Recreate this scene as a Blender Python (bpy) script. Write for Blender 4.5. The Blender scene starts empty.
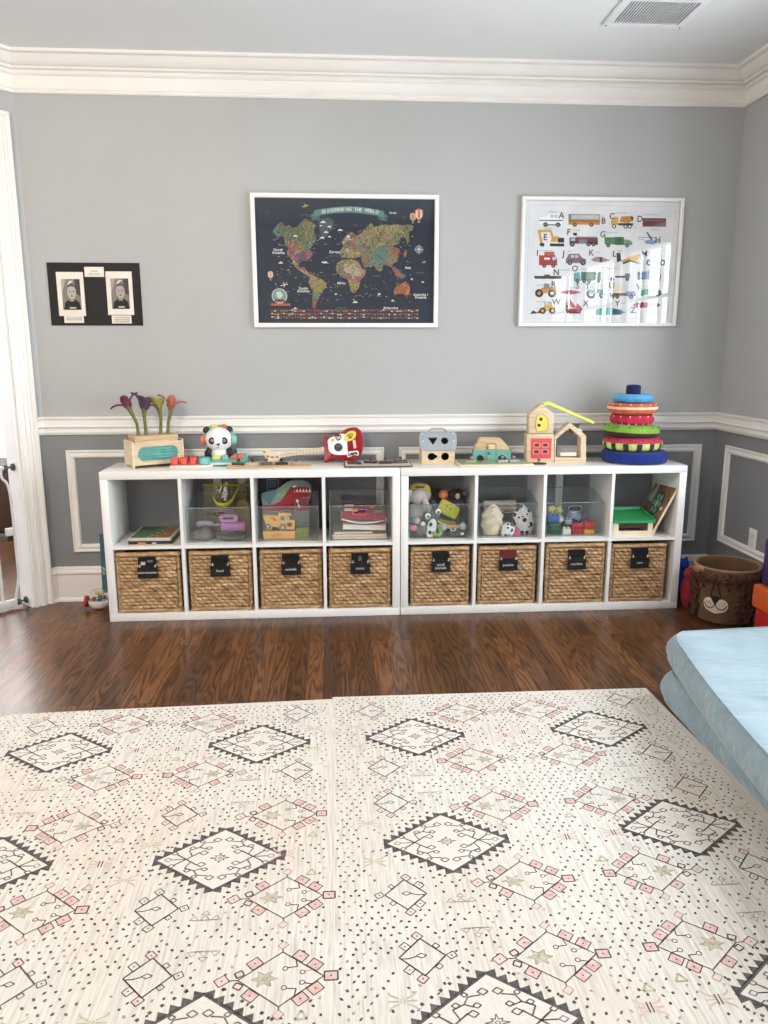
import bpy, bmesh, math, random
from math import sin, cos, pi, radians as rad, sqrt
from mathutils import Vector, Matrix
random.seed(7)
S = bpy.context.scene
COL = S.collection

# ------------------------------------------------------------------ materials
def lin(c):
    c = c / 255.0
    return c / 12.92 if c <= 0.04045 else ((c + 0.055) / 1.055) ** 2.4
def rgb(c): return (lin(c[0]), lin(c[1]), lin(c[2]), 1)
_mc = {}
def nmat(name):
    m = bpy.data.materials.new(name); m.use_nodes = True
    nt = m.node_tree; b = nt.nodes['Principled BSDF']
    return m, nt, b
def N(nt, t, **k):
    n = nt.nodes.new(t)
    for a, v in k.items():
        if a in n.inputs: n.inputs[a].default_value = v
        else: setattr(n, a, v)
    return n
def ramp(nt, stops, interp='LINEAR'):
    r = nt.nodes.new('ShaderNodeValToRGB'); cr = r.color_ramp; cr.interpolation = interp
    while len(cr.elements) > 1: cr.elements.remove(cr.elements[-1])
    cr.elements[0].position = stops[0][0]; cr.elements[0].color = rgb(stops[0][1])
    for p, c in stops[1:]:
        e = cr.elements.new(p); e.color = rgb(c)
    return r
def coords(nt, scale=(1, 1, 1), rot=(0, 0, 0), kind='Object'):
    tc = N(nt, 'ShaderNodeTexCoord'); mp = N(nt, 'ShaderNodeMapping')
    mp.inputs['Scale'].default_value = scale; mp.inputs['Rotation'].default_value = rot
    nt.links.new(tc.outputs[kind], mp.inputs['Vector'])
    return mp.outputs['Vector']
def wcoords(nt, scale=(1, 1, 1)):
    g = N(nt, 'ShaderNodeNewGeometry'); mp = N(nt, 'ShaderNodeMapping')
    mp.inputs['Scale'].default_value = scale
    nt.links.new(g.outputs['Position'], mp.inputs['Vector'])
    return mp.outputs['Vector']
def bump(nt, b, h, s=0.3, d=0.002):
    n = N(nt, 'ShaderNodeBump', Strength=s, Distance=d)
    nt.links.new(h, n.inputs['Height']); nt.links.new(n.outputs['Normal'], b.inputs['Normal'])

def paint(c, rough=0.5, kind='plain'):
    """procedural material of one colour: slight tone variation and a fine bump of the given kind"""
    key = (tuple(c), rough, kind)
    if key in _mc: return _mc[key]
    m, nt, b = nmat('%s_%d_%d_%d' % (kind, *c))
    b.inputs['Roughness'].default_value = rough
    L = nt.links.new
    if kind == 'wood':
        v = coords(nt, (3, 3, 40))
        n = N(nt, 'ShaderNodeTexNoise', Scale=3.0, Detail=4.0); L(v, n.inputs['Vector'])
        r = ramp(nt, [(0.3, [int(x * .88) for x in c]), (0.7, [min(255, int(x * 1.05)) for x in c])]); L(n.outputs['Fac'], r.inputs['Fac'])
        L(r.outputs['Color'], b.inputs['Base Color'])
    elif kind == 'fabric':
        v = coords(nt)
        n = N(nt, 'ShaderNodeTexNoise', Scale=25.0, Detail=3.0); L(v, n.inputs['Vector'])
        r = ramp(nt, [(0.3, [int(x * .9) for x in c]), (0.7, [min(255, int(x * 1.06)) for x in c])]); L(n.outputs['Fac'], r.inputs['Fac'])
        L(r.outputs['Color'], b.inputs['Base Color'])
        n2 = N(nt, 'ShaderNodeTexNoise', Scale=400.0, Detail=2.0); L(v, n2.inputs['Vector'])
        bump(nt, b, n2.outputs['Fac'], 0.35, 0.002)
        b.inputs['Sheen Weight'].default_value = 0.08
    else:
        v = coords(nt)
        n = N(nt, 'ShaderNodeTexNoise', Scale=9.0, Detail=2.0); L(v, n.inputs['Vector'])
        r = ramp(nt, [(0.35, [int(x * .97) for x in c]), (0.65, [min(255, int(x * 1.02)) for x in c])]); L(n.outputs['Fac'], r.inputs['Fac'])
        L(r.outputs['Color'], b.inputs['Base Color'])
    _mc[key] = m
    return m
def wood(c): return paint(c, 0.5, 'wood')
def fab(c): return paint(c, 0.9, 'fabric')
def P(*c): return paint(c, 0.45)
def PR(*c): return paint(c, 0.8)          # printed ink

def wall_paint(name, c):
    m, nt, b = nmat(name); L = nt.links.new
    v = wcoords(nt)
    n = N(nt, 'ShaderNodeTexNoise', Scale=1.2, Detail=3.0); L(v, n.inputs['Vector'])
    r = ramp(nt, [(0.3, [int(x * .975) for x in c]), (0.7, [min(255, int(x * 1.015)) for x in c])]); L(n.outputs['Fac'], r.inputs['Fac'])
    L(r.outputs['Color'], b.inputs['Base Color']); b.inputs['Roughness'].default_value = 0.62
    n2 = N(nt, 'ShaderNodeTexNoise', Scale=160.0, Detail=2.0); L(v, n2.inputs['Vector'])
    bump(nt, b, n2.outputs['Fac'], 0.12, 0.002)
    return m
WALL_UP = wall_paint('wall_paint_upper', (174, 175, 175))
WALL_LO = wall_paint('wall_paint_lower', (131, 133, 135))
CEIL = wall_paint('ceiling_paint', (228, 229, 230))
HALLW = wall_paint('hall_paint', (235, 236, 238))
def gloss_white(name, c, rough, coat=0.0):
    m, nt, b = nmat(name); L = nt.links.new
    v = wcoords(nt); n = N(nt, 'ShaderNodeTexNoise', Scale=4.0, Detail=3.0); L(v, n.inputs['Vector'])
    r = ramp(nt, [(0.3, [int(x * .98) for x in c]), (0.7, c)]); L(n.outputs['Fac'], r.inputs['Fac'])
    L(r.outputs['Color'], b.inputs['Base Color']); b.inputs['Roughness'].default_value = rough
    b.inputs['Coat Weight'].default_value = coat
    return m
TRIM = gloss_white('trim_white', (236, 233, 229), 0.35)
SHELFW = gloss_white('shelf_white', (240, 239, 237), 0.22, 0.1)

def floor_mat():
    m, nt, b = nmat('oak_floor'); L = nt.links.new
    g = N(nt, 'ShaderNodeNewGeometry')
    sx = N(nt, 'ShaderNodeSeparateXYZ'); L(g.outputs['Position'], sx.inputs[0])
    cx = N(nt, 'ShaderNodeCombineXYZ'); L(sx.outputs['Y'], cx.inputs['X']); L(sx.outputs['X'], cx.inputs['Y'])
    br = N(nt, 'ShaderNodeTexBrick', Scale=1.0)
    br.offset = 0.37; br.offset_frequency = 2
    br.inputs['Brick Width'].default_value = 0.95; br.inputs['Row Height'].default_value = 0.072
    br.inputs['Mortar Size'].default_value = 0.0013; br.inputs['Mortar Smooth'].default_value = 0.2
    br.inputs['Color1'].default_value = (0, 0, 0, 1); br.inputs['Color2'].default_value = (1, 1, 1, 1)
    br.inputs['Mortar'].default_value = (0.5, 0.5, 0.5, 1); br.inputs['Bias'].default_value = 0.0
    L(cx.outputs[0], br.inputs['Vector'])
    # grain coordinates: offset per plank
    sep = N(nt, 'ShaderNodeSeparateColor'); L(br.outputs['Color'], sep.inputs[0])
    off = N(nt, 'ShaderNodeVectorMath', operation='MULTIPLY_ADD')
    comb = N(nt, 'ShaderNodeCombineXYZ'); L(sep.outputs[0], comb.inputs['X']); L(sep.outputs[0], comb.inputs['Y']); L(sep.outputs[0], comb.inputs['Z'])
    L(comb.outputs[0], off.inputs[0]); off.inputs[1].default_value = (3.1, 7.7, 5.3); L(g.outputs['Position'], off.inputs[2])
    mp = N(nt, 'ShaderNodeMapping'); mp.inputs['Scale'].default_value = (10.0, 0.8, 1.0); L(off.outputs[0], mp.inputs['Vector'])
    n1 = N(nt, 'ShaderNodeTexNoise', Scale=1.0, Detail=2.5, Roughness=0.45); L(mp.outputs[0], n1.inputs['Vector'])
    mul = N(nt, 'ShaderNodeMath', operation='MULTIPLY'); L(n1.outputs['Fac'], mul.inputs[0]); mul.inputs[1].default_value = 115.0
    sn = N(nt, 'ShaderNodeMath', operation='SINE'); L(mul.outputs[0], sn.inputs[0])
    mp2 = N(nt, 'ShaderNodeMapping'); mp2.inputs['Scale'].default_value = (260.0, 9.0, 1.0); L(off.outputs[0], mp2.inputs['Vector'])
    n2 = N(nt, 'ShaderNodeTexNoise', Scale=1.0, Detail=2.0); L(mp2.outputs[0], n2.inputs['Vector'])
    ad = N(nt, 'ShaderNodeMath', operation='MULTIPLY_ADD'); L(n2.outputs['Fac'], ad.inputs[0]); ad.inputs[1].default_value = 2.2; L(sn.outputs[0], ad.inputs[2])
    mr = N(nt, 'ShaderNodeMapRange'); L(ad.outputs[0], mr.inputs['Value']); mr.inputs['From Min'].default_value = -0.35; mr.inputs['From Max'].default_value = 2.2
    r1 = ramp(nt, [(0.0, (50, 30, 18)), (0.22, (82, 51, 30)), (0.5, (104, 67, 40)), (1.0, (122, 82, 51))]); L(mr.outputs[0], r1.inputs['Fac'])
    # tone per plank
    r2 = ramp(nt, [(0.0, (172, 168, 164)), (0.5, (222, 218, 214)), (1.0, (255, 252, 248))]); L(sep.outputs[0], r2.inputs['Fac'])
    mx = N(nt, 'ShaderNodeMix', data_type='RGBA', blend_type='MULTIPLY'); mx.inputs['Factor'].default_value = 1.0
    L(r1.outputs['Color'], mx.inputs['A']); L(r2.outputs['Color'], mx.inputs['B'])
    mx2 = N(nt, 'ShaderNodeMix', data_type='RGBA'); L(br.outputs['Fac'], mx2.inputs['Factor'])
    L(mx.outputs['Result'], mx2.inputs['A']); mx2.inputs['B'].default_value = rgb((30, 16, 9))
    L(mx2.outputs['Result'], b.inputs['Base Color'])
    b.inputs['Roughness'].default_value = 0.3
    bump(nt, b, mr.outputs[0], 0.12, 0.001)
    return m
FLOOR = floor_mat()

def glass_mat(name, rough=0.0, tint=(1, 1, 1), boost=1.0, haze=0.0, hz=(200, 205, 205)):
    m = bpy.data.materials.new(name); m.use_nodes = True; nt = m.node_tree; nt.nodes.clear(); L = nt.links.new
    out = N(nt, 'ShaderNodeOutputMaterial'); mix = N(nt, 'ShaderNodeMixShader')
    tr = N(nt, 'ShaderNodeBsdfTransparent'); tr.inputs[0].default_value = (*tint, 1)
    gl = N(nt, 'ShaderNodeBsdfGlossy'); gl.inputs['Roughness'].default_value = rough
    # smudges make the reflection a little uneven
    v = wcoords(nt); no = N(nt, 'ShaderNodeTexNoise', Scale=6.0); L(v, no.inputs['Vector'])
    ge = N(nt, 'ShaderNodeNewGeometry'); dt = N(nt, 'ShaderNodeVectorMath', operation='DOT_PRODUCT')   # Schlick, the same from both faces of a pane
    L(ge.outputs['Normal'], dt.inputs[0]); L(ge.outputs['Incoming'], dt.inputs[1])
    ab = N(nt, 'ShaderNodeMath', operation='ABSOLUTE'); L(dt.outputs['Value'], ab.inputs[0])
    om = N(nt, 'ShaderNodeMath', operation='SUBTRACT'); om.inputs[0].default_value = 1.0; L(ab.outputs[0], om.inputs[1])
    pw = N(nt, 'ShaderNodeMath', operation='POWER'); L(om.outputs[0], pw.inputs[0]); pw.inputs[1].default_value = 5.0
    fr = N(nt, 'ShaderNodeMath', operation='MULTIPLY_ADD'); L(pw.outputs[0], fr.inputs[0]); fr.inputs[1].default_value = 0.957; fr.inputs[2].default_value = 0.043
    mu = N(nt, 'ShaderNodeMath', operation='MULTIPLY', use_clamp=True); L(fr.outputs[0], mu.inputs[0])
    mr = N(nt, 'ShaderNodeMapRange'); L(no.outputs['Fac'], mr.inputs['Value'])
    mr.inputs['To Min'].default_value = boost * 0.9; mr.inputs['To Max'].default_value = boost * 1.1
    L(mr.outputs[0], mu.inputs[1])
    L(mu.outputs[0], mix.inputs[0]); L(tr.outputs[0], mix.inputs[1]); L(gl.outputs[0], mix.inputs[2])
    if haze > 0:
        m2 = N(nt, 'ShaderNodeMixShader', Fac=haze); df = N(nt, 'ShaderNodeBsdfDiffuse'); df.inputs[0].default_value = rgb(hz)
        L(mix.outputs[0], m2.inputs[1]); L(df.outputs[0], m2.inputs[2]); L(m2.outputs[0], out.inputs[0])
    else: L(mix.outputs[0], out.inputs[0])
    return m
GLASS = glass_mat('picture_glass')
ACRYL = glass_mat('clear_acrylic', 0.03, (0.96, 0.975, 0.97), 0.9, 0.02)
ACEDGE = glass_mat('acrylic_edge', 0.2, (0.8, 0.85, 0.85), 1.0, 0.28)

# ------------------------------------------------------------------ camera (needed by at())
CP = Vector((1.1313, -3.7709, 1.3316)); YAW, PIT, ROL, FPX = 0.0669, -0.2054, -0.0016, 770.0
fw = Vector((sin(YAW) * cos(PIT), cos(YAW) * cos(PIT), sin(PIT)))
r0 = Vector((cos(YAW), -sin(YAW), 0)); u0 = r0.cross(fw)
rr = cos(ROL) * r0 + sin(ROL) * u0; uu = -sin(ROL) * r0 + cos(ROL) * u0
def at(u, v, Y):
    """point of the photo on the upright plane y = Y"""
    d = fw + rr * ((u - 384) / FPX) - uu * ((v - 512) / FPX)
    return CP + d * ((Y - CP.y) / d.y)
def ground(u, v, Z=0.0):
    d = fw + rr * ((u - 384) / FPX) - uu * ((v - 512) / FPX)
    return CP + d * ((Z - CP.z) / d.z)
cam = bpy.data.cameras.new('camera'); co = bpy.data.objects.new('camera', cam); COL.objects.link(co)
M3 = Matrix((rr, uu, -fw)).transposed()
co.matrix_world = Matrix.Translation(CP) @ M3.to_4x4()
cam.sensor_fit = 'VERTICAL'; cam.sensor_height = 24; cam.lens = 24 * FPX / 1024; cam.clip_start = 0.05
S.camera = co

# ------------------------------------------------------------------ mesh builder
def rotz(a): return Matrix.Rotation(a, 4, 'Z')
def T(x, y, z): return Matrix.Translation((x, y, z))
class B:
    def __init__(s, M=None): s.v = []; s.f = []; s.m = []; s.mats = []; s.M = M
    def mi(s, mat):
        if mat not in s.mats: s.mats.append(mat)
        return s.mats.index(mat)
    def add(s, vs, fs, mat, M=None):
        o = len(s.v); i = s.mi(mat)
        for p in vs:
            p = Vector(p)
            if M is not None: p = M @ p
            if s.M is not None: p = s.M @ p
            s.v.append(p)
        for f in fs: s.f.append([o + k for k in f]); s.m.append(i)
        return s
    def bm(s, bm, mat, M=None):
        bm.verts.ensure_lookup_table()
        for i, v in enumerate(bm.verts): v.index = i
        s.add([v.co.copy() for v in bm.verts], [[v.index for v in f.verts] for f in bm.faces], mat, M); bm.free(); return s
    def box(s, lo, hi, mat, bev=0.0, M=None, seg=2):
        bm = bmesh.new(); bmesh.ops.create_cube(bm, size=1)
        lo = Vector(lo); hi = Vector(hi)
        for v in bm.verts: v.co = Vector([(lo[i] + hi[i]) / 2 + v.co[i] * (hi[i] - lo[i]) for i in range(3)])
        if bev > 0: bmesh.ops.bevel(bm, geom=bm.edges[:], offset=bev, segments=seg, profile=0.5, affect='EDGES')
        return s.bm(bm, mat, M)
    def lathe(s, prof, mat, n=24, M=None, sx=1, sy=1):
        """profile [(r,z)...] revolved around z"""
        vs = []; fs = []
        for r, z in prof:
            for k in range(n): vs.append((r * cos(2 * pi * k / n) * sx, r * sin(2 * pi * k / n) * sy, z))
        for j in range(len(prof) - 1):
            for k in range(n):
                a = j * n + k; b2 = j * n + (k + 1) % n
                fs.append([a, b2, b2 + n, a + n])
        if prof[0][0] > 1e-5: fs.append(list(range(n))[::-1])
        if prof[-1][0] > 1e-5: fs.append([(len(prof) - 1) * n + k for k in range(n)])
        return s.add(vs, fs, mat, M)
    def cyl(s, p, q, r, mat, n=12, r2=None):
        p = Vector(p); q = Vector(q); d = q - p; L = d.length
        M = Matrix.Translation(p) @ d.to_track_quat('Z', 'Y').to_matrix().to_4x4()
        return s.lathe([(r, 0), (r if r2 is None else r2, L)], mat, n, M)
    def ball(s, c, r, mat, n=16, M=None):
        if not hasattr(r, '__len__'): r = (r, r, r)
        MM = Matrix.Translation(Vector(c)) @ (M or Matrix()) @ Matrix.Diagonal((*r, 1))
        k = n // 2
        return s.lathe([(max(1e-6, sin(pi * j / k)), -cos(pi * j / k)) for j in range(k + 1)], mat, n, MM)
    def torus(s, c, R, r, mat, n=28, k=12, M=None, sz=1.0):
        vs = []; fs = []
        for i in range(n):
            for j in range(k):
                a = 2 * pi * i / n; b2 = 2 * pi * j / k
                vs.append(((R + r * cos(b2)) * cos(a), (R + r * cos(b2)) * sin(a), r * sz * sin(b2)))
                fs.append([i * k + j, ((i + 1) % n) * k + j, ((i + 1) % n) * k + (j + 1) % k, i * k + (j + 1) % k])
        return s.add(vs, fs, mat, Matrix.Translation(Vector(c)) @ (M or Matrix()))
    def tube(s, pts, r, mat, n=8, closed=False, rs=None):
        pts = [Vector(p) for p in pts]; vs = []; fs = []; m = len(pts); up = None
        for i, p in enumerate(pts):
            a = pts[(i - 1) % m] if (closed or i > 0) else p; c = pts[(i + 1) % m] if (closed or i < m - 1) else p
            t = (c - a).normalized()
            if up is None:
                up = Vector((0, 0, 1)) if abs(t.z) < 0.9 else Vector((1, 0, 0))
            x = up.cross(t).normalized(); y = t.cross(x).normalized(); up = y
            R = rs[i] if rs else r
            for k in range(n): vs.append(p + x * R * cos(2 * pi * k / n) + y * R * sin(2 * pi * k / n))
        for i in range(m if closed else m - 1):
            for k in range(n):
                a = i * n; c = ((i + 1) % m) * n
                fs.append([a + k, a + (k + 1) % n, c + (k + 1) % n, c + k])
        if not closed: fs.append(list(range(n))[::-1]); fs.append([(m - 1) * n + k for k in range(n)])
        return s.add(vs, fs, mat)
    def prism(s, poly, d0, d1, mat, ax='y', M=None, bev=0.0):
        """outline [(a,b)] in the plane across ax, pushed from d0 to d1 along ax"""
        bm = bmesh.new()
        def mk(a, b2, d): return {'y': (a, d, b2), 'z': (a, b2, d), 'x': (d, a, b2)}[ax]
        n = len(poly)
        A = [bm.verts.new(mk(a, b2, d0)) for a, b2 in poly]; C = [bm.verts.new(mk(a, b2, d1)) for a, b2 in poly]
        f1 = bm.faces.new(A); f2 = bm.faces.new(C[::-1])
        for i in range(n): bm.faces.new([A[i], C[i], C[(i + 1) % n], A[(i + 1) % n]])
        bmesh.ops.recalc_face_normals(bm, faces=bm.faces[:])
        if bev > 0:
            es = [e for e in bm.edges if (f1 in e.link_faces or f2 in e.link_faces)]
            bmesh.ops.bevel(bm, geom=es, offset=bev, segments=2, profile=0.5, affect='EDGES')
        return s.bm(bm, mat, M)
    def plate(s, loops, d0, d1, mat, ax='y', M=None):
        """outline with holes (first loop outside) pushed from d0 to d1 along ax"""
        cu = bpy.data.curves.new('c', 'CURVE'); cu.dimensions = '2D'; cu.fill_mode = 'BOTH'; cu.extrude = abs(d1 - d0) / 2
        for lp in loops:
            sp = cu.splines.new('POLY'); sp.points.add(len(lp) - 1); sp.use_cyclic_u = True
            for p, q in zip(sp.points, lp): p.co = (q[0], q[1], 0, 1)
        o = bpy.data.objects.new('c', cu); me = bpy.data.meshes.new_from_object(o)
        mid = (d0 + d1) / 2
        def mk(v): return {'y': (v.x, mid + v.z, v.y), 'z': (v.x, v.y, mid + v.z), 'x': (mid + v.z, v.x, v.y)}[ax]
        s.add([mk(v.co) for v in me.vertices], [list(p.vertices) for p in me.polygons], mat, M)
        bpy.data.objects.remove(o); bpy.data.curves.remove(cu); bpy.data.meshes.remove(me); return s
    def flat(s, poly, d, mat, ax='y', M=None):
        mk = {'y': lambda a, b2: (a, d, b2), 'z': lambda a, b2: (a, b2, d), 'x': lambda a, b2: (d, a, b2)}[ax]
        return s.add([mk(*p) for p in poly], [list(range(len(poly)))], mat, M)
    def seg(s, p, q, w, d, mat, ax='y', M=None):
        p = Vector(p); q = Vector(q); t = (q - p); 
        if t.length < 1e-9: return s
        t.normalize(); n = Vector((-t.y, t.x)) * w / 2
        return s.flat([p - n, q - n, q + n, p + n], d, mat, ax, M)
    def line(s, pts, w, d, mat, ax='y', closed=False, M=None):
        for a, b2 in zip(pts, pts[1:] + (pts[:1] if closed else [])): s.seg(a, b2, w, d, mat, ax, M)
        return s
    def text(s, t, x, z, h, d, mat, ax='y', M=None, w=None, align='LEFT', bold=0.0):
        cu = bpy.data.curves.new('t', 'FONT'); cu.body = t; cu.size = h; cu.align_x = align; cu.fill_mode = 'FRONT' if hasattr(cu, 'fill_mode') else 'BOTH'; cu.resolution_u = 2; cu.offset = bold * h
        o = bpy.data.objects.new('t', cu); me = bpy.data.meshes.new_from_object(o)
        k = 1.0
        if w and len(me.vertices):
            xs = [v.co.x for v in me.vertices]; k = w / max(1e-6, max(xs) - min(xs))
        mk = {'y': lambda a, b2: (a, d, b2), 'z': lambda a, b2: (a, b2, d)}[ax]
        s.add([mk(x + v.co.x * k, z + v.co.y) for v in me.vertices], [list(p.vertices) for p in me.polygons], mat, M)
        bpy.data.objects.remove(o); bpy.data.curves.remove(cu); bpy.data.meshes.remove(me); return s
    def mesh(s, name, smooth=True, ang=38):
        me = bpy.data.meshes.new(name)
        me.from_pydata([tuple(v) for v in s.v], [], s.f)
        for m in s.mats: me.materials.append(m)
        me.polygons.foreach_set('material_index', s.m)
        if smooth:
            me.polygons.foreach_set('use_smooth', [True] * len(me.polygons)); me.set_sharp_from_angle(angle=rad(ang))
        me.update(); return me
    def build(s, name, parent=None, loc=(0, 0, 0), rz=0, smooth=True, ang=38, label=None):
        o = bpy.data.objects.new(name, s.mesh(name, smooth, ang)); COL.objects.link(o)
        o.location = loc; o.rotation_euler = (0, 0, rz)
        if parent is not None: o.parent = parent
        if label: o['label'] = label
        return o

def circ(cx, cy, r, n=20, ry=None, a0=0):
    return [(cx + r * cos(a0 + 2 * pi * k / n), cy + (ry or r) * sin(a0 + 2 * pi * k / n)) for k in range(n)]
def rrect(x0, y0, x1, y1, r, n=4):
    o = []
    for cx, cy, a in ((x1 - r, y1 - r, 0), (x0 + r, y1 - r, pi / 2), (x0 + r, y0 + r, pi), (x1 - r, y0 + r, 1.5 * pi)):
        for k in range(n + 1): o.append((cx + r * cos(a + pi / 2 * k / n), cy + r * sin(a + pi / 2 * k / n)))
    return o
def thing(name, label, cat, loc=(0, 0, 0), rz=0, group=None):
    o = bpy.data.objects.new(name, None); COL.objects.link(o); o.empty_display_size = 0.05
    o.location = loc; o.rotation_euler = (0, 0, rz); return tag(o, label, cat, group)
def tag(o, label, cat, group=None):
    o['label'] = label; o['category'] = cat
    if group: o['group'] = group
    return o
def struct(name, b, **k):
    o = b.build(name, **k); o['kind'] = 'structure'; return o
def smoothpoly(pts, n=3):
    """closed Catmull-Rom through the points"""
    o = []; m = len(pts)
    for i in range(m):
        p0, p1, p2, p3 = [Vector(pts[(i + k) % m]) for k in (-1, 0, 1, 2)]
        for j in range(n):
            t = j / n
            o.append(tuple(0.5 * ((2 * p1) + (p2 - p0) * t + (2 * p0 - 5 * p1 + 4 * p2 - p3) * t * t + (3 * p1 - p0 - 3 * p2 + p3) * t ** 3)))
    return o
def curve3(pts, n=4):
    o = []; m = len(pts)
    for i in range(m - 1):
        p0, p1, p2, p3 = [Vector(pts[max(0, min(m - 1, i + k))]) for k in (-1, 0, 1, 2)]
        for j in range(n):
            t = j / n
            o.append(0.5 * ((2 * p1) + (p2 - p0) * t + (2 * p0 - 5 * p1 + 4 * p2 - p3) * t * t + (3 * p1 - p0 - 3 * p2 + p3) * t ** 3))
    o.append(Vector(pts[-1])); return o
L_WIN, L_REAR_FILL, L_WARM, L_HALL, EXPO = 60.0, 42.0, 98.0, 170.0, -0.05

# ================================================================== the room
XL, XR, YB, YF, ZC = -1.62, 3.26, 0.365, -4.75, 2.712      # ceiling at 2.755
CX = -0.37                                                  # corner of back wall and doorway wall
MB = T(0, YB, 0)                                            # back wall frame: room on the -y side
MD = T(CX, YB, 0) @ rotz(rad(45))                           # doorway wall frame (runs to -x)
MR = T(XR, YB, 0) @ rotz(rad(-90))                          # window wall frame (runs to +x)
RAILZ = 0.95
b = B().box((-5, -5.2, -0.1), (3.6, 5.0, 0.0), FLOOR); struct('floor', b)
b = B().box((-1.9, -4.9, ZC), (3.4, 0.6, ZC + 0.1), CEIL); struct('ceiling', b)
def wall(name, M, segs):
    b = B(M)
    for x0, x1, z0, z1 in segs:
        for a, c, mt in ((z0, min(z1, RAILZ), WALL_LO), (max(z0, RAILZ), z1, WALL_UP)):
            if c > a + 1e-4: b.box((x0, 0, a), (x1, 0.13, c), mt)
    return struct(name, b)
wall('wall_back', MB, [(CX - 0.05, XR + 0.13, 0, ZC)])
WIN = [(0.78, 1.62), (1.76, 2.60), (2.74, 3.58)]           # three windows along the right wall
WZ0, WZ1 = 0.62, 2.06
xs = [0]; segs = []
for a, c in WIN: segs += [(xs[-1], a, 0, ZC), (a, c, 0, WZ0), (a, c, WZ1, ZC)]; xs.append(c)
segs.append((xs[-1], 5.25, 0, ZC)); wall('wall_right', MR, segs)
DJ0, DJ1, DZ = -0.138, -1.06, 2.355
wall('wall_left', MD, [(DJ0, 0.0, 0, ZC), (DJ1, DJ0, DZ, ZC), (-1.80, DJ1, 0, ZC)])
xl = CX - 1.8 * cos(rad(45)); yl = YB - 1.8 * sin(rad(45))
b = B(); b.box((xl - 0.13, YF, 0), (xl, yl, RAILZ), WALL_LO).box((xl - 0.13, YF, RAILZ), (xl, yl, ZC), WALL_UP); struct('wall_side', b)
MF = T(XR, YF, 0) @ rotz(rad(180))                          # rear wall frame: room on the -y side, x runs from the window wall
FILL_WIN = [(3.35, 4.65, 0.90, 2.10)]  # unseen rear window, added for front fill
wl = XR - xl
wall('wall_front', MF, [(0, 3.35, 0, ZC), (3.35, 4.65, 0, .90), (3.35, 4.65, 2.10, ZC), (4.65, wl, 0, ZC)])

def mold(b, M, prof, x0, x1, k0=0, k1=0, mat=TRIM):
    n = len(prof)
    vs = [(x0 + k0 * d, -d, z) for d, z in prof] + [(x1 - k1 * d, -d, z) for d, z in prof]
    fs = [[i, i + 1, n + i + 1, n + i] for i in range(n - 1)] + [list(range(n))[::-1], list(range(n, 2 * n))]
    b.add(vs, fs, mat, M)
K45 = math.tan(rad(22.5))
CROWN = [(0, 2.549), (0.014, 2.549), (0.018, 2.555), (0.012, 2.562), (0.012, 2.567), (0.020, 2.573), (0.020, 2.582), (0.008, 2.586), (0.008, 2.646), (0.016, 2.649), (0.024, 2.656), (0.024, 2.664), (0.018, 2.668),
         (0.018, 2.673), (0.040, 2.676), (0.044, 2.686), (0.038, 2.690), (0.046, 2.692), (0.058, 2.700), (0.072, 2.714), (0.084, 2.732), (0.088, 2.737), (0.112, 2.738), (0.116, 2.742), (0.116, 2.755), (0, 2.755)]
CROWN = [(d * .95, 2.546 + (z - 2.549) * (ZC - 2.546) / (2.755 - 2.549)) for d, z in CROWN]
RAIL = [(0, 0.907), (0.010, 0.907), (0.016, 0.914), (0.018, 0.924), (0.010, 0.930), (0.010, 0.938), (0.016, 0.945), (0.026, 0.950), (0.020, 0.956), (0.020, 0.985), (0.028, 0.990), (0.030, 0.998), (0.026, 1.002), (0, 1.002)]
BASE = [(0, 0.0), (0.022, 0.0), (0.022, 0.008), (0.018, 0.018), (0.012, 0.022), (0.012, 0.148), (0.017, 0.152), (0.019, 0.160), (0.016, 0.168), (0.010, 0.174), (0.010, 0.184), (0.006, 0.191), (0, 0.193)]
LR = 5.1
def run(nm, prof, parts):
    b = B()
    for M, x0, x1, k0, k1 in parts: mold(b, M, prof, x0, x1, k0, k1)
    return struct(nm, b)
run('trim_1', CROWN, [(MB, CX, XR, K45, 1), (MR, 0, LR, 1, 0), (MD, -1.8, 0, 0, K45)])
run('trim_2', RAIL, [(MB, CX, XR, K45, 1), (MR, 0, 0.70, 1, 0), (MD, -0.045, 0, 0, K45)])
run('baseboard_back', BASE, [(MB, CX, XR, K45, 1)])
run('baseboard_right', BASE, [(MR, 0, LR, 1, 0)])
run('baseboard_left', BASE, [(MD, -0.045, 0, 0, K45), (MD, -1.8, -1.15, 0, 0)])
# picture-frame panel mouldings
PM = [(0, 0), (0.012, 0.0), (0.015, 0.006), (0.009, 0.013), (0.009, 0.020), (0.014, 0.027), (0.012, 0.036), (0.006, 0.041), (0, 0.043)]
def panel(nm, M, x0, x1, z0, z1):
    b = B(); n = len(PM)
    def ring(d, w): return [(x0 + w, -d, z0 + w), (x1 - w, -d, z0 + w), (x1 - w, -d, z1 - w), (x0 + w, -d, z1 - w)]
    vs = []; fs = []
    for d, w in PM: vs += ring(d, w)
    for i in range(n - 1):
        for k in range(4): fs.append([i * 4 + k, i * 4 + (k + 1) % 4, (i + 1) * 4 + (k + 1) % 4, (i + 1) * 4 + k])
    b.add(vs, [f[::-1] for f in fs], TRIM, M); return struct(nm, b, ang=20)
k = 3
for x0, x1 in ((-0.268, 0.533), (0.622, 1.409), (1.490, 2.277), (2.360, 3.176)):
    panel('trim_%d' % k, MB, x0, x1, 0.275, 0.826); k += 1
panel('trim_%d' % k, MR, 0.125, 0.72, 0.305, 0.834); k += 1
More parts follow.
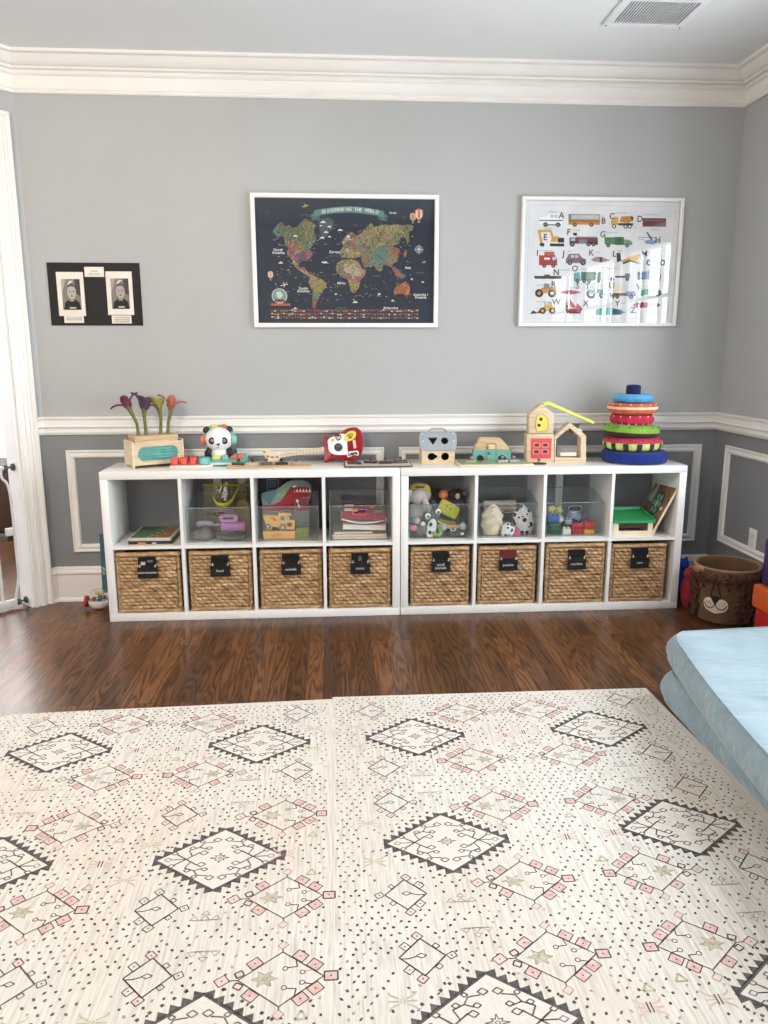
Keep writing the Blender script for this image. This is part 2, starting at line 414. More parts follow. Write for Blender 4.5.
# door casing around the opening and its jamb
CAS = [(0, 0), (0.022, 0.0), (0.024, 0.010), (0.020, 0.018), (0.012, 0.024), (0.012, 0.034), (0.020, 0.042), (0.020, 0.060), (0.014, 0.066), (0.014, 0.084), (0.018, 0.090), (0.018, 0.098), (0, 0.098)]
b = B(); n = len(CAS)
xo0, xo1, zo = -0.040, -1.158, 2.453
vs = []; fs = []
for d, w in CAS: vs += [(xo0 - w, -d, 0), (xo0 - w, -d, zo - w), (xo1 + w, -d, zo - w), (xo1 + w, -d, 0)]
for i in range(n - 1):
    for q in range(3): fs.append([i * 4 + q, i * 4 + q + 1, (i + 1) * 4 + q + 1, (i + 1) * 4 + q])
b.add(vs, fs, TRIM, MD); struct('trim_%d' % k, b, ang=20); k += 1
JW = gloss_white('jamb_white', (240, 240, 240), 0.35)
b = B(MD)
b.box((DJ0 - 0.012, -0.001, 0), (DJ0, 0.134, DZ), JW).box((DJ1, -0.001, 0), (DJ1 + 0.012, 0.134, DZ), JW).box((DJ1, -0.001, DZ - 0.012), (DJ0, 0.134, DZ), JW)
struct('trim_%d' % k, b); k += 1

# windows: frame, sashes, muntins, glass, and the daylight outside (the rear one is added fill)
SK = 1
def window(i, M, a, c, z0, z1, nx, zs, rail):
    w = B(M); t = 0.045
    for x0, x1, za, zb in ((a, a + t, z0, z1), (c - t, c, z0, z1), (a, c, z0, z0 + t), (a, c, z1 - t, z1)): w.box((x0, 0.03, za), (x1, 0.10, zb), TRIM)
    if rail: w.box((a, 0.03, rail - .03), (c, 0.10, rail + .03), TRIM)
    wo = struct('window_%d' % i, w); m = B(M); wd = (c - a - 2 * t) / nx
    for q in range(1, nx): m.box((a + t + q * wd - 0.011, 0.05, z0 + t), (a + t + q * wd + 0.011, 0.075, z1 - t), TRIM)
    for z in zs: m.box((a + t, 0.05, z - 0.011), (c - t, 0.075, z + 0.011), TRIM)
    m.build('muntins', wo)
    B(M).flat([(a + t, z0 + t), (c - t, z0 + t), (c - t, z1 - t), (a + t, z1 - t)], 0.062, GLASS).build('pane', wo)
    s = B(M)
    for x0, x1, za, zb, d in ((a - 0.09, a, z0 - 0.04, z1 + 0.09, .02), (c, c + 0.09, z0 - 0.04, z1 + 0.09, .02), (a, c, z1, z1 + 0.09, .02), (a - 0.1, c + 0.1, z0 - 0.04, z0, .05)): s.box((x0, -d, za), (x1, 0.0, zb), TRIM)
    s.build('casing', wo)
for i, (a, c) in enumerate(WIN): window(i + 1, MR, a, c, WZ0, WZ1, 3, (0.98, 1.69), 1.34)
window(4, MF, *FILL_WIN[0], 4, (1.5,), None)  # added rear window that carries the fill light

def area(name, loc, rot, sx, sy, power, col):
    l = bpy.data.lights.new(name, 'AREA'); l.shape = 'RECTANGLE'; l.size = sx; l.size_y = sy; l.energy = power; l.color = col
    o = bpy.data.objects.new(name, l); COL.objects.link(o); o.location = loc; o.rotation_euler = rot; return o
def point(name, loc, power, col, r=0.12):
    l = bpy.data.lights.new(name, 'POINT'); l.energy = power; l.color = col; l.shadow_soft_size = r
    o = bpy.data.objects.new(name, l); COL.objects.link(o); o.location = loc; return o
for i, (a, c) in enumerate(WIN):
    area('daylight', (XR + 0.20, YB - (a + c) / 2, (WZ0 + WZ1) / 2), (0, rad(90), 0), WZ1 - WZ0, c - a, L_WIN, (0.86, 0.94, 1.0))

for (a, c, z0, z1), pw_, cl_ in ((FILL_WIN[0], L_REAR_FILL, (1.0, 0.95, 0.88)),):
    area('daylight', (XR - (a + c) / 2, YF - .20, (z0 + z1) / 2), (rad(90), 0, 0), c - a, z1 - z0, pw_, cl_)  # warm fill for the shelf fronts, behind the added rear window

# ------------------------------------------------------------------ ceiling vent, outlet
W_VENT = P(232, 234, 236); D_VENT = P(44, 45, 47)
vent = thing('ceiling_vent', 'white slatted air return grille on the ceiling', 'vent', (2.503, -0.43, ZC))
vx0, vx1, vy0, vy1 = -0.185, 0.165, -0.30, 0.262
b = B()
b.plate([[(vx0, vy0), (vx1, vy0), (vx1, vy1), (vx0, vy1)], [(vx0 + .028, vy0 + .028), (vx0 + .028, -.002 - .01), (vx1 - .028, -.002 - .01), (vx1 - .028, vy0 + .028)],
         [(vx0 + .028, .012), (vx0 + .028, vy1 - .028), (vx1 - .028, vy1 - .028), (vx1 - .028, .012)]], -0.012, -0.0005, W_VENT, 'z')
for sx in (vx0 + .012, vx1 - .012):
    for sy in (vy0 + .012, vy1 - .012): b.lathe([(0.004, -0.0135), (0.004, -0.012)], D_VENT, 10, T(sx, sy, 0))
b.build('frame', vent)
b = B()
x = vx0 + 0.034
while x < vx1 - 0.03:
    b.box((x, vy0 + .026, -0.007), (x + 0.0045, vy1 - .026, -0.002), W_VENT); x += 0.0125
b.build('slats', vent)
B().box((vx0 + .02, vy0 + .02, -0.002), (vx1 - .02, vy1 - .02, -0.0004), D_VENT).build('duct_shade', vent)  # dark sheet painted for the shade of the duct behind the slats

out = thing('wall_outlet', 'white outlet cover plate low on the right wall beside the panel moulding', 'outlet', (XR, -0.10, 0.39), rad(-90))
B().box((-0.036, -0.007, -0.058), (0.036, -0.0005, 0.058), P(228, 226, 222), 0.003).build('cover_plate', out)
b = B()
for z in (-0.021, 0.021): b.prism(rrect(-0.016, z - 0.014, 0.016, z + 0.014, 0.008), -0.0085, -0.006, P(215, 213, 208))
b.build('socket', out)

# ------------------------------------------------------------------ hall behind the doorway: white walls, dark furniture, baby gate
b = B()
b.box((-5.0, 4.1, 0), (CX, 4.23, 2.9), HALLW).box((-5.0, -1.2, 0), (-4.87, 4.2, 2.9), HALLW).box((CX + 0.02, YB + 0.14, 0), (CX + 0.15, 4.2, 2.9), HALLW)
b.box((-5.0, -1.3, 0), (-1.9, -1.17, 2.9), HALLW)
struct('wall_hall', b)
b = B().box((-5.0, -1.3, 2.9), (CX + 0.15, 4.23, 3.0), CEIL); struct('ceiling_hall', b)
DKW = wood((58, 37, 25))
cab = thing('hall_cabinet', 'dark brown wooden cabinet standing in the bright hall beyond the gate', 'cabinet', (-1.56, 1.98, 0), 0)
b = B(); b.box((-.42, -.22, .06), (.42, .22, .52), DKW, .004); b.build('carcass', cab)
B().box((-.44, -.24, .52), (.44, .24, .545), DKW, .004).build('cabinet_top', cab)
for x in (-.40, .03):
    d = B().box((x, -.236, .09), (x + .37, -.2205, .50), wood((72, 47, 32)), .003).build('door', cab); B().ball((x + (.33 if x < 0 else .04), -.246, .32), .012, P(120, 110, 96), 12).build('knob', d)
for sx in (-.40, .35):
    for sy in (-.20, .15): B().box((sx, sy, 0), (sx + .05, sy + .05, .06), DKW).build('foot', cab)

GM = P(208, 208, 206); GD = P(58, 62, 66)
gate = thing('baby_gate', 'white metal baby gate fixed with black bolts in the doorway', 'gate', (CX, YB, 0), rad(45))
gy = 0.055; g0, g1 = -0.205, -1.0
b = B(); b.tube([(g0, gy, 0.75), (g1, gy, 0.75)], 0.012, GM); b.build('frame_rail', gate); b = B(); b.box((g1, gy - 0.012, 0.014), (g0, gy + 0.012, 0.052), GM, 0.004)
b.build('frame_rail', gate)
b = B(); b.tube(curve3([(g0 - 0.012, gy, 0.745), (g0 - 0.012, gy, 0.70), (g0 + 0.020, gy, 0.62), (g0 + 0.022, gy, 0.25), (g0 + 0.020, gy, 0.16), (g0 - 0.004, gy, 0.05)], 5), 0.007, GM); b.build('bent_upright', gate)
for q in range(9): B().tube([(g0 - 0.07 - q * 0.085, gy, 0.05), (g0 - 0.07 - q * 0.085, gy, 0.745)], 0.0085, GM).build('bar', gate)
B().box((g0 - 0.02, gy - 0.012, 0.395), (g0 + 0.016, gy + 0.012, 0.435), GM, 0.003).build('latch_block', gate)
for z in (0.75, 0.033):
    b = B(); b.cyl((g0, gy, z), (g0 + 0.018, gy, z), 0.017, GD).cyl((g0 + 0.018, gy, z), (DJ0 - 0.022, gy, z), 0.005, GD).cyl((DJ0 - 0.024, gy, z), (DJ0 - 0.0135, gy, z), 0.019, GD)
    b.build('bolt', gate, label='black pressure bolt')
    
# ------------------------------------------------------------------ wall pictures
# photo board
bd = thing('photo_board', 'black paper board with two small framed portraits of children, taped to the wall', 'photo board', (0, YB, 0))
p0, p1, p2, p3 = [at(u, v, YB) for u, v in ((46.5, 262.5), (139.5, 264.5), (143.5, 326.5), (52, 325.5))]
BK = paint((13, 11, 11), 0.7); WH = P(226, 218, 208)
x0, x1, z0, z1 = p0.x, p1.x, p3.z, p0.z
B().box((x0, -0.004, z0), (x1, -0.0005, z1), BK).build('backing_paper', bd)
def q3(u, v): p = at(u, v, YB); return (p.x, p.z)
def card(u0, v0, u1, v1, d, mat, name, par): 
    a = q3(u0, v0); c = q3(u1, v1); return B().box((a[0], -0.004 - d, c[1]), (c[0], -0.004, a[1]), mat).build(name, par), a, c
INK = PR(70, 66, 62)
for u0, u1, v0, v1, (cu0, cu1, cv0, cv1), tilt in ((56, 86.5, 272, 316, (64.5, 84.5, 316, 323), 0), (105.5, 134.5, 271.5, 315, (112, 132, 315.5, 323.5), 1)):
    o, a, c = card(u0, v0, u1, v1, 0.002, WH, 'mount_card', bd)
    W_ = c[0] - a[0]; H_ = a[1] - c[1]; ox, oz = a[0], c[1]
    e = B(T(ox, -0.0065, oz) @ Matrix.Diagonal((W_, 1, H_, 1)))
    e.flat([(.17, .14), (.86, .14), (.86, .84), (.17, .84)], 0, PR(128, 120, 112))
    e.flat([(.17, .5), (.35, .84), (.17, .84)], -.0002, PR(168, 160, 152)); e.flat([(.66, .52), (.86, .45), (.86, .84), (.66, .84)], -.0002, PR(70, 66, 64))
    e.flat([(.2, .14), (.84, .14), (.80, .30), (.68, .37), (.4, .37), (.26, .30)], -.0004, PR(36, 34, 34))      # dark shirt
    e.flat([(.42, .17), (.66, .17), (.66, .20), (.42, .20)], -.0006, PR(200, 195, 188))
    e.flat([(.44, .33), (.60, .33), (.60, .45), (.44, .45)], -.0006, PR(150, 142, 134))
    e.flat(circ(.53, .54, .17, 20, .155), -.0008, PR(176, 167, 158))                                            # face
    e.flat([(.36, .60), (.40, .70), (.53, .745), (.66, .70), (.70, .60), (.66, .655), (.53, .675), (.40, .655)], -.0010, PR(92, 86, 82))    # hair
    for ex in (.46, .60): e.flat(circ(ex, .56, .025, 8, .016), -.0012, PR(40, 36, 34))
    e.flat([(.515, .49), (.545, .49), (.53, .545)], -.0012, PR(150, 140, 132)); e.flat(circ(.53, .455, .055, 10, .014), -.0012, PR(96, 84, 80))
    e.flat([(.38, .70), (.50, .74), (.62, .80), (.48, .80)], -.0013, PR(222, 216, 208))                          # light cap brim
    e.build('portrait_photo', bd)
    o, a, c = card(cu0, cv0, cu1, cv1, 0.003, WH, 'caption_card', bd)
    t = B(T(0, -0.0075, 0))
    for q in range(3 if tilt else 2):
        zz = a[1] - (a[1] - c[1]) * (0.25 + 0.25 * q)
        t.text(('I love to see the', 'leaves in the fall', 'with my family')[q], (a[0] + c[0]) / 2, zz - 0.004, 0.012, 0, INK, w=(c[0] - a[0]) * 0.8, align='CENTER')
    t.build('caption_text', o)
o, a, c = card(84.5, 267, 104.5, 277, 0.003, WH, 'caption_card', bd)
t = B(T(0, -0.0075, 0)); t.text('October', (a[0] + c[0]) / 2, a[1] - 0.024, 0.014, 0, INK, w=0.035, align='CENTER').text('Class 2022', (a[0] + c[0]) / 2, a[1] - 0.038, 0.012, 0, INK, w=0.055, align='CENTER'); t.build('caption_text', o)

def frame_pic(name, label, x0, x1, z0, z1, fwid, back, mat):
    """framed picture: frame, backing print at y=-0.014, glass at y=-0.020"""
    t = thing(name, label, 'framed poster', ((x0 + x1) / 2, YB, (z0 + z1) / 2))
    w, h = (x1 - x0) / 2, (z1 - z0) / 2
    b = B(); prof = [(0, 0.0005), (0, 0.024), (0.003, 0.027), (fwid - 0.003, 0.027), (fwid, 0.024), (fwid, 0.012)]
    vs = []; fs = []
    for k_, d in prof: vs += [(-w + k_, -d, -h + k_), (w - k_, -d, -h + k_), (w - k_, -d, h - k_), (-w + k_, -d, h - k_)]
    for i in range(len(prof) - 1):
        for q in range(4): fs.append([i * 4 + q, i * 4 + (q + 1) % 4, (i + 1) * 4 + (q + 1) % 4, (i + 1) * 4 + q][::-1])
    b.add(vs, fs, mat).build('frame', t)
    B().box((-w + fwid - .001, -0.0225, -h + fwid - .001), (w - fwid + .001, -0.0205, h - fwid + .001), GLASS).build('glass', t)
    return t, w - fwid, h - fwid

FRW = gloss_white('frame_white', (238, 236, 234), 0.3)
# ---- world map
mp, w, h = frame_pic('world_map_poster', 'white framed illustrated world map with navy background', 0.739, 1.690, 1.455, 2.108, 0.022, None, FRW)
def land_mat(name, cols, sc):
    m, nt, bs = nmat(name); L = nt.links.new
    v = coords(nt); no = N(nt, 'ShaderNodeTexNoise', Scale=30.0); L(v, no.inputs['Vector'])
    ad = N(nt, 'ShaderNodeVectorMath', operation='MULTIPLY_ADD'); L(no.outputs['Color'], ad.inputs[0]); ad.inputs[1].default_value = (.03, .03, .03); L(v, ad.inputs[2])
    vo = N(nt, 'ShaderNodeTexVoronoi', Scale=sc); L(ad.outputs[0], vo.inputs['Vector'])
    sp = N(nt, 'ShaderNodeSeparateColor'); L(vo.outputs['Color'], sp.inputs[0])
    r = ramp(nt, [(i / len(cols), c) for i, c in enumerate(cols)], 'CONSTANT'); L(sp.outputs[0], r.inputs['Fac'])
    v2 = coords(nt, (220, 220, 110)); n2 = N(nt, 'ShaderNodeTexNoise', Scale=1.0, Detail=1.0); L(v2, n2.inputs['Vector'])
    r2 = ramp(nt, [(0.36, (60, 58, 58)), (0.42, (255, 255, 255))], 'LINEAR'); L(n2.outputs['Fac'], r2.inputs['Fac'])
    mx = N(nt, 'ShaderNodeMix', data_type='RGBA', blend_type='MULTIPLY'); mx.inputs['Factor'].default_value = 0.85; L(r.outputs['Color'], mx.inputs['A']); L(r2.outputs['Color'], mx.inputs['B'])
    L(mx.outputs['Result'], bs.inputs['Base Color']); bs.inputs['Roughness'].default_value = 0.8; return m
OLV = (124, 118, 86); TAN = (148, 126, 94); PNK = (142, 92, 86); TEA = (92, 120, 110); GLD = (150, 134, 74); PRP = (106, 82, 94); GRN = (92, 106, 80); RUS = (156, 96, 64); CRM = (168, 156, 128)
LM = {'na': land_mat('land_north', [GRN, OLV, TEA, PNK], 16), 'us': land_mat('land_states', [PRP, PNK, TAN, (140, 90, 110)], 24), 'sa': land_mat('land_south', [GLD, OLV, GLD, TAN, TEA], 20),
      'eu': land_mat('land_europe', [PNK, TAN, OLV, TEA, GLD, CRM], 38), 'af': land_mat('land_africa', [GLD, TAN, CRM, OLV, PNK], 26), 'ru': land_mat('land_asia', [OLV, (150, 138, 96), OLV, TAN], 14),
      'as': land_mat('land_far_east', [TEA, RUS, OLV, PNK, TEA], 22), 'au': land_mat('land_austral', [RUS, (190, 118, 70), TAN], 18), 'gr': land_mat('land_ice', [(70, 92, 92), (60, 80, 84)], 12)}
pm = B(T(0, -0.010, 0)); W2, H2 = 2 * w, 2 * h
pm.flat([(-w, -h), (w, -h), (w, h), (-w, h)], 0, PR(18, 32, 52))
def wm(pts): return [(-w + x / 640 * W2, h - y / 455 * H2) for x, y in pts]       # picture coordinates of the print
D1 = -.0006
def land(k_, pts, d=D1): pm.flat(wm(pts), d, LM[k_])
land('na', [(60, 118), (80, 92), (92, 84), (106, 100), (122, 98), (128, 108), (150, 100), (160, 84), (176, 72), (200, 84), (214, 96), (206, 120), (216, 142), (208, 160), (196, 176), (190, 190), (160, 190), (118, 188), (104, 168), (98, 138), (76, 140)])
land('us', [(106, 186), (196, 188), (202, 200), (190, 216), (180, 228), (172, 222), (150, 234), (140, 226), (122, 216), (110, 204)], D1 - .0001)
land('eu', [(128, 218), (150, 234), (152, 250), (170, 246), (178, 262), (192, 272), (208, 280), (200, 288), (180, 280), (164, 268), (140, 250), (130, 236)], D1 - .0001)
land('sa', [(188, 284), (212, 282), (232, 292), (250, 306), (246, 322), (230, 342), (222, 356), (214, 352), (196, 330), (184, 304)])
land('na', [(198, 336), (214, 350), (222, 358), (214, 374), (206, 392), (206, 404), (198, 396), (196, 370)], D1 - .0001)
land('gr', [(222, 74), (258, 66), (280, 82), (272, 108), (256, 130), (240, 150), (230, 130), (224, 100)])
land('eu', [(300, 186), (312, 170), (306, 152), (326, 128), (342, 118), (356, 130), (372, 128), (380, 160), (398, 170), (396, 196), (376, 206), (352, 214), (330, 214), (306, 212), (296, 204)])
land('af', [(288, 232), (306, 220), (340, 218), (366, 226), (376, 248), (392, 262), (388, 276), (372, 296), (366, 322), (352, 342), (340, 340), (332, 318), (326, 292), (306, 284), (288, 270), (282, 250)])
land('ru', [(372, 128), (384, 112), (396, 106), (410, 84), (420, 100), (440, 96), (462, 90), (486, 94), (500, 88), (524, 94), (548, 88), (564, 96), (560, 112), (548, 118), (550, 150), (542, 164), (536, 140), (520, 136), (512, 160), (490, 168), (460, 166), (430, 174), (400, 172), (380, 158)])
land('as', [(398, 172), (430, 174), (462, 168), (492, 170), (516, 180), (512, 200), (506, 226), (492, 232), (486, 246), (470, 240), (456, 238), (446, 262), (436, 262), (420, 240), (402, 246), (386, 248), (376, 226), (374, 206), (396, 194)])
land('as', [(484, 244), (500, 246), (520, 264), (540, 278), (520, 290), (500, 276)], D1 - .0001)
land('au', [(492, 334), (506, 312), (524, 306), (534, 300), (548, 308), (554, 328), (548, 346), (540, 354), (526, 344), (508, 344), (496, 350)])
land('as', [(528, 196), (536, 180), (542, 186), (538, 206), (530, 212)])
for _ in range(520):                                                    # tiny white place marks over the map
    x, y = random.uniform(60, 560), random.uniform(90, 380)
    pm.flat(wm([(x, y), (x + random.uniform(2, 9), y), (x + random.uniform(2, 9), y + 1.6), (x, y + 1.6)]), -.0011, PR(*random.choice([(190, 186, 176), (40, 38, 40), (110, 66, 58), (40, 44, 50), (196, 172, 116), (150, 150, 130), (30, 34, 42)])))
for _ in range(150):                                                    # little tree and animal marks in the north
    x, y = random.choice([(random.uniform(105, 205), random.uniform(100, 180)), (random.uniform(390, 545), random.uniform(96, 165))])
    pm.flat(wm([(x - 2, y), (x + 2, y), (x, y - random.uniform(8, 18))]), -.0012, PR(*random.choice([(60, 66, 52), (160, 150, 105), (92, 104, 72)])))
TE = PR(92, 132, 126); WT = PR(222, 220, 214); DIM = PR(120, 128, 132)
ribbon = [(208, 44)] + [(x, 42 - 15 * sin(pi * (x - 208) / 250)) for x in range(218, 458, 10)] + [(458, 44)]
pm.flat(wm(ribbon + [(x, y + 22) for x, y in ribbon[::-1]]), -.0013, TE)
pm.flat(wm([(208, 50), (192, 62), (202, 70), (196, 80), (224, 74), (232, 58)]), -.0012, PR(70, 108, 104)); pm.flat(wm([(458, 50), (474, 62), (464, 70), (472, 80), (442, 74), (434, 58)]), -.0012, PR(70, 108, 104))
tx = 'DISCOVERING THE WORLD'
for i, ch in enumerate(tx):                                             # lettering follows the bend of the ribbon
    x = 236 + i * 9.6; y = 42 - 15 * sin(pi * (x - 208) / 250) + 15.5
    c = wm([(x, y)])[0]; pm.text(ch, c[0], c[1], 0.022, -.0016, WT, bold=.02)
def wtext(t, x, y, hh, ww=None, mat=WT): c = wm([(x, y)])[0]; pm.text(t, c[0], c[1], hh, -.0016, mat, w=ww, align='CENTER', bold=.02)
for t, x, y in (('North', 78, 190), ('America', 78, 200), ('Europe', 280, 196), ('South', 164, 330), ('America', 164, 340), ('Africa', 302, 310), ('Asia', 545, 252), ('Australia /', 592, 352), ('Oceania', 592, 362), ('Antarctica', 482, 402), ('Arctic', 490, 52)):
    wtext(t, x, y, 0.0185 if t not in ('Arctic',) else 0.015)
for t, x, y in (('Pacific Ocean', 96, 170), ('Atlantic Ocean', 276, 208), ('Arctic Ocean', 176, 60), ('Indian Ocean', 430, 280), ('Pacific Ocean', 590, 268), ('Southern Ocean', 300, 400)): wtext(t, x, y, 0.008, None, DIM)
def plane_(x, y, s_, m): 
    pm.flat(wm([(x - s_, y + .2 * s_), (x + s_, y - .3 * s_), (x + s_, y - .05 * s_), (x - s_, y + .45 * s_)]), -.0014, m); pm.flat(wm([(x - .1 * s_, y + .1 * s_), (x + .3 * s_, y), (x - .3 * s_, y - .9 * s_)]), -.0014, m); pm.flat(wm([(x - .1 * s_, y + .1 * s_), (x + .3 * s_, y), (x - .1 * s_, y + .9 * s_)]), -.0014, m)
plane_(178, 26, 12, PR(205, 190, 90)); plane_(42, 50, 9, PR(80, 84, 88)); plane_(96, 312, 13, WT); plane_(530, 64, 9, PR(96, 104, 110)); plane_(604, 226, 7, WT)
def balloon(x, y, r_, cs):
    for q, c in enumerate(cs):
        a0, a1 = pi * q / len(cs), pi * (q + 1) / len(cs)
        pm.flat(wm([(x - r_ * cos(a0), y - r_ * .9), (x - r_ * cos(a1), y - r_ * .9)] + [(x - r_ * cos(a1) * cos(t_), y + r_ * 1.2 * sin(t_)) for t_ in (-.5, 0, .5, .9)] + [(x - r_ * .25 * cos(a1), y + r_ * 1.3), (x - r_ * .25 * cos(a0), y + r_ * 1.3)] + [(x - r_ * cos(a0) * cos(t_), y + r_ * 1.2 * sin(t_)) for t_ in (.9, .5, 0, -.5)]), -.0014 - q * 1e-5, PR(*c))
    pm.flat(wm([(x - .8 * r_, y - .85 * r_), (x - .4 * r_, y - 1.25 * r_), (x + .4 * r_, y - 1.25 * r_), (x + .8 * r_, y - .85 * r_)]), -.0014, PR(*cs[0])); pm.flat(wm([(x - .3 * r_, y + 1.6 * r_), (x + .3 * r_, y + 1.6 * r_), (x + .25 * r_, y + 2.1 * r_), (x - .25 * r_, y + 2.1 * r_)]), -.0014, PR(190, 165, 110))
balloon(584, 52, 15, [(196, 120, 100), (225, 205, 180), (196, 110, 92), (225, 205, 180), (190, 120, 104)]); balloon(562, 62, 11, [(205, 176, 140), (180, 130, 105), (205, 176, 140)]); balloon(48, 276, 10, [(215, 190, 165), (205, 170, 150), (215, 190, 165)])
pm.flat(wm(circ(78, 354, 28, 24)), -.0013, PR(200, 208, 206)); pm.flat(wm(circ(78, 354, 25, 24)), -.0014, PR(120, 152, 148)); pm.flat(wm([(66, 340), (82, 336), (90, 352), (80, 364), (68, 358)]), -.0015, PR(205, 212, 205)); pm.flat(wm([(56, 376), (64, 366), (92, 366), (100, 376)]), -.0016, PR(120, 48, 42)); pm.flat(wm([(46, 382), (116, 382), (116, 390), (46, 390)]), -.0016, PR(186, 96, 72))
for k_ in range(8):
    a_ = k_ * pi / 4; L_ = 20 if k_ % 2 == 0 else 11
    pm.flat(wm([(585 + 3 * cos(a_ + pi / 2), 180 + 3 * sin(a_ + pi / 2)), (585 + L_ * cos(a_), 180 + L_ * sin(a_)), (585 - 3 * cos(a_ + pi / 2), 180 - 3 * sin(a_ + pi / 2))]), -.0014, PR(190, 196, 196))
pm.plate([wm(circ(585, 180, 14, 24)), wm(circ(585, 180, 12, 24))[::-1]], -.0016, -.0014, PR(180, 186, 186))
for x, y in ((140, 134), (240, 84), (232, 96), (262, 100), (250, 120), (236, 140), (262, 136), (300, 112), (330, 134), (246, 230), (236, 228), (352, 376), (490, 370), (440, 345), (560, 290), (600, 300), (86, 232), (134, 400), (282, 346)):
    s_ = random.uniform(4, 11); pm.flat(wm([(x - s_, y + 3), (x + s_, y + 3), (x + s_ * .5, y - 2), (x, y - s_ * .5), (x - s_ * .6, y - 1)]), -.0014, WT)
for q in range(52):                                                     # rows of flags along the bottom edge
    for j in range(3):
        x = 46 + q * 10.4; y = 404 + j * 13; a_ = random.choice([(150, 60, 55), (205, 200, 192), (60, 66, 92), (150, 60, 55), (70, 96, 66), (120, 100, 60)]); c_ = random.choice([(210, 205, 196), (140, 54, 50), (44, 50, 66), (150, 120, 60)])
        pm.flat(wm([(x, y), (x + 8, y), (x + 8, y + 4.4), (x, y + 4.4)]), -.0013, PR(*a_)); pm.flat(wm([(x, y + 4.4), (x + 8, y + 4.4), (x + 8, y + 8.4), (x, y + 8.4)]), -.0013, PR(*c_))
pm.build('print', mp, smooth=False)

# ---- vehicle alphabet
al, w, h = frame_pic('alphabet_poster', 'white framed vehicle alphabet poster with a white background', 2.118, 2.970, 1.461, 2.107, 0.019, None, FRW)
pa = B(T(0, -0.010, 0)); W2, H2 = 2 * w, 2 * h
pa.flat([(-w, -h), (w, -h), (w, h), (-w, h)], 0, PR(222, 223, 226))
pa.line([(-w + .022, -h + .022), (w - .022, -h + .022), (w - .022, h - .022), (-w + .022, h - .022)], .0015, -.0003, PR(190, 192, 196), closed=True)
def al_(x, y): return (-w + (x + 22 * (y - 48) / 518 - 74) / 648 * W2, h - (y - 48) / 518 * H2)
BLK = PR(40, 40, 44); GRY = PR(120, 124, 130); GLS = PR(168, 196, 205)
dz = [0]
def sh(pts, c): dz[0] += 1; pa.flat([al_(*p) for p in pts], -.0004 - dz[0] * 2e-6, PR(*c) if isinstance(c, tuple) else c)
def rc(x0, y0, x1, y1, c): sh([(x0, y0), (x1, y0), (x1, y1), (x0, y1)], c)
def wh(x, y, r_, c=(120, 124, 130)): sh(circ(x, y, r_, 14), BLK); sh(circ(x, y, r_ * .5, 10), c)
def letter(t, x, y): c = al_(x, y); pa.text(t, c[0], c[1], 0.043, -.0016, BLK, align='CENTER', bold=.012)
def word(t, x, y): c = al_(x, y); pa.text(t, c[0], c[1], 0.011, -.0016, GRY)
RED = (158, 56, 52); ORG = (196, 128, 56); DRD = (112, 48, 50); YEL = (206, 158, 70); GRE = (66, 122, 84); PPL = (122, 88, 104); MAG = (176, 70, 100); TEL = (92, 160, 160); BLU = (110, 150, 190); WHT = (240, 240, 240)
sh([(130, 118), (160, 112), (172, 102), (212, 102), (224, 118), (228, 146), (130, 146)], WHT); rc(130, 128, 228, 132, BLK); rc(150, 146, 220, 150, BLK); rc(176, 106, 190, 118, GLS); rc(194, 106, 208, 118, GLS); wh(156, 147, 10); wh(208, 147, 10)
rc(252, 102, 384, 146, ORG); rc(262, 106, 380, 122, GLS); sh([(252, 102), (264, 102), (264, 132), (252, 132)], GRY); rc(252, 130, 384, 133, BLK); wh(278, 146, 9, ORG); wh(348, 146, 9, ORG)
sh([(430, 130), (446, 112), (462, 112), (462, 146), (430, 146)], YEL); rc(462, 138, 524, 148, BLK); sh([(466, 134), (474, 110), (512, 108), (522, 124), (508, 138)], ORG); sh([(512, 108), (526, 112), (520, 134)], BLK); wh(444, 152, 9, WHT); wh(492, 152, 9, WHT); wh(510, 152, 9, WHT)
rc(564, 116, 664, 152, DRD); rc(570, 122, 652, 128, PPL); sh([(600, 152), (664, 128), (664, 152)], PPL)
sh([(122, 170), (180, 168), (194, 206), (182, 208), (174, 178), (136, 180), (146, 230), (134, 226)], YEL); sh([(182, 196), (210, 196), (214, 218), (178, 220)], YEL); rc(208, 202, 234, 222, BLK); rc(174, 226, 234, 238, BLK); sh([(134, 222), (152, 226), (148, 240), (130, 236)], BLK)
rc(256, 200, 376, 226, DRD); rc(284, 196, 372, 202, GRY); rc(272, 180, 288, 192, BLK); rc(262, 204, 280, 214, GLS); rc(296, 208, 330, 226, GRY); rc(330, 218, 376, 230, BLK); wh(268, 228, 11); wh(336, 228, 9); wh(358, 228, 9)
rc(404, 198, 448, 228, GRE); rc(448, 196, 486, 230, (52, 96, 64)); sh([(486, 206), (508, 208), (522, 218), (522, 230), (486, 230)], (92, 140, 100)); wh(420, 232, 9); wh(500, 232, 9)
sh([(572, 212), (600, 206), (640, 214), (610, 226), (580, 224)], BLU); rc(546, 196, 622, 199, GRY); rc(548, 206, 574, 208, GRY); sh([(600, 206), (580, 176), (586, 174), (610, 206)], BLK)
sh([(128, 276), (196, 276), (204, 292), (204, 318), (128, 318)], RED); sh([(150, 262), (190, 260), (194, 276), (150, 276)], (176, 90, 66)); rc(150, 286, 174, 294, WHT); rc(184, 282, 200, 296, GLS); wh(150, 320, 9); wh(188, 320, 9)
sh([(242, 292), (254, 270), (296, 268), (310, 286), (326, 292), (326, 308), (240, 308)], PPL); rc(262, 274, 276, 286, GLS); rc(280, 274, 294, 286, GLS); wh(258, 306, 11); wh(314, 306, 12)
sh([(346, 292), (372, 280), (400, 284), (430, 296), (394, 304), (362, 302)], (150, 120, 130)); rc(384, 282, 396, 304, BLK)
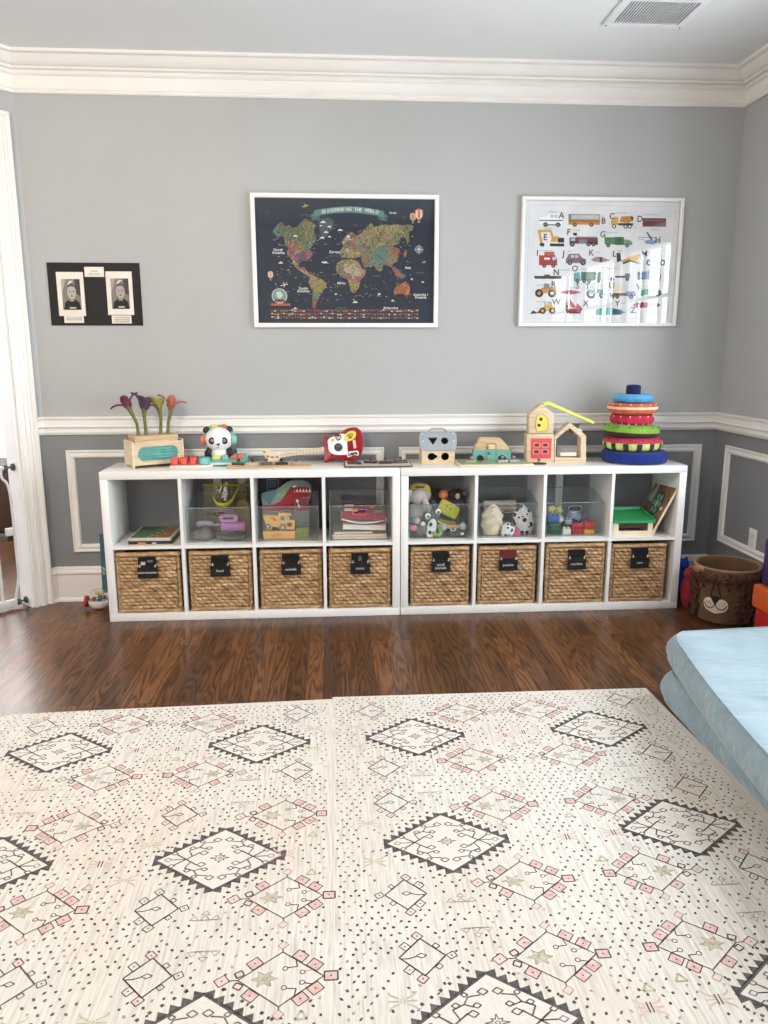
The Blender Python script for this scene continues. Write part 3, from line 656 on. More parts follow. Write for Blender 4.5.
sh([(456, 264), (472, 264), (476, 298), (458, 304)], BLK); sh([(476, 296), (500, 286), (540, 268), (556, 268), (548, 300), (476, 304)], YEL); sh([(480, 306), (514, 292), (556, 306), (548, 310), (514, 300), (486, 312)], BLK)
for x in (598, 654): wh(x, 304, 15 if x < 620 else 13, (205, 215, 222))
sh([(588, 300), (606, 280), (624, 290), (650, 300), (640, 306), (604, 306)], BLU)
sh([(106, 364), (224, 364), (220, 376), (110, 376)], BLK); rc(150, 358, 174, 364, BLK)
sh([(274, 352), (300, 346), (306, 384), (274, 384)], TEL); rc(306, 346, 390, 382, (66, 112, 84)); wh(290, 384, 9); wh(320, 384, 9); wh(340, 384, 9); wh(378, 384, 9)
sh([(420, 362), (450, 348), (490, 348), (506, 360), (520, 362), (520, 376), (420, 376)], (222, 226, 230)); rc(452, 362, 496, 370, BLK); rc(494, 352, 516, 370, GRY); wh(438, 376, 8); wh(504, 376, 8)
sh([(546, 346), (600, 340), (634, 352), (624, 376), (560, 378)], BLU); sh([(546, 346), (570, 344), (572, 376), (548, 378)], (52, 70, 112))
wh(128, 438, 18, ORG); wh(182, 438, 18, ORG); sh([(126, 424), (150, 410), (196, 412), (204, 436), (126, 440)], ORG); rc(148, 396, 172, 420, GRY); wh(128, 438, 16, ORG); wh(182, 438, 15, WHT)
sh([(214, 432), (260, 424), (300, 430), (306, 436), (270, 442), (240, 440)], MAG); rc(256, 422, 266, 444, DRD)
wh(350, 440, 21, (190, 206, 214)); wh(396, 446, 13, (190, 206, 214)); sh([(340, 426), (384, 420), (402, 424), (402, 438), (346, 440)], (130, 150, 160)); rc(344, 404, 372, 424, GLS)
rc(430, 436, 500, 448, (120, 84, 60)); sh([(440, 406), (470, 400), (494, 422), (450, 434), (436, 426)], (232, 214, 196)); sh([(500, 430), (536, 428), (544, 450), (500, 450)], (120, 130, 176)); wh(442, 452, 9); wh(462, 452, 9); wh(522, 452, 10)
sh([(558, 430), (580, 418), (630, 416), (652, 426), (652, 444), (632, 452), (622, 436), (560, 450)], (86, 160, 140)); rc(634, 424, 650, 446, BLK)
sh([(150, 474), (180, 474), (184, 490), (196, 496), (196, 516), (128, 516), (150, 494)], YEL); rc(152, 476, 164, 490, GLS); rc(168, 476, 178, 490, GLS); sh([(88, 528), (102, 512), (118, 522), (140, 500), (132, 524)], BLK); wh(142, 514, 14, YEL); wh(184, 514, 14, YEL)
sh([(252, 462), (262, 500), (286, 500), (258, 462)], MAG); sh([(246, 464), (252, 500), (240, 502)], RED); sh([(290, 480), (312, 504), (284, 502)], MAG); sh([(238, 504), (314, 504), (300, 526), (246, 524)], RED); rc(246, 518, 304, 526, BLK)
sh([(362, 516), (384, 502), (440, 500), (470, 508), (500, 520), (470, 532), (372, 532)], TEL); rc(444, 508, 480, 530, (40, 80, 84)); rc(380, 506, 386, 530, (60, 110, 112))
sh([(526, 488), (548, 476), (620, 478), (640, 486), (620, 500), (548, 500)], MAG); rc(548, 476, 572, 500, DRD); sh([(632, 476), (650, 488), (632, 500)], BLK)
for x in range(546, 640, 16): rc(x, 514, x + 14, 552, (214, 222, 226))
for t, x, y in (('A', 222, 120), ('B', 398, 142), ('C', 434, 122), ('D', 552, 132), ('E', 154, 212), ('F', 252, 190), ('G', 396, 198), ('H', 630, 220), ('I', 121, 278), ('J', 231, 280), ('K', 348, 276), ('L', 446, 280), ('M', 574, 278), ('N', 200, 360), ('O', 279, 344), ('P', 416, 350), ('Q', 636, 376), ('R', 188, 412), ('S', 292, 418), ('T', 333, 420), ('U', 436, 416), ('V', 552, 420), ('W', 200, 488), ('X', 326, 494), ('Y', 462, 494), ('Z', 530, 522)): letter(t, x, y)
for t, x, y in (('ambulance', 166, 96), ('bus', 388, 112), ('cement mixer', 448, 98), ('double decker bus', 568, 104), ('excavator', 150, 166), ('fire truck', 268, 172), ('garbage truck', 412, 180), ('helicopter', 600, 166), ('ice cream truck', 130, 258), ('jeep', 250, 260), ('kayak', 364, 264), ('loader', 460, 258), ('motorcycle', 590, 264), ('narrow boat', 214, 340), ('oil truck', 300, 338), ('police car', 432, 334), ('quad', 590, 336), ('road roller', 116, 406), ('submarine', 250, 416), ('tractor', 350, 398), ('van', 580, 410), ('wheel loader', 112, 478), ('yacht', 478, 482)): word(t, x, y)
pa.build('print', al, smooth=False)

# ================================================================== the cube shelves and their baskets
SW, SH, SD, ST = 1.465, 0.762, 0.335, 0.038
CW = (SW - 2 * ST - 3 * 0.016) / 4                         # clear width of one cube
DV = 0.016; MZ0, MZ1 = 0.373, 0.389
def make_shelf(x0, label):
    t = thing('cube_shelf', label, 'shelf', (x0, 0, 0), 0, 'cube shelves along the wall')
    b = B(); e = 0.0012
    b.box((0, 0, SH - ST), (SW, SD, SH), SHELFW, e).box((0, 0, 0), (SW, SD, ST), SHELFW, e)
    b.box((0, 0, ST), (ST, SD, SH - ST), SHELFW, e).box((SW - ST, 0, ST), (SW, SD, SH - ST), SHELFW, e)
    b.build('outer_frame', t)
    B().box((ST, 0.002, MZ0), (SW - ST, SD - 0.002, MZ1), SHELFW).build('shelf_board', t)
    for k in range(1, 4):
        x = ST + k * CW + (k - 1) * DV
        b = B(); b.box((x, 0.001, MZ1), (x + DV, SD - 0.002, SH - ST), SHELFW).box((x, 0.001, ST), (x + DV, SD - 0.002, MZ0), SHELFW); b.build('divider', t)
    return t
U2 = SW + 0.004
make_shelf(0, 'white cube shelf standing below the world map, its top holding flowers, panda and guitar')
make_shelf(U2, 'white cube shelf standing below the alphabet poster, its top holding the stacking rings')
def cube_x(i):
    """inner left x of cube column i (0..7)"""
    return (U2 if i > 3 else 0) + ST + (i % 4) * (CW + DV)

def wicker_mat():
    m, nt, b = nmat('woven_seagrass'); L = nt.links.new
    v = coords(nt, (14, 14, 60)); n = N(nt, 'ShaderNodeTexNoise', Scale=1.0, Detail=3.0); L(v, n.inputs['Vector'])
    r = ramp(nt, [(0.28, (122, 90, 58)), (0.5, (194, 158, 114)), (0.72, (232, 202, 160))]); L(n.outputs['Fac'], r.inputs['Fac'])
    v2 = coords(nt, (90, 90, 330)); n2 = N(nt, 'ShaderNodeTexNoise', Scale=1.0, Detail=2.0); L(v2, n2.inputs['Vector'])
    r2 = ramp(nt, [(0.3, (190, 180, 170)), (0.65, (255, 255, 255))]); L(n2.outputs['Fac'], r2.inputs['Fac'])
    mx = N(nt, 'ShaderNodeMix', data_type='RGBA', blend_type='MULTIPLY'); mx.inputs['Factor'].default_value = 1.0
    L(r.outputs['Color'], mx.inputs['A']); L(r2.outputs['Color'], mx.inputs['B']); L(mx.outputs['Result'], b.inputs['Base Color'])
    b.inputs['Roughness'].default_value = 0.6; bump(nt, b, n2.outputs['Fac'], 0.4, 0.002); return m
WICK = wicker_mat(); BLACK = fab((24, 22, 24)); BLKC = paint((7, 7, 8), 0.6); CHALK = PR(222, 222, 222)
BW, BD, BH = 0.322, 0.300, 0.318
rw = random.Random(3)
def weave_panel(b, M, w, h, nx, nz):
    """a panel of twisted seagrass: rows of plump overlapping strands (its outside faces -y)"""
    rows = 15; rh = h / rows; px = 0.034
    jit = [[rw.uniform(-.35, .35) for _ in range(60)] for _ in range(rows)]
    vs = []; fs = []
    for j in range(nz + 1):
        z = h * j / nz; r_ = min(rows - 1, int(z / rh)); fz = z / rh - r_
        for i in range(nx + 1):
            x = w * i / nx
            ph = x / px + 0.5 * (r_ % 2) + (fz - .5) * .4          # strands lean as they cross the stake
            c = int(ph) % 60; fx = ph - math.floor(ph) + jit[r_][c] * .12
            bulge = max(0.0, sin(pi * min(1, max(0, fx)))) ** .7 * max(0.0, sin(pi * (0.02 + .96 * fz))) ** .6
            vs.append((x, -0.012 * bulge * (1 + .3 * jit[r_][c]), z))
    for j in range(nz):
        for i in range(nx):
            a = j * (nx + 1) + i; fs.append([a, a + 1, a + nx + 2, a + nx + 1])
    b.add(vs, fs, WICK, M)
def basket_mesh():
    b = B(); w, d, h = BW, BD, BH
    weave_panel(b, T(-w / 2 + .022, 0.004, 0.022), w - .044, h - .05, 110, 105)
    weave_panel(b, T(-w / 2 + 0.002, d - .022, 0.022) @ rotz(rad(-90)), d - .044, h - .05, 60, 75)
    weave_panel(b, T(w / 2 - 0.002, .022, 0.022) @ rotz(rad(90)), d - .044, h - .05, 60, 75)
    b.box((-w / 2 + .012, .010, .006), (w / 2 - .012, .016, h - .02), WICK).box((-w / 2 + .012, d - .012, .006), (w / 2 - .012, d - .004, h - .02), WICK)
    b.box((-w / 2 + .010, .010, .006), (-w / 2 + .016, d - .004, h - .02), WICK).box((w / 2 - .016, .010, .006), (w / 2 - .010, d - .004, h - .02), WICK)
    b.box((-w / 2 + .012, .012, .004), (w / 2 - .012, d - .006, .012), WICK)
    def wrap(p, q, r):                                               # strands wound round the edge rods
        p = Vector(p); q = Vector(q); n = int((q - p).length / 0.006)
        b.tube([p.lerp(q, i / n) for i in range(n + 1)], r, WICK, 10, rs=[r * (1 + .10 * sin(i * 1.9 + rw.random())) for i in range(n + 1)])
    for z, r in ((0.012, .0115), (h - .014, .013)):
        for p, q in (((-w / 2 + .012, .010, z), (w / 2 - .012, .010, z)), ((w / 2 - .012, .010, z), (w / 2 - .012, d - .012, z)), ((w / 2 - .012, d - .012, z), (-w / 2 + .012, d - .012, z)), ((-w / 2 + .012, d - .012, z), (-w / 2 + .012, .010, z))): wrap(p, q, r)
    for x in (-w / 2 + .013, w / 2 - .013):
        for y in (.011, d - .013): wrap((x, y, .012), (x, y, h - .014), .0115)
    return b.mesh('woven_basket', True, 60)
bme = basket_mesh()
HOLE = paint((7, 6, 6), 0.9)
TAGS = [('instruments', None, (60, 58, 56), 'white slip showing in its handle slot'), ('food', None, None, ''), ('animals', None, None, ''), ('trains', None, (96, 104, 112), ''), ('small', 'animals', None, ''), ('puzzles', None, (96, 26, 26), ''), ('marbles', None, None, ''), ('cars', None, None, '')]
BL = ['woven seagrass basket with black tag, under the flat books near the doorway', 'woven seagrass basket with black tag, under the clear bin with the purple pouch',
      'woven seagrass basket with black tag, under the clear bin holding the dinosaur', 'woven seagrass basket with black tag, under the clear bin of stacked picture books',
      'woven seagrass basket with two lines of writing on its black tag, under the soft toys', 'woven seagrass basket with dark red showing in its handle slot above the black tag',
      'woven seagrass basket with black tag, under the clear bin of building blocks', 'woven seagrass basket with black tag, under the toy tray with the green top']
for i in range(8):
    cx = cube_x(i) + CW / 2 + (-.004, .002, .004, .002, -.001, -.002, .003, -.012)[i]
    t = thing('woven_basket', BL[i], 'basket', (cx, 0.012 + .004 * (i % 3), ST), rad((0.3, -.2, .3, 0, -.3, .2, .3, -.5)[i]), 'woven baskets in the bottom cubes')
    o = bpy.data.objects.new('basket_body', bme); COL.objects.link(o); o.parent = t
    sc = (1.0, 0.985, 0.985, 0.985, .955, 0.955, .985, .93)[i]; o.scale = (sc, 1, (1, 1, 1, 1, 1, .99, 1.02, .99)[i])
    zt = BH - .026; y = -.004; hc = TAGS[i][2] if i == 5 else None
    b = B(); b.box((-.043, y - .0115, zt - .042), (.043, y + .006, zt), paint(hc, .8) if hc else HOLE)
    if i == 0: b.box((-.030, y - .0125, zt - .036), (-.008, y - .0114, zt - .020), P(190, 188, 186)).box((.002, y - .0125, zt - .022), (.030, y - .0114, zt - .012), P(110, 106, 100))
    if i == 3: b.box((-.008, y - .0125, zt - .036), (.008, y - .0114, zt - .012), P(84, 92, 98))
    b.build('handle_slot', t)
    b = B(); b.prism([(-.026, zt - .040), (-.030, zt - .047), (-.048, zt - .047), (-.048, zt - .104), (.050, zt - .104), (.050, zt - .047), (.034, zt - .047), (.028, zt - .040)], y - .015, y - .012, BLKC)
    b.tube([(-.036, y - .010, zt - .034), (-.036, y - .0135, zt - .048)], .0028, P(206, 192, 176), 6).tube([(.040, y - .010, zt - .034), (.040, y - .0135, zt - .048)], .0028, P(206, 192, 176), 6)
    tg = b.build('label_tag', t)
    b = B(T(0, y - .0155, 0)); l1, l2 = TAGS[i][0], TAGS[i][1]
    if l2: b.text(l1, 0, zt - .071, .020, 0, CHALK, align='CENTER'); b.text(l2, 0, zt - .088, .020, 0, CHALK, align='CENTER')
    else: b.text(l1, 0.0, zt - .080, .019, 0, CHALK, align='CENTER')
    b.build('tag_lettering', tg)

# ------------------------------------------------------------------ clear bins
BNW, BND, BNF, BNB = 0.304, 0.272, 0.178, 0.212
def make_bin(i, label):
    t = thing('clear_bin', label, 'bin', (cube_x(i) + CW / 2 + (0, .0, -.006, .004, -.004, .002, .0, 0)[i], 0.05, MZ1 + .0005), 0, 'clear plastic bins in the upper cubes')
    w = BNW / 2; d = BND; k = .003; b = B()
    b.plate([rrect(-w, 0, w, BNF, .004, 2), rrect(-.035, BNF - .046, .035, BNF - .018, .013)[::-1]], 0, k, ACRYL)
    b.box((-w, d - k, 0), (w, d, BNB), ACRYL)
    b.prism([(k, 0), (d - k, 0), (d - k, BNB), (d * .6, BNB), (k, BNF)], -w, -w + k, ACRYL, 'x').prism([(k, 0), (d - k, 0), (d - k, BNB), (d * .6, BNB), (k, BNF)], w - k, w, ACRYL, 'x')
    b.box((-w + k, k, 0), (w - k, d - k, k), ACRYL); b.build('bin_body', t, smooth=False)
    b = B(); r = .0022
    b.tube([(-w, .0015, BNF), (w, .0015, BNF), (w - .001, d * .6, BNB), (w - .001, d, BNB), (-w + .001, d, BNB), (-w + .001, d * .6, BNB)], r, ACEDGE, 6, True)
    for x in (-w, w): b.tube([(x, .0015, 0), (x, .0015, BNF)], .0016, ACEDGE, 6)
    b.tube([(-w, .0015, .002), (w, .0015, .002)], .0016, ACEDGE, 6)
    b.build('rim', t)
    B().tube([(x, .0015, z) for x, z in rrect(-.035, BNF - .046, .035, BNF - .018, .013)], .0018, ACEDGE, 6, True).build('handle_slot', t)
    return t
for i, l in ((1, 'clear plastic bin holding a purple pouch and zip bags'), (2, 'clear plastic bin holding the dinosaur and dump truck boards'), (3, 'clear plastic bin of stacked picture books, nearly empty above'),
             (4, 'clear plastic bin heaped with soft toys and rattles'), (5, 'clear plastic bin holding drawstring bags'), (6, 'clear plastic bin holding coloured building blocks')): make_bin(i, l)

# ================================================================== the play mats with their printed pattern
def mat_fabric():
    m, nt, b = nmat('mat_cream'); L = nt.links.new
    v = wcoords(nt, (150, 9, 1)); n = N(nt, 'ShaderNodeTexNoise', Scale=1.0, Detail=3.0); L(v, n.inputs['Vector'])
    r = ramp(nt, [(0.3, (186, 181, 173)), (0.5, (204, 200, 192)), (0.7, (213, 209, 202))]); L(n.outputs['Fac'], r.inputs['Fac'])
    v2 = wcoords(nt, (2.2, 1.4, 1)); n2 = N(nt, 'ShaderNodeTexNoise', Scale=1.0, Detail=2.0); L(v2, n2.inputs['Vector'])
    r2 = ramp(nt, [(0.4, (255, 255, 255)), (0.68, (251, 245, 240))]); L(n2.outputs['Fac'], r2.inputs['Fac'])
    mx = N(nt, 'ShaderNodeMix', data_type='RGBA', blend_type='MULTIPLY'); mx.inputs['Factor'].default_value = 1.0
    L(r.outputs['Color'], mx.inputs['A']); L(r2.outputs['Color'], mx.inputs['B']); L(mx.outputs['Result'], b.inputs['Base Color'])
    b.inputs['Roughness'].default_value = 0.75; bump(nt, b, n.outputs['Fac'], 0.08, 0.001); return m
MATC = mat_fabric()
def ink_mat(name, c, c2):
    m, nt, b = nmat(name); L = nt.links.new
    v = wcoords(nt, (60, 60, 1)); n = N(nt, 'ShaderNodeTexNoise', Scale=1.0, Detail=3.0); L(v, n.inputs['Vector'])
    r = ramp(nt, [(0.35, c), (0.7, c2)]); L(n.outputs['Fac'], r.inputs['Fac']); L(r.outputs['Color'], b.inputs['Base Color']); b.inputs['Roughness'].default_value = 0.8; return m
CHAR = ink_mat('print_charcoal', (64, 60, 61), (104, 99, 97)); LINE = ink_mat('print_line', (74, 68, 67), (120, 111, 107)); FAINT = ink_mat('print_faint', (140, 130, 124), (184, 174, 164))
PINK = ink_mat('print_pink', (192, 154, 148), (206, 182, 174)); PINK2 = ink_mat('print_soft_pink', (204, 178, 170), (210, 190, 180)); SAGE = ink_mat('print_sage', (166, 162, 138), (188, 184, 164)); DOTM = ink_mat('print_dot', (58, 54, 56), (96, 90, 88)); CRE = ink_mat('print_cream', (204, 197, 188), (212, 206, 198))
ZT = 0.012; rr_ = random.Random(11)
zones = []
class Pr:
    """prints onto the mat top; layer lifts later prints a hair above earlier ones"""
    def __init__(s, b): s.b = b; s.l = 0
    def poly(s, pts, m, lay): s.b.flat(pts, ZT + .0002 + lay * .00012, m, 'z')
    def seg(s, p, q, w, m, lay=2): s.b.seg(p, q, w, ZT + .0002 + lay * .00012, m, 'z')
    def line(s, pts, w, m, lay=2, closed=False):
        for a, c in zip(pts, pts[1:] + (pts[:1] if closed else [])): s.seg(a, c, w, m, lay)
def dia(x, y, a, c): return [(x - a, y), (x, y - c), (x + a, y), (x, y + c)]
def big(p, x, y):
    a, c = .163, .122; zones.append((x, y, .205, .160))
    p.poly(dia(x, y, a + .013, c + .010), CHAR, 0); p.poly(dia(x, y, a, c), CRE, 1)
    V = dia(x, y, a + .010, c + .008)
    for k in range(4):
        p0, p1 = Vector(V[k]), Vector(V[(k + 1) % 4]); n = 8; e = (p1 - p0) / n; o = Vector((e.y, -e.x)).normalized()
        if o.dot(p0 - Vector((x, y))) < 0: o = -o
        for j in range(n):
            s = p0 + e * j; p.poly([s, s + e, s + e * .5 + o * .019], CHAR, 0)
            if 0 < j: q = s + o * .028; p.poly(dia(q.x, q.y, .0055, .0055), DOTM, 0)
    for sx in (-1, 1):
        for sy in (-1, 1):
            def g(u, v): return (x + sx * u, y + sy * v)
            def leaf(u, v, r=.009): p.line([g(u - r * 1.3, v), g(u, v - r), g(u + r * 1.3, v), g(u, v + r)], .0032, LINE, 3, True)
            p.line([g(.056, .026), g(.088, .0), g(.116, .022)], .0042, CHAR, 3); leaf(.045, .024); leaf(.122, .026, .007)
            p.line([g(.074, .012), g(.086, .036)], .0036, LINE, 3); p.line([g(.086, .036), g(.060, .048), g(.040, .040)], .0036, LINE, 3); leaf(.034, .044, .007); leaf(.078, .046, .007)
            p.line([g(.060, .048), g(.050, .066)], .0036, LINE, 3); p.line([g(.050, .066), g(.022, .070)], .0036, LINE, 3); leaf(.016, .078); leaf(.056, .072, .006)
            p.line([g(.088, .0), g(.124, .0)], .003, LINE, 3)
    for sx in (-1, 1): p.line(dia(x + sx * .135, y, .010, .008), .0024, LINE, 3, True)
    for k in range(8):
        a_ = k * pi / 4; r1 = .026 if k % 2 == 0 else .018
        p.line([(x + r1 * cos(a_), y + r1 * .8 * sin(a_)), (x + .009 * cos(a_ + .4), y + .009 * sin(a_ + .4))], .0024, LINE, 3)
        p.line([(x + r1 * cos(a_), y + r1 * .8 * sin(a_)), (x + .009 * cos(a_ - .4), y + .009 * sin(a_ - .4))], .0024, LINE, 3)
    p.line(dia(x, y, .006, .005), .002, LINE, 3, True)
def tile_sq(p, x, y, r, fill, ang, dark=LINE, dot=True, w=.0026):
    c_, s_ = cos(ang), sin(ang)
    V = [(x + (u * c_ - v * s_) * r, y + (u * s_ + v * c_) * r) for u, v in ((-1, -.85), (1, -.85), (1, .85), (-1, .85))]
    if fill: p.poly(V, fill, 1)
    p.line(V, w, dark, 2, True)
    if dot: p.poly(dia(x, y, .0026, .0026), dark, 3)
def pink(p, x, y, flip=1):
    a, c = .092, .074; zones.append((x, y, .135, .105))
    V = dia(x, y, a, c); p.line(V, .0032, LINE, 2, True); an = math.atan2(c, a)
    def on(t, side, off=.014):
        """point along one of the four edges, pushed outwards"""
        p0, p1 = Vector(V[side]), Vector(V[(side + 1) % 4]); q = p0.lerp(p1, t); d = p1 - p0; o = Vector((d.y, -d.x)).normalized()
        if o.dot(p0 - Vector((x, y))) < 0: o = -o
        return q + o * off
    sides = ((0, -an, (.42,)), (1, an, (.38, .72)), (2, -an, (.30, .66)), (3, an, (.55,)))
    if flip < 0: sides = ((0, -an, (.38, .70)), (1, an, (.42,)), (2, -an, (.50,)), (3, an, (.34, .68)))
    for sd, ag, ts in sides:
        for t in ts: q = on(t, sd); tile_sq(p, q.x, q.y, .0145, PINK, ag)
    q = x + flip * (a + .016); tile_sq(p, q, y, .0145, PINK, 0.0, CHAR, w=.0036)
    q = x - flip * (a + .034); tile_sq(p, q, y, .013, PINK2, .6); p.line([(x - flip * a, y), (q + flip * .014, y)], .003, LINE)
    for s_ in (-1, 1):
        tile_sq(p, x - flip * (a - .002), y + s_ * .016, .0085, PINK2, s_ * flip * .5, CHAR, False, .0036)
        tile_sq(p, x, y + s_ * (c + .020), .0095, PINK2, .785, FAINT, False); p.seg((x, y + s_ * c), (x, y + s_ * (c + .01)), .003, LINE)
        p.line([(x + flip * .030, y + s_ * .052), (x + flip * .034, y + s_ * .030), (x + flip * .014, y + s_ * .028)], .0028, LINE); p.line(circ(x + flip * .008, y + s_ * .026, .006, 6), .0022, LINE, 2, True)
        p.line([(x + flip * .070, y + s_ * .020), (x + flip * .052, y + s_ * .016)], .0028, FAINT if s_ > 0 else LINE); p.line(circ(x + flip * .046, y + s_ * .014, .006, 6), .0022, LINE, 2, True)
    sx = x - flip * .035; P8 = [(sx + (.030 if k % 2 == 0 else .014) * cos(k * pi / 6), y + (.024 if k % 2 == 0 else .012) * sin(k * pi / 6)) for k in range(12)]
    p.poly(P8, SAGE, 1); p.line(P8, .002, FAINT, 2, True); p.line(dia(sx, y, .006, .005), .002, FAINT, 3, True)
def small(p, x, y, flip=1):
    a, c = .052, .054; zones.append((x, y, .085, .080)); an = math.atan2(c, a)
    V = dia(x, y, a, c); p.line(V, .0038, CHAR, 2, True)
    for k, (u, v) in enumerate(((-.55, -.62), (-.62, .55), (-.1, 1.08), (-.1, -1.08))): tile_sq(p, x + flip * u * a * 1.12, y + v * c * 1.06, .0105, PINK2 if k > 1 else None, an * (1 if u * v > 0 else -1), CHAR, True)
    tile_sq(p, x + flip * (a + .014), y, .0095, None, .5, CHAR)
    for s_ in (-1, 1): tile_sq(p, x + flip * .034, y + s_ * .030, .0065, None, s_ * -.8, LINE, False)
    p.line([(x - flip * .050, y - .004), (x - flip * .030, y - .004), (x - flip * .012, y + .002)], .0032, LINE); p.line(dia(x - flip * .002, y + .003, .012, .007), .0026, LINE, 2, True)
def tri3(p, x, y, s_):
    zones.append((x, y, .055, .035))
    for dx in (-.026, 0, .026): p.line([(x + dx - .011, y), (x + dx + .011, y), (x + dx, y + s_ * .014)], .0022, FAINT, 2, True)
    p.line([(x - .010, y + s_ * .017), (x + .010, y + s_ * .017), (x, y + s_ * .030)], .0024, FAINT, 2, True); p.seg((x - .03, y - s_ * .001), (x + .03, y - s_ * .001), .0022, FAINT)
def moth(p, x, y, m, dark=True):
    zones.append((x, y, .045, .035))
    for s_ in (-1, 1):
        for v in (-.016, 0, .016): p.line([(x + s_ * .008, y + v * .4), (x + s_ * .026, y + v), (x + s_ * .030, y + v * 1.5)], .0042, m)
        if dark: p.seg((x + s_ * .004, y - .013), (x + s_ * .004, y + .013), .0035, LINE)
        else: p.seg((x + s_ * .004, y - .006), (x + s_ * .004, y + .006), .004, m)
def wedge(p, x, y):
    zones.append((x, y, .024, .022)); p.line([(x - .013, y - .009), (x + .013, y - .009), (x, y + .012)], .006, SAGE, 2, True)

# motifs where they stand on the floor (x, y)
BIG = [(.195, -1.325), (.866, -1.315), (1.405, -1.303), (2.066, -1.290), (.205, -1.925), (.815, -1.926), (1.428, -1.897), (2.100, -1.874), (.20, -2.51), (.845, -2.50), (1.445, -2.485), (2.13, -2.45), (.20, -3.1), (.86, -3.09), (1.45, -3.07), (2.13, -3.04)]
PNK_ = [(.365, -1.140, -1), (.672, -1.155, 1), (.388, -1.503, 1), (.700, -1.501, -1), (1.590, -1.138, -1), (1.875, -1.128, 1), (1.582, -1.474, -1), (1.905, -1.466, 1), (.372, -1.757, -1), (.975, -1.742, 1), (.402, -2.100, 1), (.998, -2.089, 1), (1.003, -2.342, 1),
        (1.602, -1.738, 1), (1.934, -1.730, -1), (1.608, -2.070, 1), (1.936, -2.058, -1), (1.610, -2.322, 1), (1.940, -2.310, -1), (.42, -2.69, 1), (1.01, -2.68, 1), (1.615, -2.66, 1), (1.95, -2.65, -1), (.42, -2.92, 1), (1.02, -2.91, 1), (1.62, -2.90, 1), (1.95, -2.89, -1), (-.03, -1.70, 1)]
SML = [(.072, -1.138, 1), (.985, -1.104, 1), (1.262, -1.100, -1), (2.224, -1.072, 1), (1.000, -1.500, -1), (1.282, -1.503, 1), (2.205, -1.472, -1), (2.224, -1.680, -1), (.672, -1.722, 1), (1.290, -1.703, 1), (.690, -2.112, 1), (1.296, -2.100, -1), (.716, -2.320, 1), (1.314, -2.303, 1), (.428, -2.322, 1), (2.225, -2.06, 1), (2.235, -2.30, -1), (.70, -2.70, 1), (1.31, -2.68, -1), (2.24, -2.66, 1)]
TRI = [(.852, -1.548, 1), (.846, -1.668, -1), (1.400, -1.560, 1), (1.412, -1.655, -1), (2.063, -1.548, 1), (2.075, -1.620, -1), (.206, -1.56, 1), (.21, -1.68, -1), (.812, -2.155, 1), (.826, -2.255, -1), (1.430, -2.135, 1), (1.450, -2.225, -1), (2.105, -2.12, 1), (2.115, -2.22, -1), (.21, -2.16, 1), (.835, -2.74, 1), (1.44, -2.72, 1)]
MOT = [(.455, -1.335, 0), (.590, -1.335, 0), (1.720, -1.318, 0), (1.790, -1.300, 0), (1.05, -1.22, 1), (1.05, -1.36, 1), (1.195, -1.22, 1), (1.200, -1.36, 1), (.505, -1.93, 0), (.985, -1.92, 0), (.62, -1.86, 1), (.585, -2.0, 1), (1.215, -1.80, 1), (1.225, -1.97, 1), (1.765, -1.90, 0), (1.90, -1.89, 0), (1.26, -2.42, 1), (.63, -2.43, 1), (.47, -2.43, 1), (1.765, -2.47, 0), (1.915, -2.46, 0), (2.30, -1.20, 1), (2.31, -1.55, 1), (2.32, -1.80, 1)]
WDG = [(.40, -1.30, 0)] and [(.515, -1.40), (.60, -1.40), (1.74, -1.385), (1.80, -1.37), (.53, -1.83), (1.06, -1.84), (1.06, -2.0), (.50, -2.02), (1.80, -1.80), (1.83, -2.0), (1.78, -2.42), (1.86, -2.40), (1.05, -2.44)]
def dots(p, x0, x1, y0, y1):
    ny = int((y1 - y0) / .0190)
    for j in range(ny):
        y = y1 - (j + .5) * (y1 - y0) / ny; sl = .023 * (x1 + x0) / 2
        n = int((x1 - x0) / .0255)
        for i in range(n):
            x = x0 + (i + .5 * (j % 2) + .25) * (x1 - x0) / n
            if x > x1 - .008: continue
            X = x + rr_.uniform(-.004, .004); Y = y + rr_.uniform(-.004, .004)
            if any(abs(X - zx) / za + abs(Y - zy) / zb < 1.0 for zx, zy, za, zb in zones): continue
            dc = min(abs(X - c) for c in (.53, 1.137, 1.765, 2.345, -.08)); dr = min(abs(Y - .02 * (X - 1.1) - c) for c in (-1.03, -1.61, -2.20, -2.79))
            db = min(abs(X - zx) / (za + .035) + abs(Y - zy) / (zb + .030) for zx, zy, za, zb in BZ)
            pr = .26
            if dc < .065: pr = .93
            elif dr < .085 and dc < .22: pr = .88
            elif dr < .09: pr = .75
            elif db < 1.25: pr = .72
            if rr_.random() > pr: continue
            w = rr_.uniform(.0026, .0034); h_ = rr_.uniform(.0032, .0044); sk = rr_.uniform(-.002, .002)
            p.poly([(X - w + sk, Y - h_), (X + w + sk, Y - h_ * .8), (X + w - sk, Y + h_), (X - w - sk, Y + h_ * .8)], rr_.choice([DOTM, DOTM, DOTM, LINE, FAINT]), 0)
YE = -3.30
outl = [[(-.125, YE), (1.1152, YE), (1.1152, -.986), (-.06, -1.030), (-.095, -1.038), (-.118, -1.058), (-.125, -1.086)],
        [(1.1155, YE), (2.43, YE), (2.396, -1.81), (2.376, -1.26), (2.368, -.974), (1.1155, -.969)]]
ml = ['cream play mat with charcoal diamonds, the half with one rounded corner below the world map', 'cream play mat printed with charcoal diamonds, the half lying beside the blue floor cushions']
rugs = []
for k in range(2):
    b = B(); b.prism(outl[k], 0.0005, ZT, MATC, 'z'); rugs.append(b)
def side(x): return 0 if x < 1.1148 else 1
pr = [Pr(b) for b in rugs]
for x, y in BIG: big(pr[side(x)], x, y)
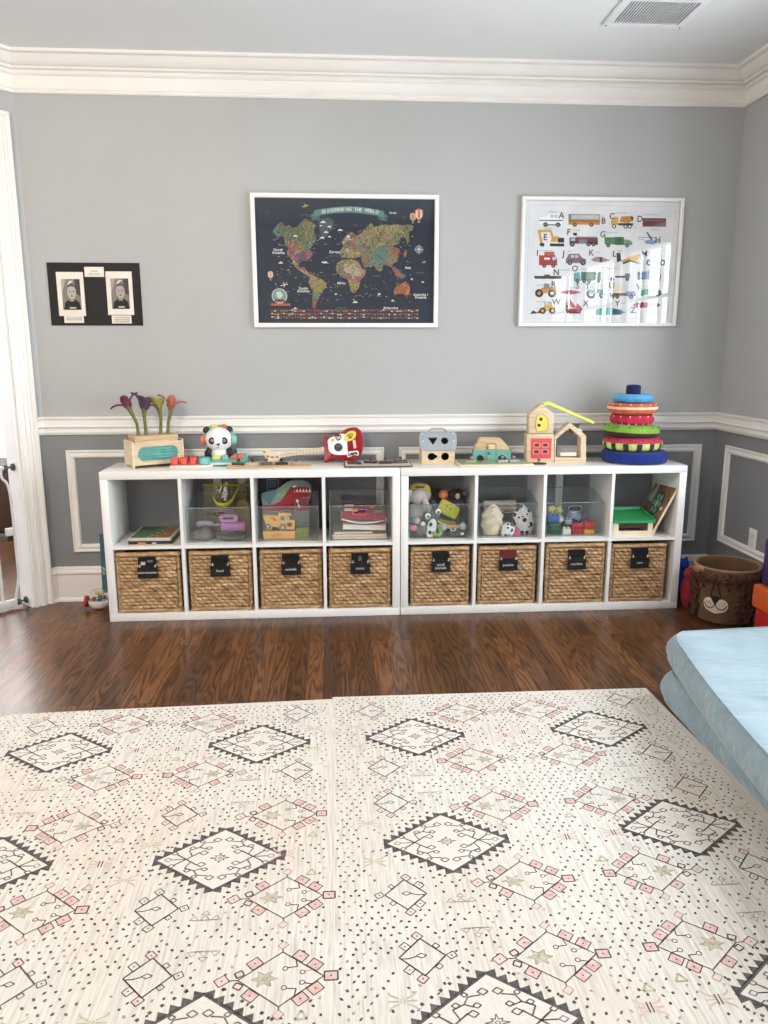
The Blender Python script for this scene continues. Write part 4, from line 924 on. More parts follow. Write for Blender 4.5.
BZ = list(zones)
for x, y, f in PNK_: pink(pr[side(x)], x, y, f)
for x, y, f in SML: small(pr[side(x)], x, y, f)
for x, y, f in TRI: tri3(pr[side(x)], x, y, f)
for x, y, f in MOT: moth(pr[side(x)], x, y, SAGE if f else PINK, not f)
for x, y in WDG: wedge(pr[side(x)], x, y)
dots(pr[0], -.11, 1.11, -2.85, -1.02); dots(pr[1], 1.125, 2.362, -2.85, -.985)
for k in range(2): tag(rugs[k].build('play_mat', smooth=False), ml[k], 'play mat', 'printed play mats')

# ================================================================== floor cushions, lion basket, foam blocks, push toy
def cushion_mat():
    m, nt, b = nmat('cushion_blue'); L = nt.links.new
    v = coords(nt); n = N(nt, 'ShaderNodeTexNoise', Scale=7.0, Detail=4.0); L(v, n.inputs['Vector'])
    r = ramp(nt, [(0.3, (116, 138, 149)), (0.7, (134, 154, 164))]); L(n.outputs['Fac'], r.inputs['Fac']); L(r.outputs['Color'], b.inputs['Base Color'])
    b.inputs['Roughness'].default_value = 0.75; b.inputs['Sheen Weight'].default_value = 0.3
    v2 = coords(nt, (0.8, 3.2, 3.2)); n2 = N(nt, 'ShaderNodeTexNoise', Scale=2.4, Detail=3.0, Distortion=0.8); L(v2, n2.inputs['Vector'])
    bump(nt, b, n2.outputs['Fac'], 0.9, 0.03); return m
CUSH = cushion_mat()
def cushion(name, label, corners, z0, th, sag, bowx, seed, grp, overhang=0.0):
    """soft slab over four floor corners; sides bulge, the edge facing the mats bows by bowx"""
    rn = random.Random(seed); c = [Vector((*p, 0)) for p in corners]      # back-near wall order: A(back left) B(back right) C(front right) D(front left)
    cen = sum(c, Vector()) / 4; t = thing(name, label, 'cushion', (cen.x, cen.y, z0), 0, grp)
    nx, ny, nz = 28, 40, 8; vs = {}; b = B()
    def pos(u, v, w):
        p = (c[0] * (1 - u) + c[1] * u) * (1 - v) + (c[3] * (1 - u) + c[2] * u) * v
        p.x -= bowx * sin(pi * v) * (1 - u)
        # rounded plan corners
        e = .05
        bul = .022 * sin(pi * w)
        ed = min(u, 1 - u, v, 1 - v)
        if u == 0: p.x -= bul + .006 * sin(9 * v + seed) * sin(pi * w)
        if u == 1: p.x += bul
        if v == 0: p.y += bul
        if v == 1: p.y -= bul
        z = z0 + th * w + overhang * (v ** 2) * (1 - u)
        if w == 1: z += .018 * (sin(pi * u) * sin(pi * v)) ** .4 - sag * sin(pi * u) * sin(pi * v) + .0045 * sin(13 * u + 5 * v) * sin(7 * v + seed) * (ed > 0) 
        q = .055
        du = max(0, q - min(u, 1 - u) ) / q; dv = max(0, q - min(v, 1 - v)) / q
        if du > 0 and dv > 0: p += (cen - p).normalized() * .03 * min(du, dv)
        return Vector((p.x - cen.x, p.y - cen.y, z - z0))
    faces = []
    def grid(fn, n, m_, flip):
        P_ = [[fn(i / n, j / m_) for i in range(n + 1)] for j in range(m_ + 1)]
        vv = [q for row in P_ for q in row]
        ff = [[j * (n + 1) + i, j * (n + 1) + i + 1, (j + 1) * (n + 1) + i + 1, (j + 1) * (n + 1) + i] for j in range(m_) for i in range(n)]
        b.add(vv, [f[::-1] for f in ff] if flip else ff, CUSH)
    grid(lambda u, v: pos(u, v, 1), nx, ny, True); grid(lambda u, v: pos(u, v, 0), nx, ny, False)
    grid(lambda u, w: pos(u, 0, w), nx, nz, True); grid(lambda u, w: pos(u, 1, w), nx, nz, False)
    grid(lambda v, w: pos(0, v, w), ny, nz, False); grid(lambda v, w: pos(1, v, w), ny, nz, True)
    o = b.build('cover', t, ang=180)
    bm = bmesh.new(); bm.from_mesh(o.data); bmesh.ops.remove_doubles(bm, verts=bm.verts[:], dist=.0005); bmesh.ops.recalc_face_normals(bm, faces=bm.faces[:]); bm.to_mesh(o.data); bm.free()
    bv = o.modifiers.new('bevel', 'BEVEL'); bv.width = .012; bv.segments = 3; bv.limit_method = 'ANGLE'; bv.angle_limit = rad(50)
    o.data.polygons.foreach_set('use_smooth', [True] * len(o.data.polygons))
    s = B(); loop = [pos(0, v / 40, 1) for v in range(41)] + [pos(u / 20, 1, 1) for u in range(1, 21)] + [pos(1, 1 - v / 40, 1) for v in range(1, 41)] + [pos(1 - u / 20, 0, 1) for u in range(1, 20)]
    s.tube([Vector((q.x * .985, q.y * .99, q.z + .001)) for q in loop], .0045, CUSH, 6, True); s.build('piping', t)
    return t
cushion('floor_cushion', 'pale blue foam floor cushion lying flat on the floor, underneath the other one', [(2.395, -1.055), (3.22, -1.03), (3.22, -2.55), (2.425, -2.52)], 0.001, .128, .0, .02, 1, 'floor cushions')
cushion('floor_cushion', 'pale blue foam floor cushion on top of its pair, wrinkled and lit by the window', [(2.435, -1.00), (3.235, -.945), (3.20, -2.50), (2.27, -2.58)], 0.137, .118, .05, .045, 2, 'floor cushions')

ROPE = fab((104, 77, 53)); ROPE2 = fab((146, 112, 82)); MANE = fab((76, 41, 24)); DARK = fab((34, 24, 20)); SNOUT = fab((222, 206, 186))
li = thing('lion_basket', 'round brown rope basket with a lion face and shaggy mane', 'basket', (3.098, -.170, 0), rad(-42)); li.scale = (.95, .95, 1)
prof = [(.10, .004), (.128, .006)]
for k in range(26):
    z = .012 + k * .0104; r = .130 + .034 * (k / 25) ** .8
    prof += [(r, z), (r + .004, z + .003), (r + .004, z + .007)]
prof += [(.166, .288), (.160, .290), (.152, .284)]
for k in range(24, -1, -2): prof += [(.124 + .034 * (k / 25) ** .8, .012 + k * .0104)]
prof += [(.10, .010)]
B().lathe(prof, ROPE, 48).build('basket_body', li, ang=70)
B().torus((0, 0, .286), .162, .0065, ROPE2, 48, 8).build('rim', li)
def bump_(a, z, off=0.0): r = .130 + .034 * ((z - .012) / .26) ** .8 + .0055 + off; return Vector((r * sin(a), -r * cos(a), z))
mn = B(); rl = random.Random(5)
for q in range(130):
    if q < 50: a = rl.uniform(-.62, .95); z = rl.uniform(.252, .278); ln = rl.uniform(.025, .045)
    elif q < 95: a = rl.uniform(.62, 1.15); z = rl.uniform(.06, .25); ln = rl.uniform(.04, .07)
    else: a = rl.uniform(-1.15, -.72); z = rl.uniform(.05, .26); ln = rl.uniform(.04, .07)
    p0 = bump_(a, z); p1 = bump_(a + rl.uniform(-.12, .12), max(.015, z - ln * .5), .016); p2 = bump_(a + rl.uniform(-.2, .2), max(.012, z - ln), .010)
    mn.tube(curve3([p0, p1, p2], 3), .006, MANE, 5, rs=[.004, .008, .009, .009, .008, .006, .003])
mn.build('mane', li, label='shaggy rust brown yarn mane')
def patch(b, pts, mat, off):
    """flat felt shape lying on the basket's side; pts are (angle, z)"""
    vs = [bump_(a, z, off) for a, z in pts]; b.add(vs, [list(range(len(vs)))], mat)
def patch_grid(b, fn, mat, off, n=10):
    P_ = [[bump_(*fn(i / n, j / n), off) for i in range(n + 1)] for j in range(n + 1)]
    b.add([q for r_ in P_ for q in r_], [[j * (n + 1) + i, j * (n + 1) + i + 1, (j + 1) * (n + 1) + i + 1, (j + 1) * (n + 1) + i] for j in range(n) for i in range(n)], mat)
def disc_fn(ca, cz, ra, rz_): return lambda u, v: (ca + ra * v * cos(2 * pi * u), cz + rz_ * v * sin(2 * pi * u))
AC = -.04
for s_ in (-1, 1):
    e = B(); patch_grid(e, disc_fn(AC + s_ * .40 - .02, .196, .055, .010), DARK, .004, 12); e.build('eye', li)
sn = B()
for s_ in (-1, 1): patch_grid(sn, disc_fn(AC + s_ * .18, .108, .235, .036), SNOUT, .003, 16)
patch_grid(sn, disc_fn(AC, .094, .26, .030), SNOUT, .0028, 16); sno = sn.build('muzzle', li, label='white felt muzzle')
mo = B()
for s_ in (-1, 1): mo.tube([bump_(AC + s_ * (.19 - .17 * cos(t)), .114 - .026 * sin(t), .004) for t in [pi * q / 10 for q in range(11)]], .0022, DARK, 5)
for s_ in (-1, 1):
    for q in range(4): mo.ball(bump_(AC + s_ * (.14 + .05 * q), .114 + .008 * (q % 2), .004), .0024, DARK, 8)
mo.build('mouth', sno)
no = B(); no.add([bump_(AC - .17, .150, .005), bump_(AC, .108, .007), bump_(AC + .17, .150, .005), bump_(AC + .06, .156, .006), bump_(AC - .06, .156, .006)], [[0, 1, 4], [1, 3, 4], [1, 2, 3]], DARK)
for s_ in (-1, 1): no.tube([bump_(AC + s_ * .17, .150, .004), bump_(AC + s_ * .05, .222, .004)], .0032, DARK, 5)
no.build('nose', li)
ea = B(); ea.ball(bump_(-.62, .276, .004), (.036, .012, .020), ROPE2, 14); ea.build('ear', li)

PUR = paint((62, 40, 104), .5); ORA = paint((214, 92, 38), .5); REDB = paint((190, 30, 34), .5)
FB = 'foam building blocks by the wall'
b = B(); b.box((-.092, -.095, 0), (.092, .10, .1765), REDB, .012, seg=3); tag(b.build('foam_block', None, (3.160, -.600, .0005), rad(0)), 'red foam block at the bottom of the pile against the right wall', 'block', FB)
b = B(); b.box((-.106, -.105, 0), (.096, .11, .108), ORA, .012, seg=3); tag(b.build('foam_block', None, (3.158, -.600, .1780), rad(0)), 'orange foam block between the red and purple ones', 'block', FB)
b = B(); b.box((-.084, -.095, 0), (.085, .10, .215), PUR, .014, seg=3); tag(b.build('foam_block', None, (3.165, -.600, .2870), rad(0)), 'purple foam block at the top of the pile against the right wall', 'block', FB)

# toys half hidden between shelf and lion basket
rd = thing('plush_toy', 'red soft toy squeezed between the shelf end and the lion basket', 'soft toy', (2.992, .020, 0))
b = B(); b.ball((0, 0, .085), (.03, .05, .085), fab((150, 26, 44)), 16).ball((.0, -.02, .19), (.030, .035, .034), fab((150, 26, 44)), 14); b.build('body', rd)
B().ball((.028, -.04, .10), (.014, .02, .05), fab((176, 40, 60)), 10).build('arm', rd)
bl = thing('plush_toy', 'bright blue soft toy poking up behind the red one in the corner', 'soft toy', (3.040, .190, 0)); bl.scale = (.8, .8, .88)
b = B(); b.ball((0, 0, .10), (.045, .05, .10), fab((22, 56, 150)), 16); b.build('body', bl)
b = B(); b.ball((0, -.005, .215), (.04, .04, .035), fab((28, 66, 168)), 14); b.build('head', bl)
for s_ in (-1, 1): B().ball((s_ * .022, 0, .244), (.012, .012, .016), fab((24, 60, 158)), 10).build('ear', bl)

# popper push toy
pp = thing('push_toy', 'clear domed ball popper push toy with teal handle beside the shelf end', 'push toy', (-.112, .215, 0), rad(0))
DOME = glass_mat('toy_dome', 0.02, (0.97, 0.98, 0.98), 1.2, 0.06)
b = B(); b.lathe([(.002, .004), (.03, .006), (.048, .018), (.056, .038), (.056, .05), (.050, .052)], P(232, 228, 220), 28); b.build('base_bowl', pp)
b = B(); b.lathe([(.0535 * cos(t), .052 + .062 * sin(t)) for t in [pi / 2 * q / 10 for q in range(11)]], DOME, 28); b.build('dome', pp)
for q, (x, y, z, c) in enumerate(((-.02, -.02, .062, (170, 60, 40)), (.012, -.028, .062, (40, 44, 60)), (.0, .01, .066, (90, 100, 50)), (.026, .0, .062, (60, 110, 120)), (-.01, .0, .085, (206, 170, 70)), (.02, -.01, .09, (214, 176, 80)))):
    B().ball((x, y, z), .0115, P(*c), 12).build('popping_ball', pp)
for s_ in (-1,): B().cyl((s_ * .055, -.01, .045), (s_ * .069, -.01, .045), .030, P(176, 40, 40), 18).build('wheel', pp)
b = B(); b.prism(rrect(-.014, 0, .014, .32, .008), -.006, .006, P(44, 92, 106), 'y', T(.018, .058, .07) @ Matrix.Rotation(rad(-4), 4, 'X')); hd = b.build('handle', pp)
b = B(T(.018, .058, .07) @ Matrix.Rotation(rad(-4), 4, 'X') @ Matrix.Rotation(rad(-90), 4, 'Y')); b.text('POP', .10, -.008, .022, -.0066, WH); b.build('handle_lettering', hd)

# ================================================================== toys on top of the shelves
def ol(pts, Y, loc=(0, 0, 0)):
    """outline of a thing standing at depth Y, as local (x, z)"""
    o = []
    for u, v in pts: p = at(u, v, Y); o.append((p.x - loc[0], p.z - loc[2]))
    return o
ZS = SH
PINE = wood((214, 190, 158)); PINEL = wood((226, 206, 178)); PLY = wood((200, 171, 132))
TEAL = P(104, 168, 160); TEALF = fab((98, 164, 156))

# wooden planter box with felt flowers
fb = thing('planter_box', 'pale wooden toy planter box with a teal oval window', 'toy', (.142, .092, ZS + .0003), rad(30))
w_, d_, h_ = .262, .140, .128
b = B()
b.plate([[(0.006, .014), (w_ - .006, .014), (w_ - .006, h_), (0.006, h_)], rrect(.028, .034, w_ - .028, .106, .035, 8)[::-1]], 0, .008, PINE); b.build('front_panel', fb)
B().box((.006, d_ - .008, .014), (w_ - .006, d_, h_), PINE).build('rear_panel', fb)
for x in (0, w_ - .008):
    b = B(); b.prism([(-.004, 0), (.018, 0), (.026, .012), (d_ - .022, .012), (d_ - .014, 0), (d_ + .004, 0), (d_ + .002, h_ + .004), (d_ - .012, h_ + .008), (.012, h_ + .008), (-.002, h_ + .004)], x, x + .008, PINEL, 'x'); b.build('end_panel', fb)
b = B(); b.box((.022, .012, .03), (w_ - .022, d_ - .014, h_ + .004), PINE).box((.020, .012, h_ + .002), (w_ - .020, d_ - .014, h_ + .030), PLY, .003); b.build('soil_block', fb)
b = B()
for q in range(7):
    z = .036 + q * .0105; b.tube(curve3([(.026, .010, z), (.09, .008 + .002 * (q % 2), z + .004 * sin(q)), (.16, .009, z - .003 * cos(q * 2)), (w_ - .026, .010, z + .002)], 4), .0068, TEALF, 8)
b.build('teal_felt', fb)
def felt_flower(lab, base, tip, k, cp, lean, ln=.060, up=.5):
    """stem that widens into a trumpet, with five pointed petals opening from it"""
    t = thing('felt_flower', lab, 'toy flower', base, 0, 'felt flowers in the planter')
    tp = Vector(tip) - Vector(base); STEM = fab((106, 110, 58)); d = Vector((lean, 0, 1)).normalized()
    pts = curve3([Vector((0, 0, 0)), tp * .38 + Vector((-lean * .03, 0, 0)), tp - d * .045, tp - d * .012], 7); m = len(pts)
    B().tube(pts, .006, STEM, 10, rs=[.0095 - .002 * sin(pi * min(1, i / (m * .6))) + .0075 * max(0, (i / (m - 1) - .62) / .38) ** 1.3 for i in range(m)]).build('stem', t)
    Q = d.to_track_quat('Z', 'Y').to_matrix()
    for q in range(4):
        a = 2 * pi * q / 4 + k; b = B(); vs = []; fs = []; n = 8; L_ = ln * (1 + .18 * sin(q * 2.3 + k * 5)); u_ = up + .35 * sin(q * 1.7 + k * 3)
        for j in range(n + 1):
            u = j / n; wd = .022 * sin(pi * min(1, .22 + .78 * u)) ** .8 * (1 if u < 1 else 0) + .0006
            r_ = .0125 + L_ * (.18 * u + .72 * u * u); zz = -.024 + L_ * (1.0 * u_ * u + .30 * sin(u * 2.0)) - .012 * u ** 3
            for s_ in (-1, 0, 1): vs.append(tp + Q @ Vector((r_ * cos(a) - s_ * wd * sin(a), r_ * sin(a) + s_ * wd * cos(a), zz + abs(s_) * .006)))
        for j in range(n):
            for s_ in (0, 1): fs.append([j * 3 + s_, j * 3 + s_ + 1, j * 3 + s_ + 4, j * 3 + s_ + 3])
        o = b.add(vs, fs, cp).build('petal', t, ang=180); so = o.modifiers.new('thick', 'SOLIDIFY'); so.thickness = .004
zb = ZS + h_ + .0305; c30, s30 = cos(rad(30)), sin(rad(30))
for lx, tx_, ty_, c, l, k, lean, ln, up in ((.056, 127, 404, (112, 54, 80), 'plum coloured felt flower leaning away from the others at the planter end nearest the doorway', .2, -.42, .066, .45),
        (.096, 144.5, 405.5, (80, 60, 76), 'dark purple felt flower, second from the doorway end of the planter', 3.0, .10, .066, .70),
        (.170, 158, 404, (158, 152, 74), 'yellow green felt flower in the wooden planter', 1.2, -.18, .052, .85), (.206, 171, 404, (176, 104, 90), 'coral pink felt flower at the planter end beside the panda', .15, .10, .060, .60)):
    bx_, by_ = .142 + lx * c30 - .066 * s30, .092 + lx * s30 + .066 * c30
    q = at(tx_, ty_, by_); felt_flower(l, (bx_, by_, zb), (q.x, q.y, q.z), k, fab(c), lean, ln, up)

# peg tray in front of the planter
c = ground(191, 468, ZS)
tr = thing('peg_tray', 'small cream toy tray with a teal knob, in front of the planter box', 'toy', (.420, .142, ZS + .0003), rad(3))
b = B(); b.prism(smoothpoly([(-.105, -.012), (-.095, -.035), (-.02, -.042), (.06, -.040), (.10, -.020), (.105, .012), (.07, .036), (-.02, .040), (-.09, .030)], 3), 0, .012, P(232, 220, 208), 'z', bev=.003); b.build('tray', tr)
b = B(); b.lathe([(.028, .012), (.030, .018), (.030, .040), (.024, .048), (.0, .050)], TEAL, 24, T(.064, .004, 0)); b.build('knob', tr)
B().ball((.064, -.028, .030), (.020, .008, .018), P(120, 192, 182), 14).build('knob_face', tr)
REDP = P(214, 66, 60)
for i, (x, l) in enumerate(((-.080, 'red toy peg on the cream tray, the one farthest from the panda'), (-.036, 'red toy peg on the cream tray, standing between two others'), (.010, 'red toy peg on the cream tray, right beside its teal knob'))):
    t = thing('toy_peg', l, 'toy', (.420 + x * cos(rad(3)), .142 + x * sin(rad(3)) - .006, ZS + .0125), rad(i * 9 - 6), 'red pegs on the toy tray')
    b = B(); b.lathe([(.019, 0), (.020, .004), (.020, .034), (.017, .039), (.0, .040)], REDP, 20); b.build('peg', t)
    B().box((-.012, -.0212, .008), (.010, -.0185, .030), P(224, 90, 80), .001).build('peg_face', t)

# panda piano
pd = thing('panda_piano', 'toy panda with teal headphones sitting behind a small teal keyboard', 'toy', (.585, .205, ZS + .0003), rad(4))
def lo(u, v, Y): p = at(u, v, Y); return Vector((p.x - .585, Y - .205, p.z - ZS))
BW_ = P(30, 30, 34); WHP = P(232, 232, 234)
h0 = lo(219.3, 439.3, .235); 
B().ball(h0, (.070, .058, .064), WHP, 28).build('head', pd)
for u, v in ((207.8, 430.5), (229.2, 430)):
    p = lo(u, v, .240); B().ball(p, (.022, .012, .021), BW_, 14).build('ear', pd)
hp = B(); pts = [h0 + Vector((.076 * cos(a), .004, .068 * sin(a) - .001)) for a in [rad(8 + 164 * q / 20) for q in range(21)]]
hp.tube(pts, .008, TEAL, 8); hb = hp.build('headphone_band', pd, label='teal headphone band')
hp = B(); hp.ball(h0 + Vector((-.022, 0, .069)), (.020, .012, .009), P(226, 214, 110), 12); hp.build('band_button', hb, label='yellow band button')
hp = B(); hp.ball(h0 + Vector((.028, -.002, .067)), (.018, .012, .011), P(196, 110, 60), 12); hp.build('band_button', hb, label='orange band button')
for s_, c_ in ((-1, P(216, 106, 86)), (1, P(126, 192, 176))):
    q = h0 + Vector((s_ * .078, 0, -.004)); B().cyl(q - Vector((s_ * .010, 0, 0)), q + Vector((s_ * .012, 0, 0)), .026, c_, 18, .022).build('ear_cup', pd, label='coral ear cup' if s_ < 0 else 'mint ear cup')
for s_ in (-1, 1):
    q = h0 + Vector((s_ * .031, -.0505, -.002)); e = B(); e.ball(q, (.0165, .006, .0185), BW_, 16, Matrix.Rotation(rad(-18 * s_), 4, 'Y')); eo = e.build('eye_patch', pd)
    B().ball(q + Vector((-s_ * .001, -.0055, .001)), (.0066, .003, .0066), P(236, 236, 232), 12).build('eye', eo); B().ball(q + Vector((-s_ * .001, -.0082, .001)), (.0046, .002, .0046), BW_, 10).build('pupil', eo)
B().ball(h0 + Vector((0, -.0565, -.020)), (.0085, .005, .0055), BW_, 12).build('nose', pd)
mo = B(); mo.ball(h0 + Vector((0, -.0535, -.034)), (.0034, .003, .0032), P(60, 30, 30), 10); mo.build('mouth', pd)
B().lathe([(.012, .012), (.045, .016), (.048, .04), (.042, .07), (.028, .098)], WHP, 24, T(h0.x, .030, 0), 1, .85).build('belly', pd)
for s_ in (-1, 1):
    B().tube(curve3([Vector((h0.x + s_ * .038, .030, .082)), Vector((h0.x + s_ * .058, .012, .064)), Vector((h0.x + s_ * .054, -.012, .045))], 5), .016, BW_, 10).build('arm', pd)
KT = Matrix.Rotation(rad(16), 4, 'X')
kb = B(); kb.prism([(-.088, -.052), (.100, -.052), (.112, .008), (.104, .050), (-.080, .050), (-.098, .008)], 0, .030, TEAL, 'z', T(0, 0, .014) @ KT, bev=.008); kb.prism([(-.075, -.045), (.09, -.045), (.09, .045), (-.07, .045)], 0, .018, P(84, 140, 134), 'z'); ko = kb.build('keyboard', pd)
kb = B(T(0, 0, .014) @ KT); kb.prism([(-.080, -.0535), (.094, -.0535), (.094, -.049), (-.080, -.049)], .010, .020, P(222, 226, 220), 'z'); kb.build('light_strip', ko)
for x0_, x1_, c_, l_ in ((-.066, -.026, P(222, 222, 120), 'yellow key'), (-.018, .014, P(126, 190, 180), 'mint key'), (.024, .056, P(206, 106, 66), 'orange key'), (.060, .092, P(214, 120, 82), 'orange key')):
    B(T(0, 0, .014) @ KT).box((x0_, -.036, .030), (x1_, .010, .040), c_, .003).build('key', ko, label=l_)

# flat puzzle boards with their pieces
def veh(kind, s):
    """side outline of a puzzle piece, s wide"""
    o = {'car': [(-.5, 0), (-.5, .22), (-.32, .26), (-.18, .5), (.2, .5), (.34, .26), (.5, .2), (.5, 0)], 'truck': [(-.5, 0), (-.5, .5), (.12, .5), (.14, .34), (.34, .34), (.5, .18), (.5, 0)],
         'boat': [(-.3, 0), (-.5, .2), (-.1, .2), (-.05, .55), (.2, .2), (.5, .2), (.34, 0)], 'bus': [(-.5, 0), (-.5, .42), (-.44, .5), (.44, .5), (.5, .42), (.5, 0)]}[kind]
    return [(x * s, (y - .25) * s) for x, y in o]
def board(name, label, x0, x1, y0, y1, th, mat, rz=0, rim=None):
    cx, cy = (x0 + x1) / 2, (y0 + y1) / 2; w, d = (x1 - x0) / 2, (y1 - y0) / 2
    t = thing(name, label, 'puzzle', (cx, cy, ZS + .0004), rz, 'flat puzzle boards on the shelf tops')
    B().prism(rrect(-w, -d, w, d, .014), 0, th, mat, 'z', bev=.0012).build('board', t)
    if rim: B().plate([rrect(-w + .002, -d + .002, w - .002, d - .002, .012), rrect(-w + .016, -d + .016, w - .016, d - .016, .008)[::-1]], th, th + .004, rim, 'z').build('raised_rim', t)
    return t
def piece(board_o, x, y, z, kind, s, mat, label, rz=0, knob=None, grp='pieces in the puzzle boards', cat='puzzle piece', nm='puzzle_piece'):
    t = thing(nm, label, cat, (board_o.location.x + x, board_o.location.y + y, z), rz, grp)
    B().prism(veh(kind, s), 0, .012, mat, 'z', bev=.001).build('body', t)
    if knob: B().lathe([(.004, .012), (.003, .018), (.009, .022), (.010, .027), (.006, .031), (0, .032)], knob, 14).build('peg_knob', t)
b1 = board('puzzle_board', 'pale wooden puzzle board lying between the panda and the guitar', .602, 1.022, .062, .180, .010, PLY)
DKB = P(58, 52, 50); KN = P(52, 42, 38)
for q, (x, k_, c_, kc, l) in enumerate(((-.155, 'car', (70, 64, 62), KN, 'dark puzzle car beside the panda on the pale board'), (-.085, 'truck', (196, 186, 172), KN, 'pale puzzle truck next to the dark car'), (-.015, 'bus', (96, 88, 84), P(170, 140, 90), 'grey puzzle bus in the middle of the pale board'), (.060, 'car', (44, 42, 44), KN, 'black puzzle car under the guitar headstock'), (.135, 'boat', (166, 150, 130), KN, 'tan puzzle boat beside the guitar neck'))):
    piece(b1, x, .004, ZS + .0105, k_, .062, P(*c_), l, rad(q * 7 - 14), P(*{0: (52, 42, 38), 1: (60, 50, 44), 2: (120, 96, 60), 3: (36, 32, 32), 4: (110, 88, 60)}[q]))
b2 = board('puzzle_board', 'dark brown edged puzzle board bridging the two shelves beside the guitar', 1.188, 1.532, .045, .225, .008, wood((92, 70, 60)))
B().box((-.165, -.083, .008), (.165, .083, .0095), P(206, 196, 184)).build('picture_face', b2)
for q, (x, y, k_, l) in enumerate(((-.115, -.01, 'car', 'dark brown puzzle piece in front of the guitar body'), (-.035, .01, 'boat', 'dark brown puzzle piece left of the board centre, pointed like a sail'), (.040, -.01, 'truck', 'dark brown truck shaped puzzle piece over the shelf joint'), (.118, .008, 'bus', 'dark brown puzzle piece nearest the grey shape sorter'))):
    piece(b2, x, y, ZS + .0102, k_, .072, P(66, 50, 46), l, rad(q * 11 - 20), P(96, 66, 58))
b3 = board('puzzle_board', 'pale puzzle board in front of the teal camper, tinted green and grey', 1.762, 2.150, .030, .185, .010, PINEL)
B().box((-.178, -.060, .010), (.178, .066, .0112), P(150, 164, 128)).build('picture_face', b3)
for q, (x, y, k_, c_, l) in enumerate(((-.115, .0, 'truck', (150, 160, 126), 'grey green puzzle piece beside the shape sorter'), (-.035, -.01, 'car', (120, 140, 120), 'green puzzle piece in front of the camper'), (.045, .0, 'bus', (160, 166, 160), 'pale grey puzzle piece near the camper tail'), (.105, .008, 'truck', (142, 150, 152), 'grey puzzle piece between the camper and the wooden house'))):
    piece(b3, x, y, ZS + .0118, k_, .055, P(*c_), l, rad(q * 9 - 12), P(176, 140, 120))
sp = thing('puzzle_piece', 'dark puzzle piece with a brown peg lying in front of the red house door', 'puzzle piece', (2.190, .10, ZS + .0005), rad(-8))
B().prism(veh('boat', .075), 0, .010, P(70, 56, 52), 'z', bev=.001).build('body', sp); B().lathe([(.004, .010), (.003, .016), (.010, .020), (.010, .026), (0, .030)], P(150, 96, 80), 14).build('peg_knob', sp)

# toy guitar lying on its side against the wall
GY = .268
g0_ = at(343, 461.5, GY); gl = (g0_.x, GY, ZS)
gt = thing('toy_guitar', 'red and white toy electric guitar with stickers lying on its side', 'guitar', gl)
RT = Matrix.Rotation(rad(-7), 4, 'X')
def gpx(pts): return ol([(310 + x / 7.68, 420 + y / 7.68) for x, y in pts], GY, gl)
body = smoothpoly(gpx([(102, 130), (118, 122), (138, 130), (160, 130), (200, 108), (240, 96), (268, 74), (310, 60), (352, 58), (384, 76), (404, 112), (412, 160), (408, 214), (394, 262), (368, 296), (330, 316), (290, 314), (240, 308), (200, 300), (168, 306), (140, 322), (110, 322), (106, 296), (112, 262), (108, 200), (104, 160)]), 3)
b = B(); b.prism(body, -.02, .02, paint((146, 20, 30), .25), 'y', RT, bev=.004); b.build('body', gt)
pick = smoothpoly(gpx([(136, 160), (160, 136), (200, 122), (226, 110), (262, 108), (280, 130), (284, 176), (288, 220), (286, 262), (256, 268), (210, 268), (168, 258), (144, 232), (140, 200)]), 3)
b = B(); b.prism(pick, -.0235, -.020, P(236, 234, 234), 'y', RT); b.build('pick_guard', gt)
cc = gpx([(217, 210)])[0]
b = B(); b.prism(circ(cc[0], cc[1], .0215, 24), -.0250, -.0235, P(40, 40, 44), 'y', RT); so = b.build('sound_hole', gt)
b = B(); 
for q in range(4): b.cyl((cc[0] - .014, -.026, cc[1] - .012 + q * .008), (cc[0] + .014, -.026, cc[1] - .012 + q * .008), .0012, P(130, 130, 132), 6)
b.M = None; o = b.build('speaker_slots', so); o.rotation_euler = (rad(-7), 0, 0)
def sticker(pts, c_, nm, lay=0, sm=True):
    b = B(); p = gpx(pts); b.prism(smoothpoly(p, 3) if sm else p, -.0245 - lay * .0006, -.0202, P(*c_), 'y', RT); return b.build('sticker', gt, label=nm)
sticker([(262, 140), (272, 110), (300, 90), (334, 84), (352, 100), (348, 134), (322, 156), (288, 166), (268, 160)], (226, 206, 86), 'yellow oval sticker')
b = B(); b.line(gpx([(284, 128), (300, 116), (318, 104), (330, 112), (314, 128), (296, 140), (310, 142), (326, 130)]), .004, -.0256, P(66, 76, 40), M=RT).line(gpx([(292, 112), (316, 138)]), .004, -.0256, P(66, 76, 40), M=RT); b.build('sticker_print', gt)
sticker([(192, 124), (216, 112), (236, 120), (240, 140), (224, 158), (206, 156)], (60, 52, 54), 'dark character sticker', 1); sticker([(162, 152), (174, 142), (186, 148), (184, 164), (168, 168)], (196, 190, 70), 'small yellow green sticker', 1)
b = B(); b.line(gpx([(204, 128), (214, 148), (226, 126), (232, 146)]), .005, -.0266, P(226, 222, 214), M=RT); b.build('sticker_print', gt)
sticker([(326, 158), (348, 152), (356, 214), (336, 222)], (226, 190, 180), 'pale pink strip sticker', 0, False)
sticker([(284, 262), (296, 244), (330, 240), (364, 236), (374, 254), (366, 276), (336, 268), (306, 284), (288, 284)], (232, 230, 226), 'white script sticker')
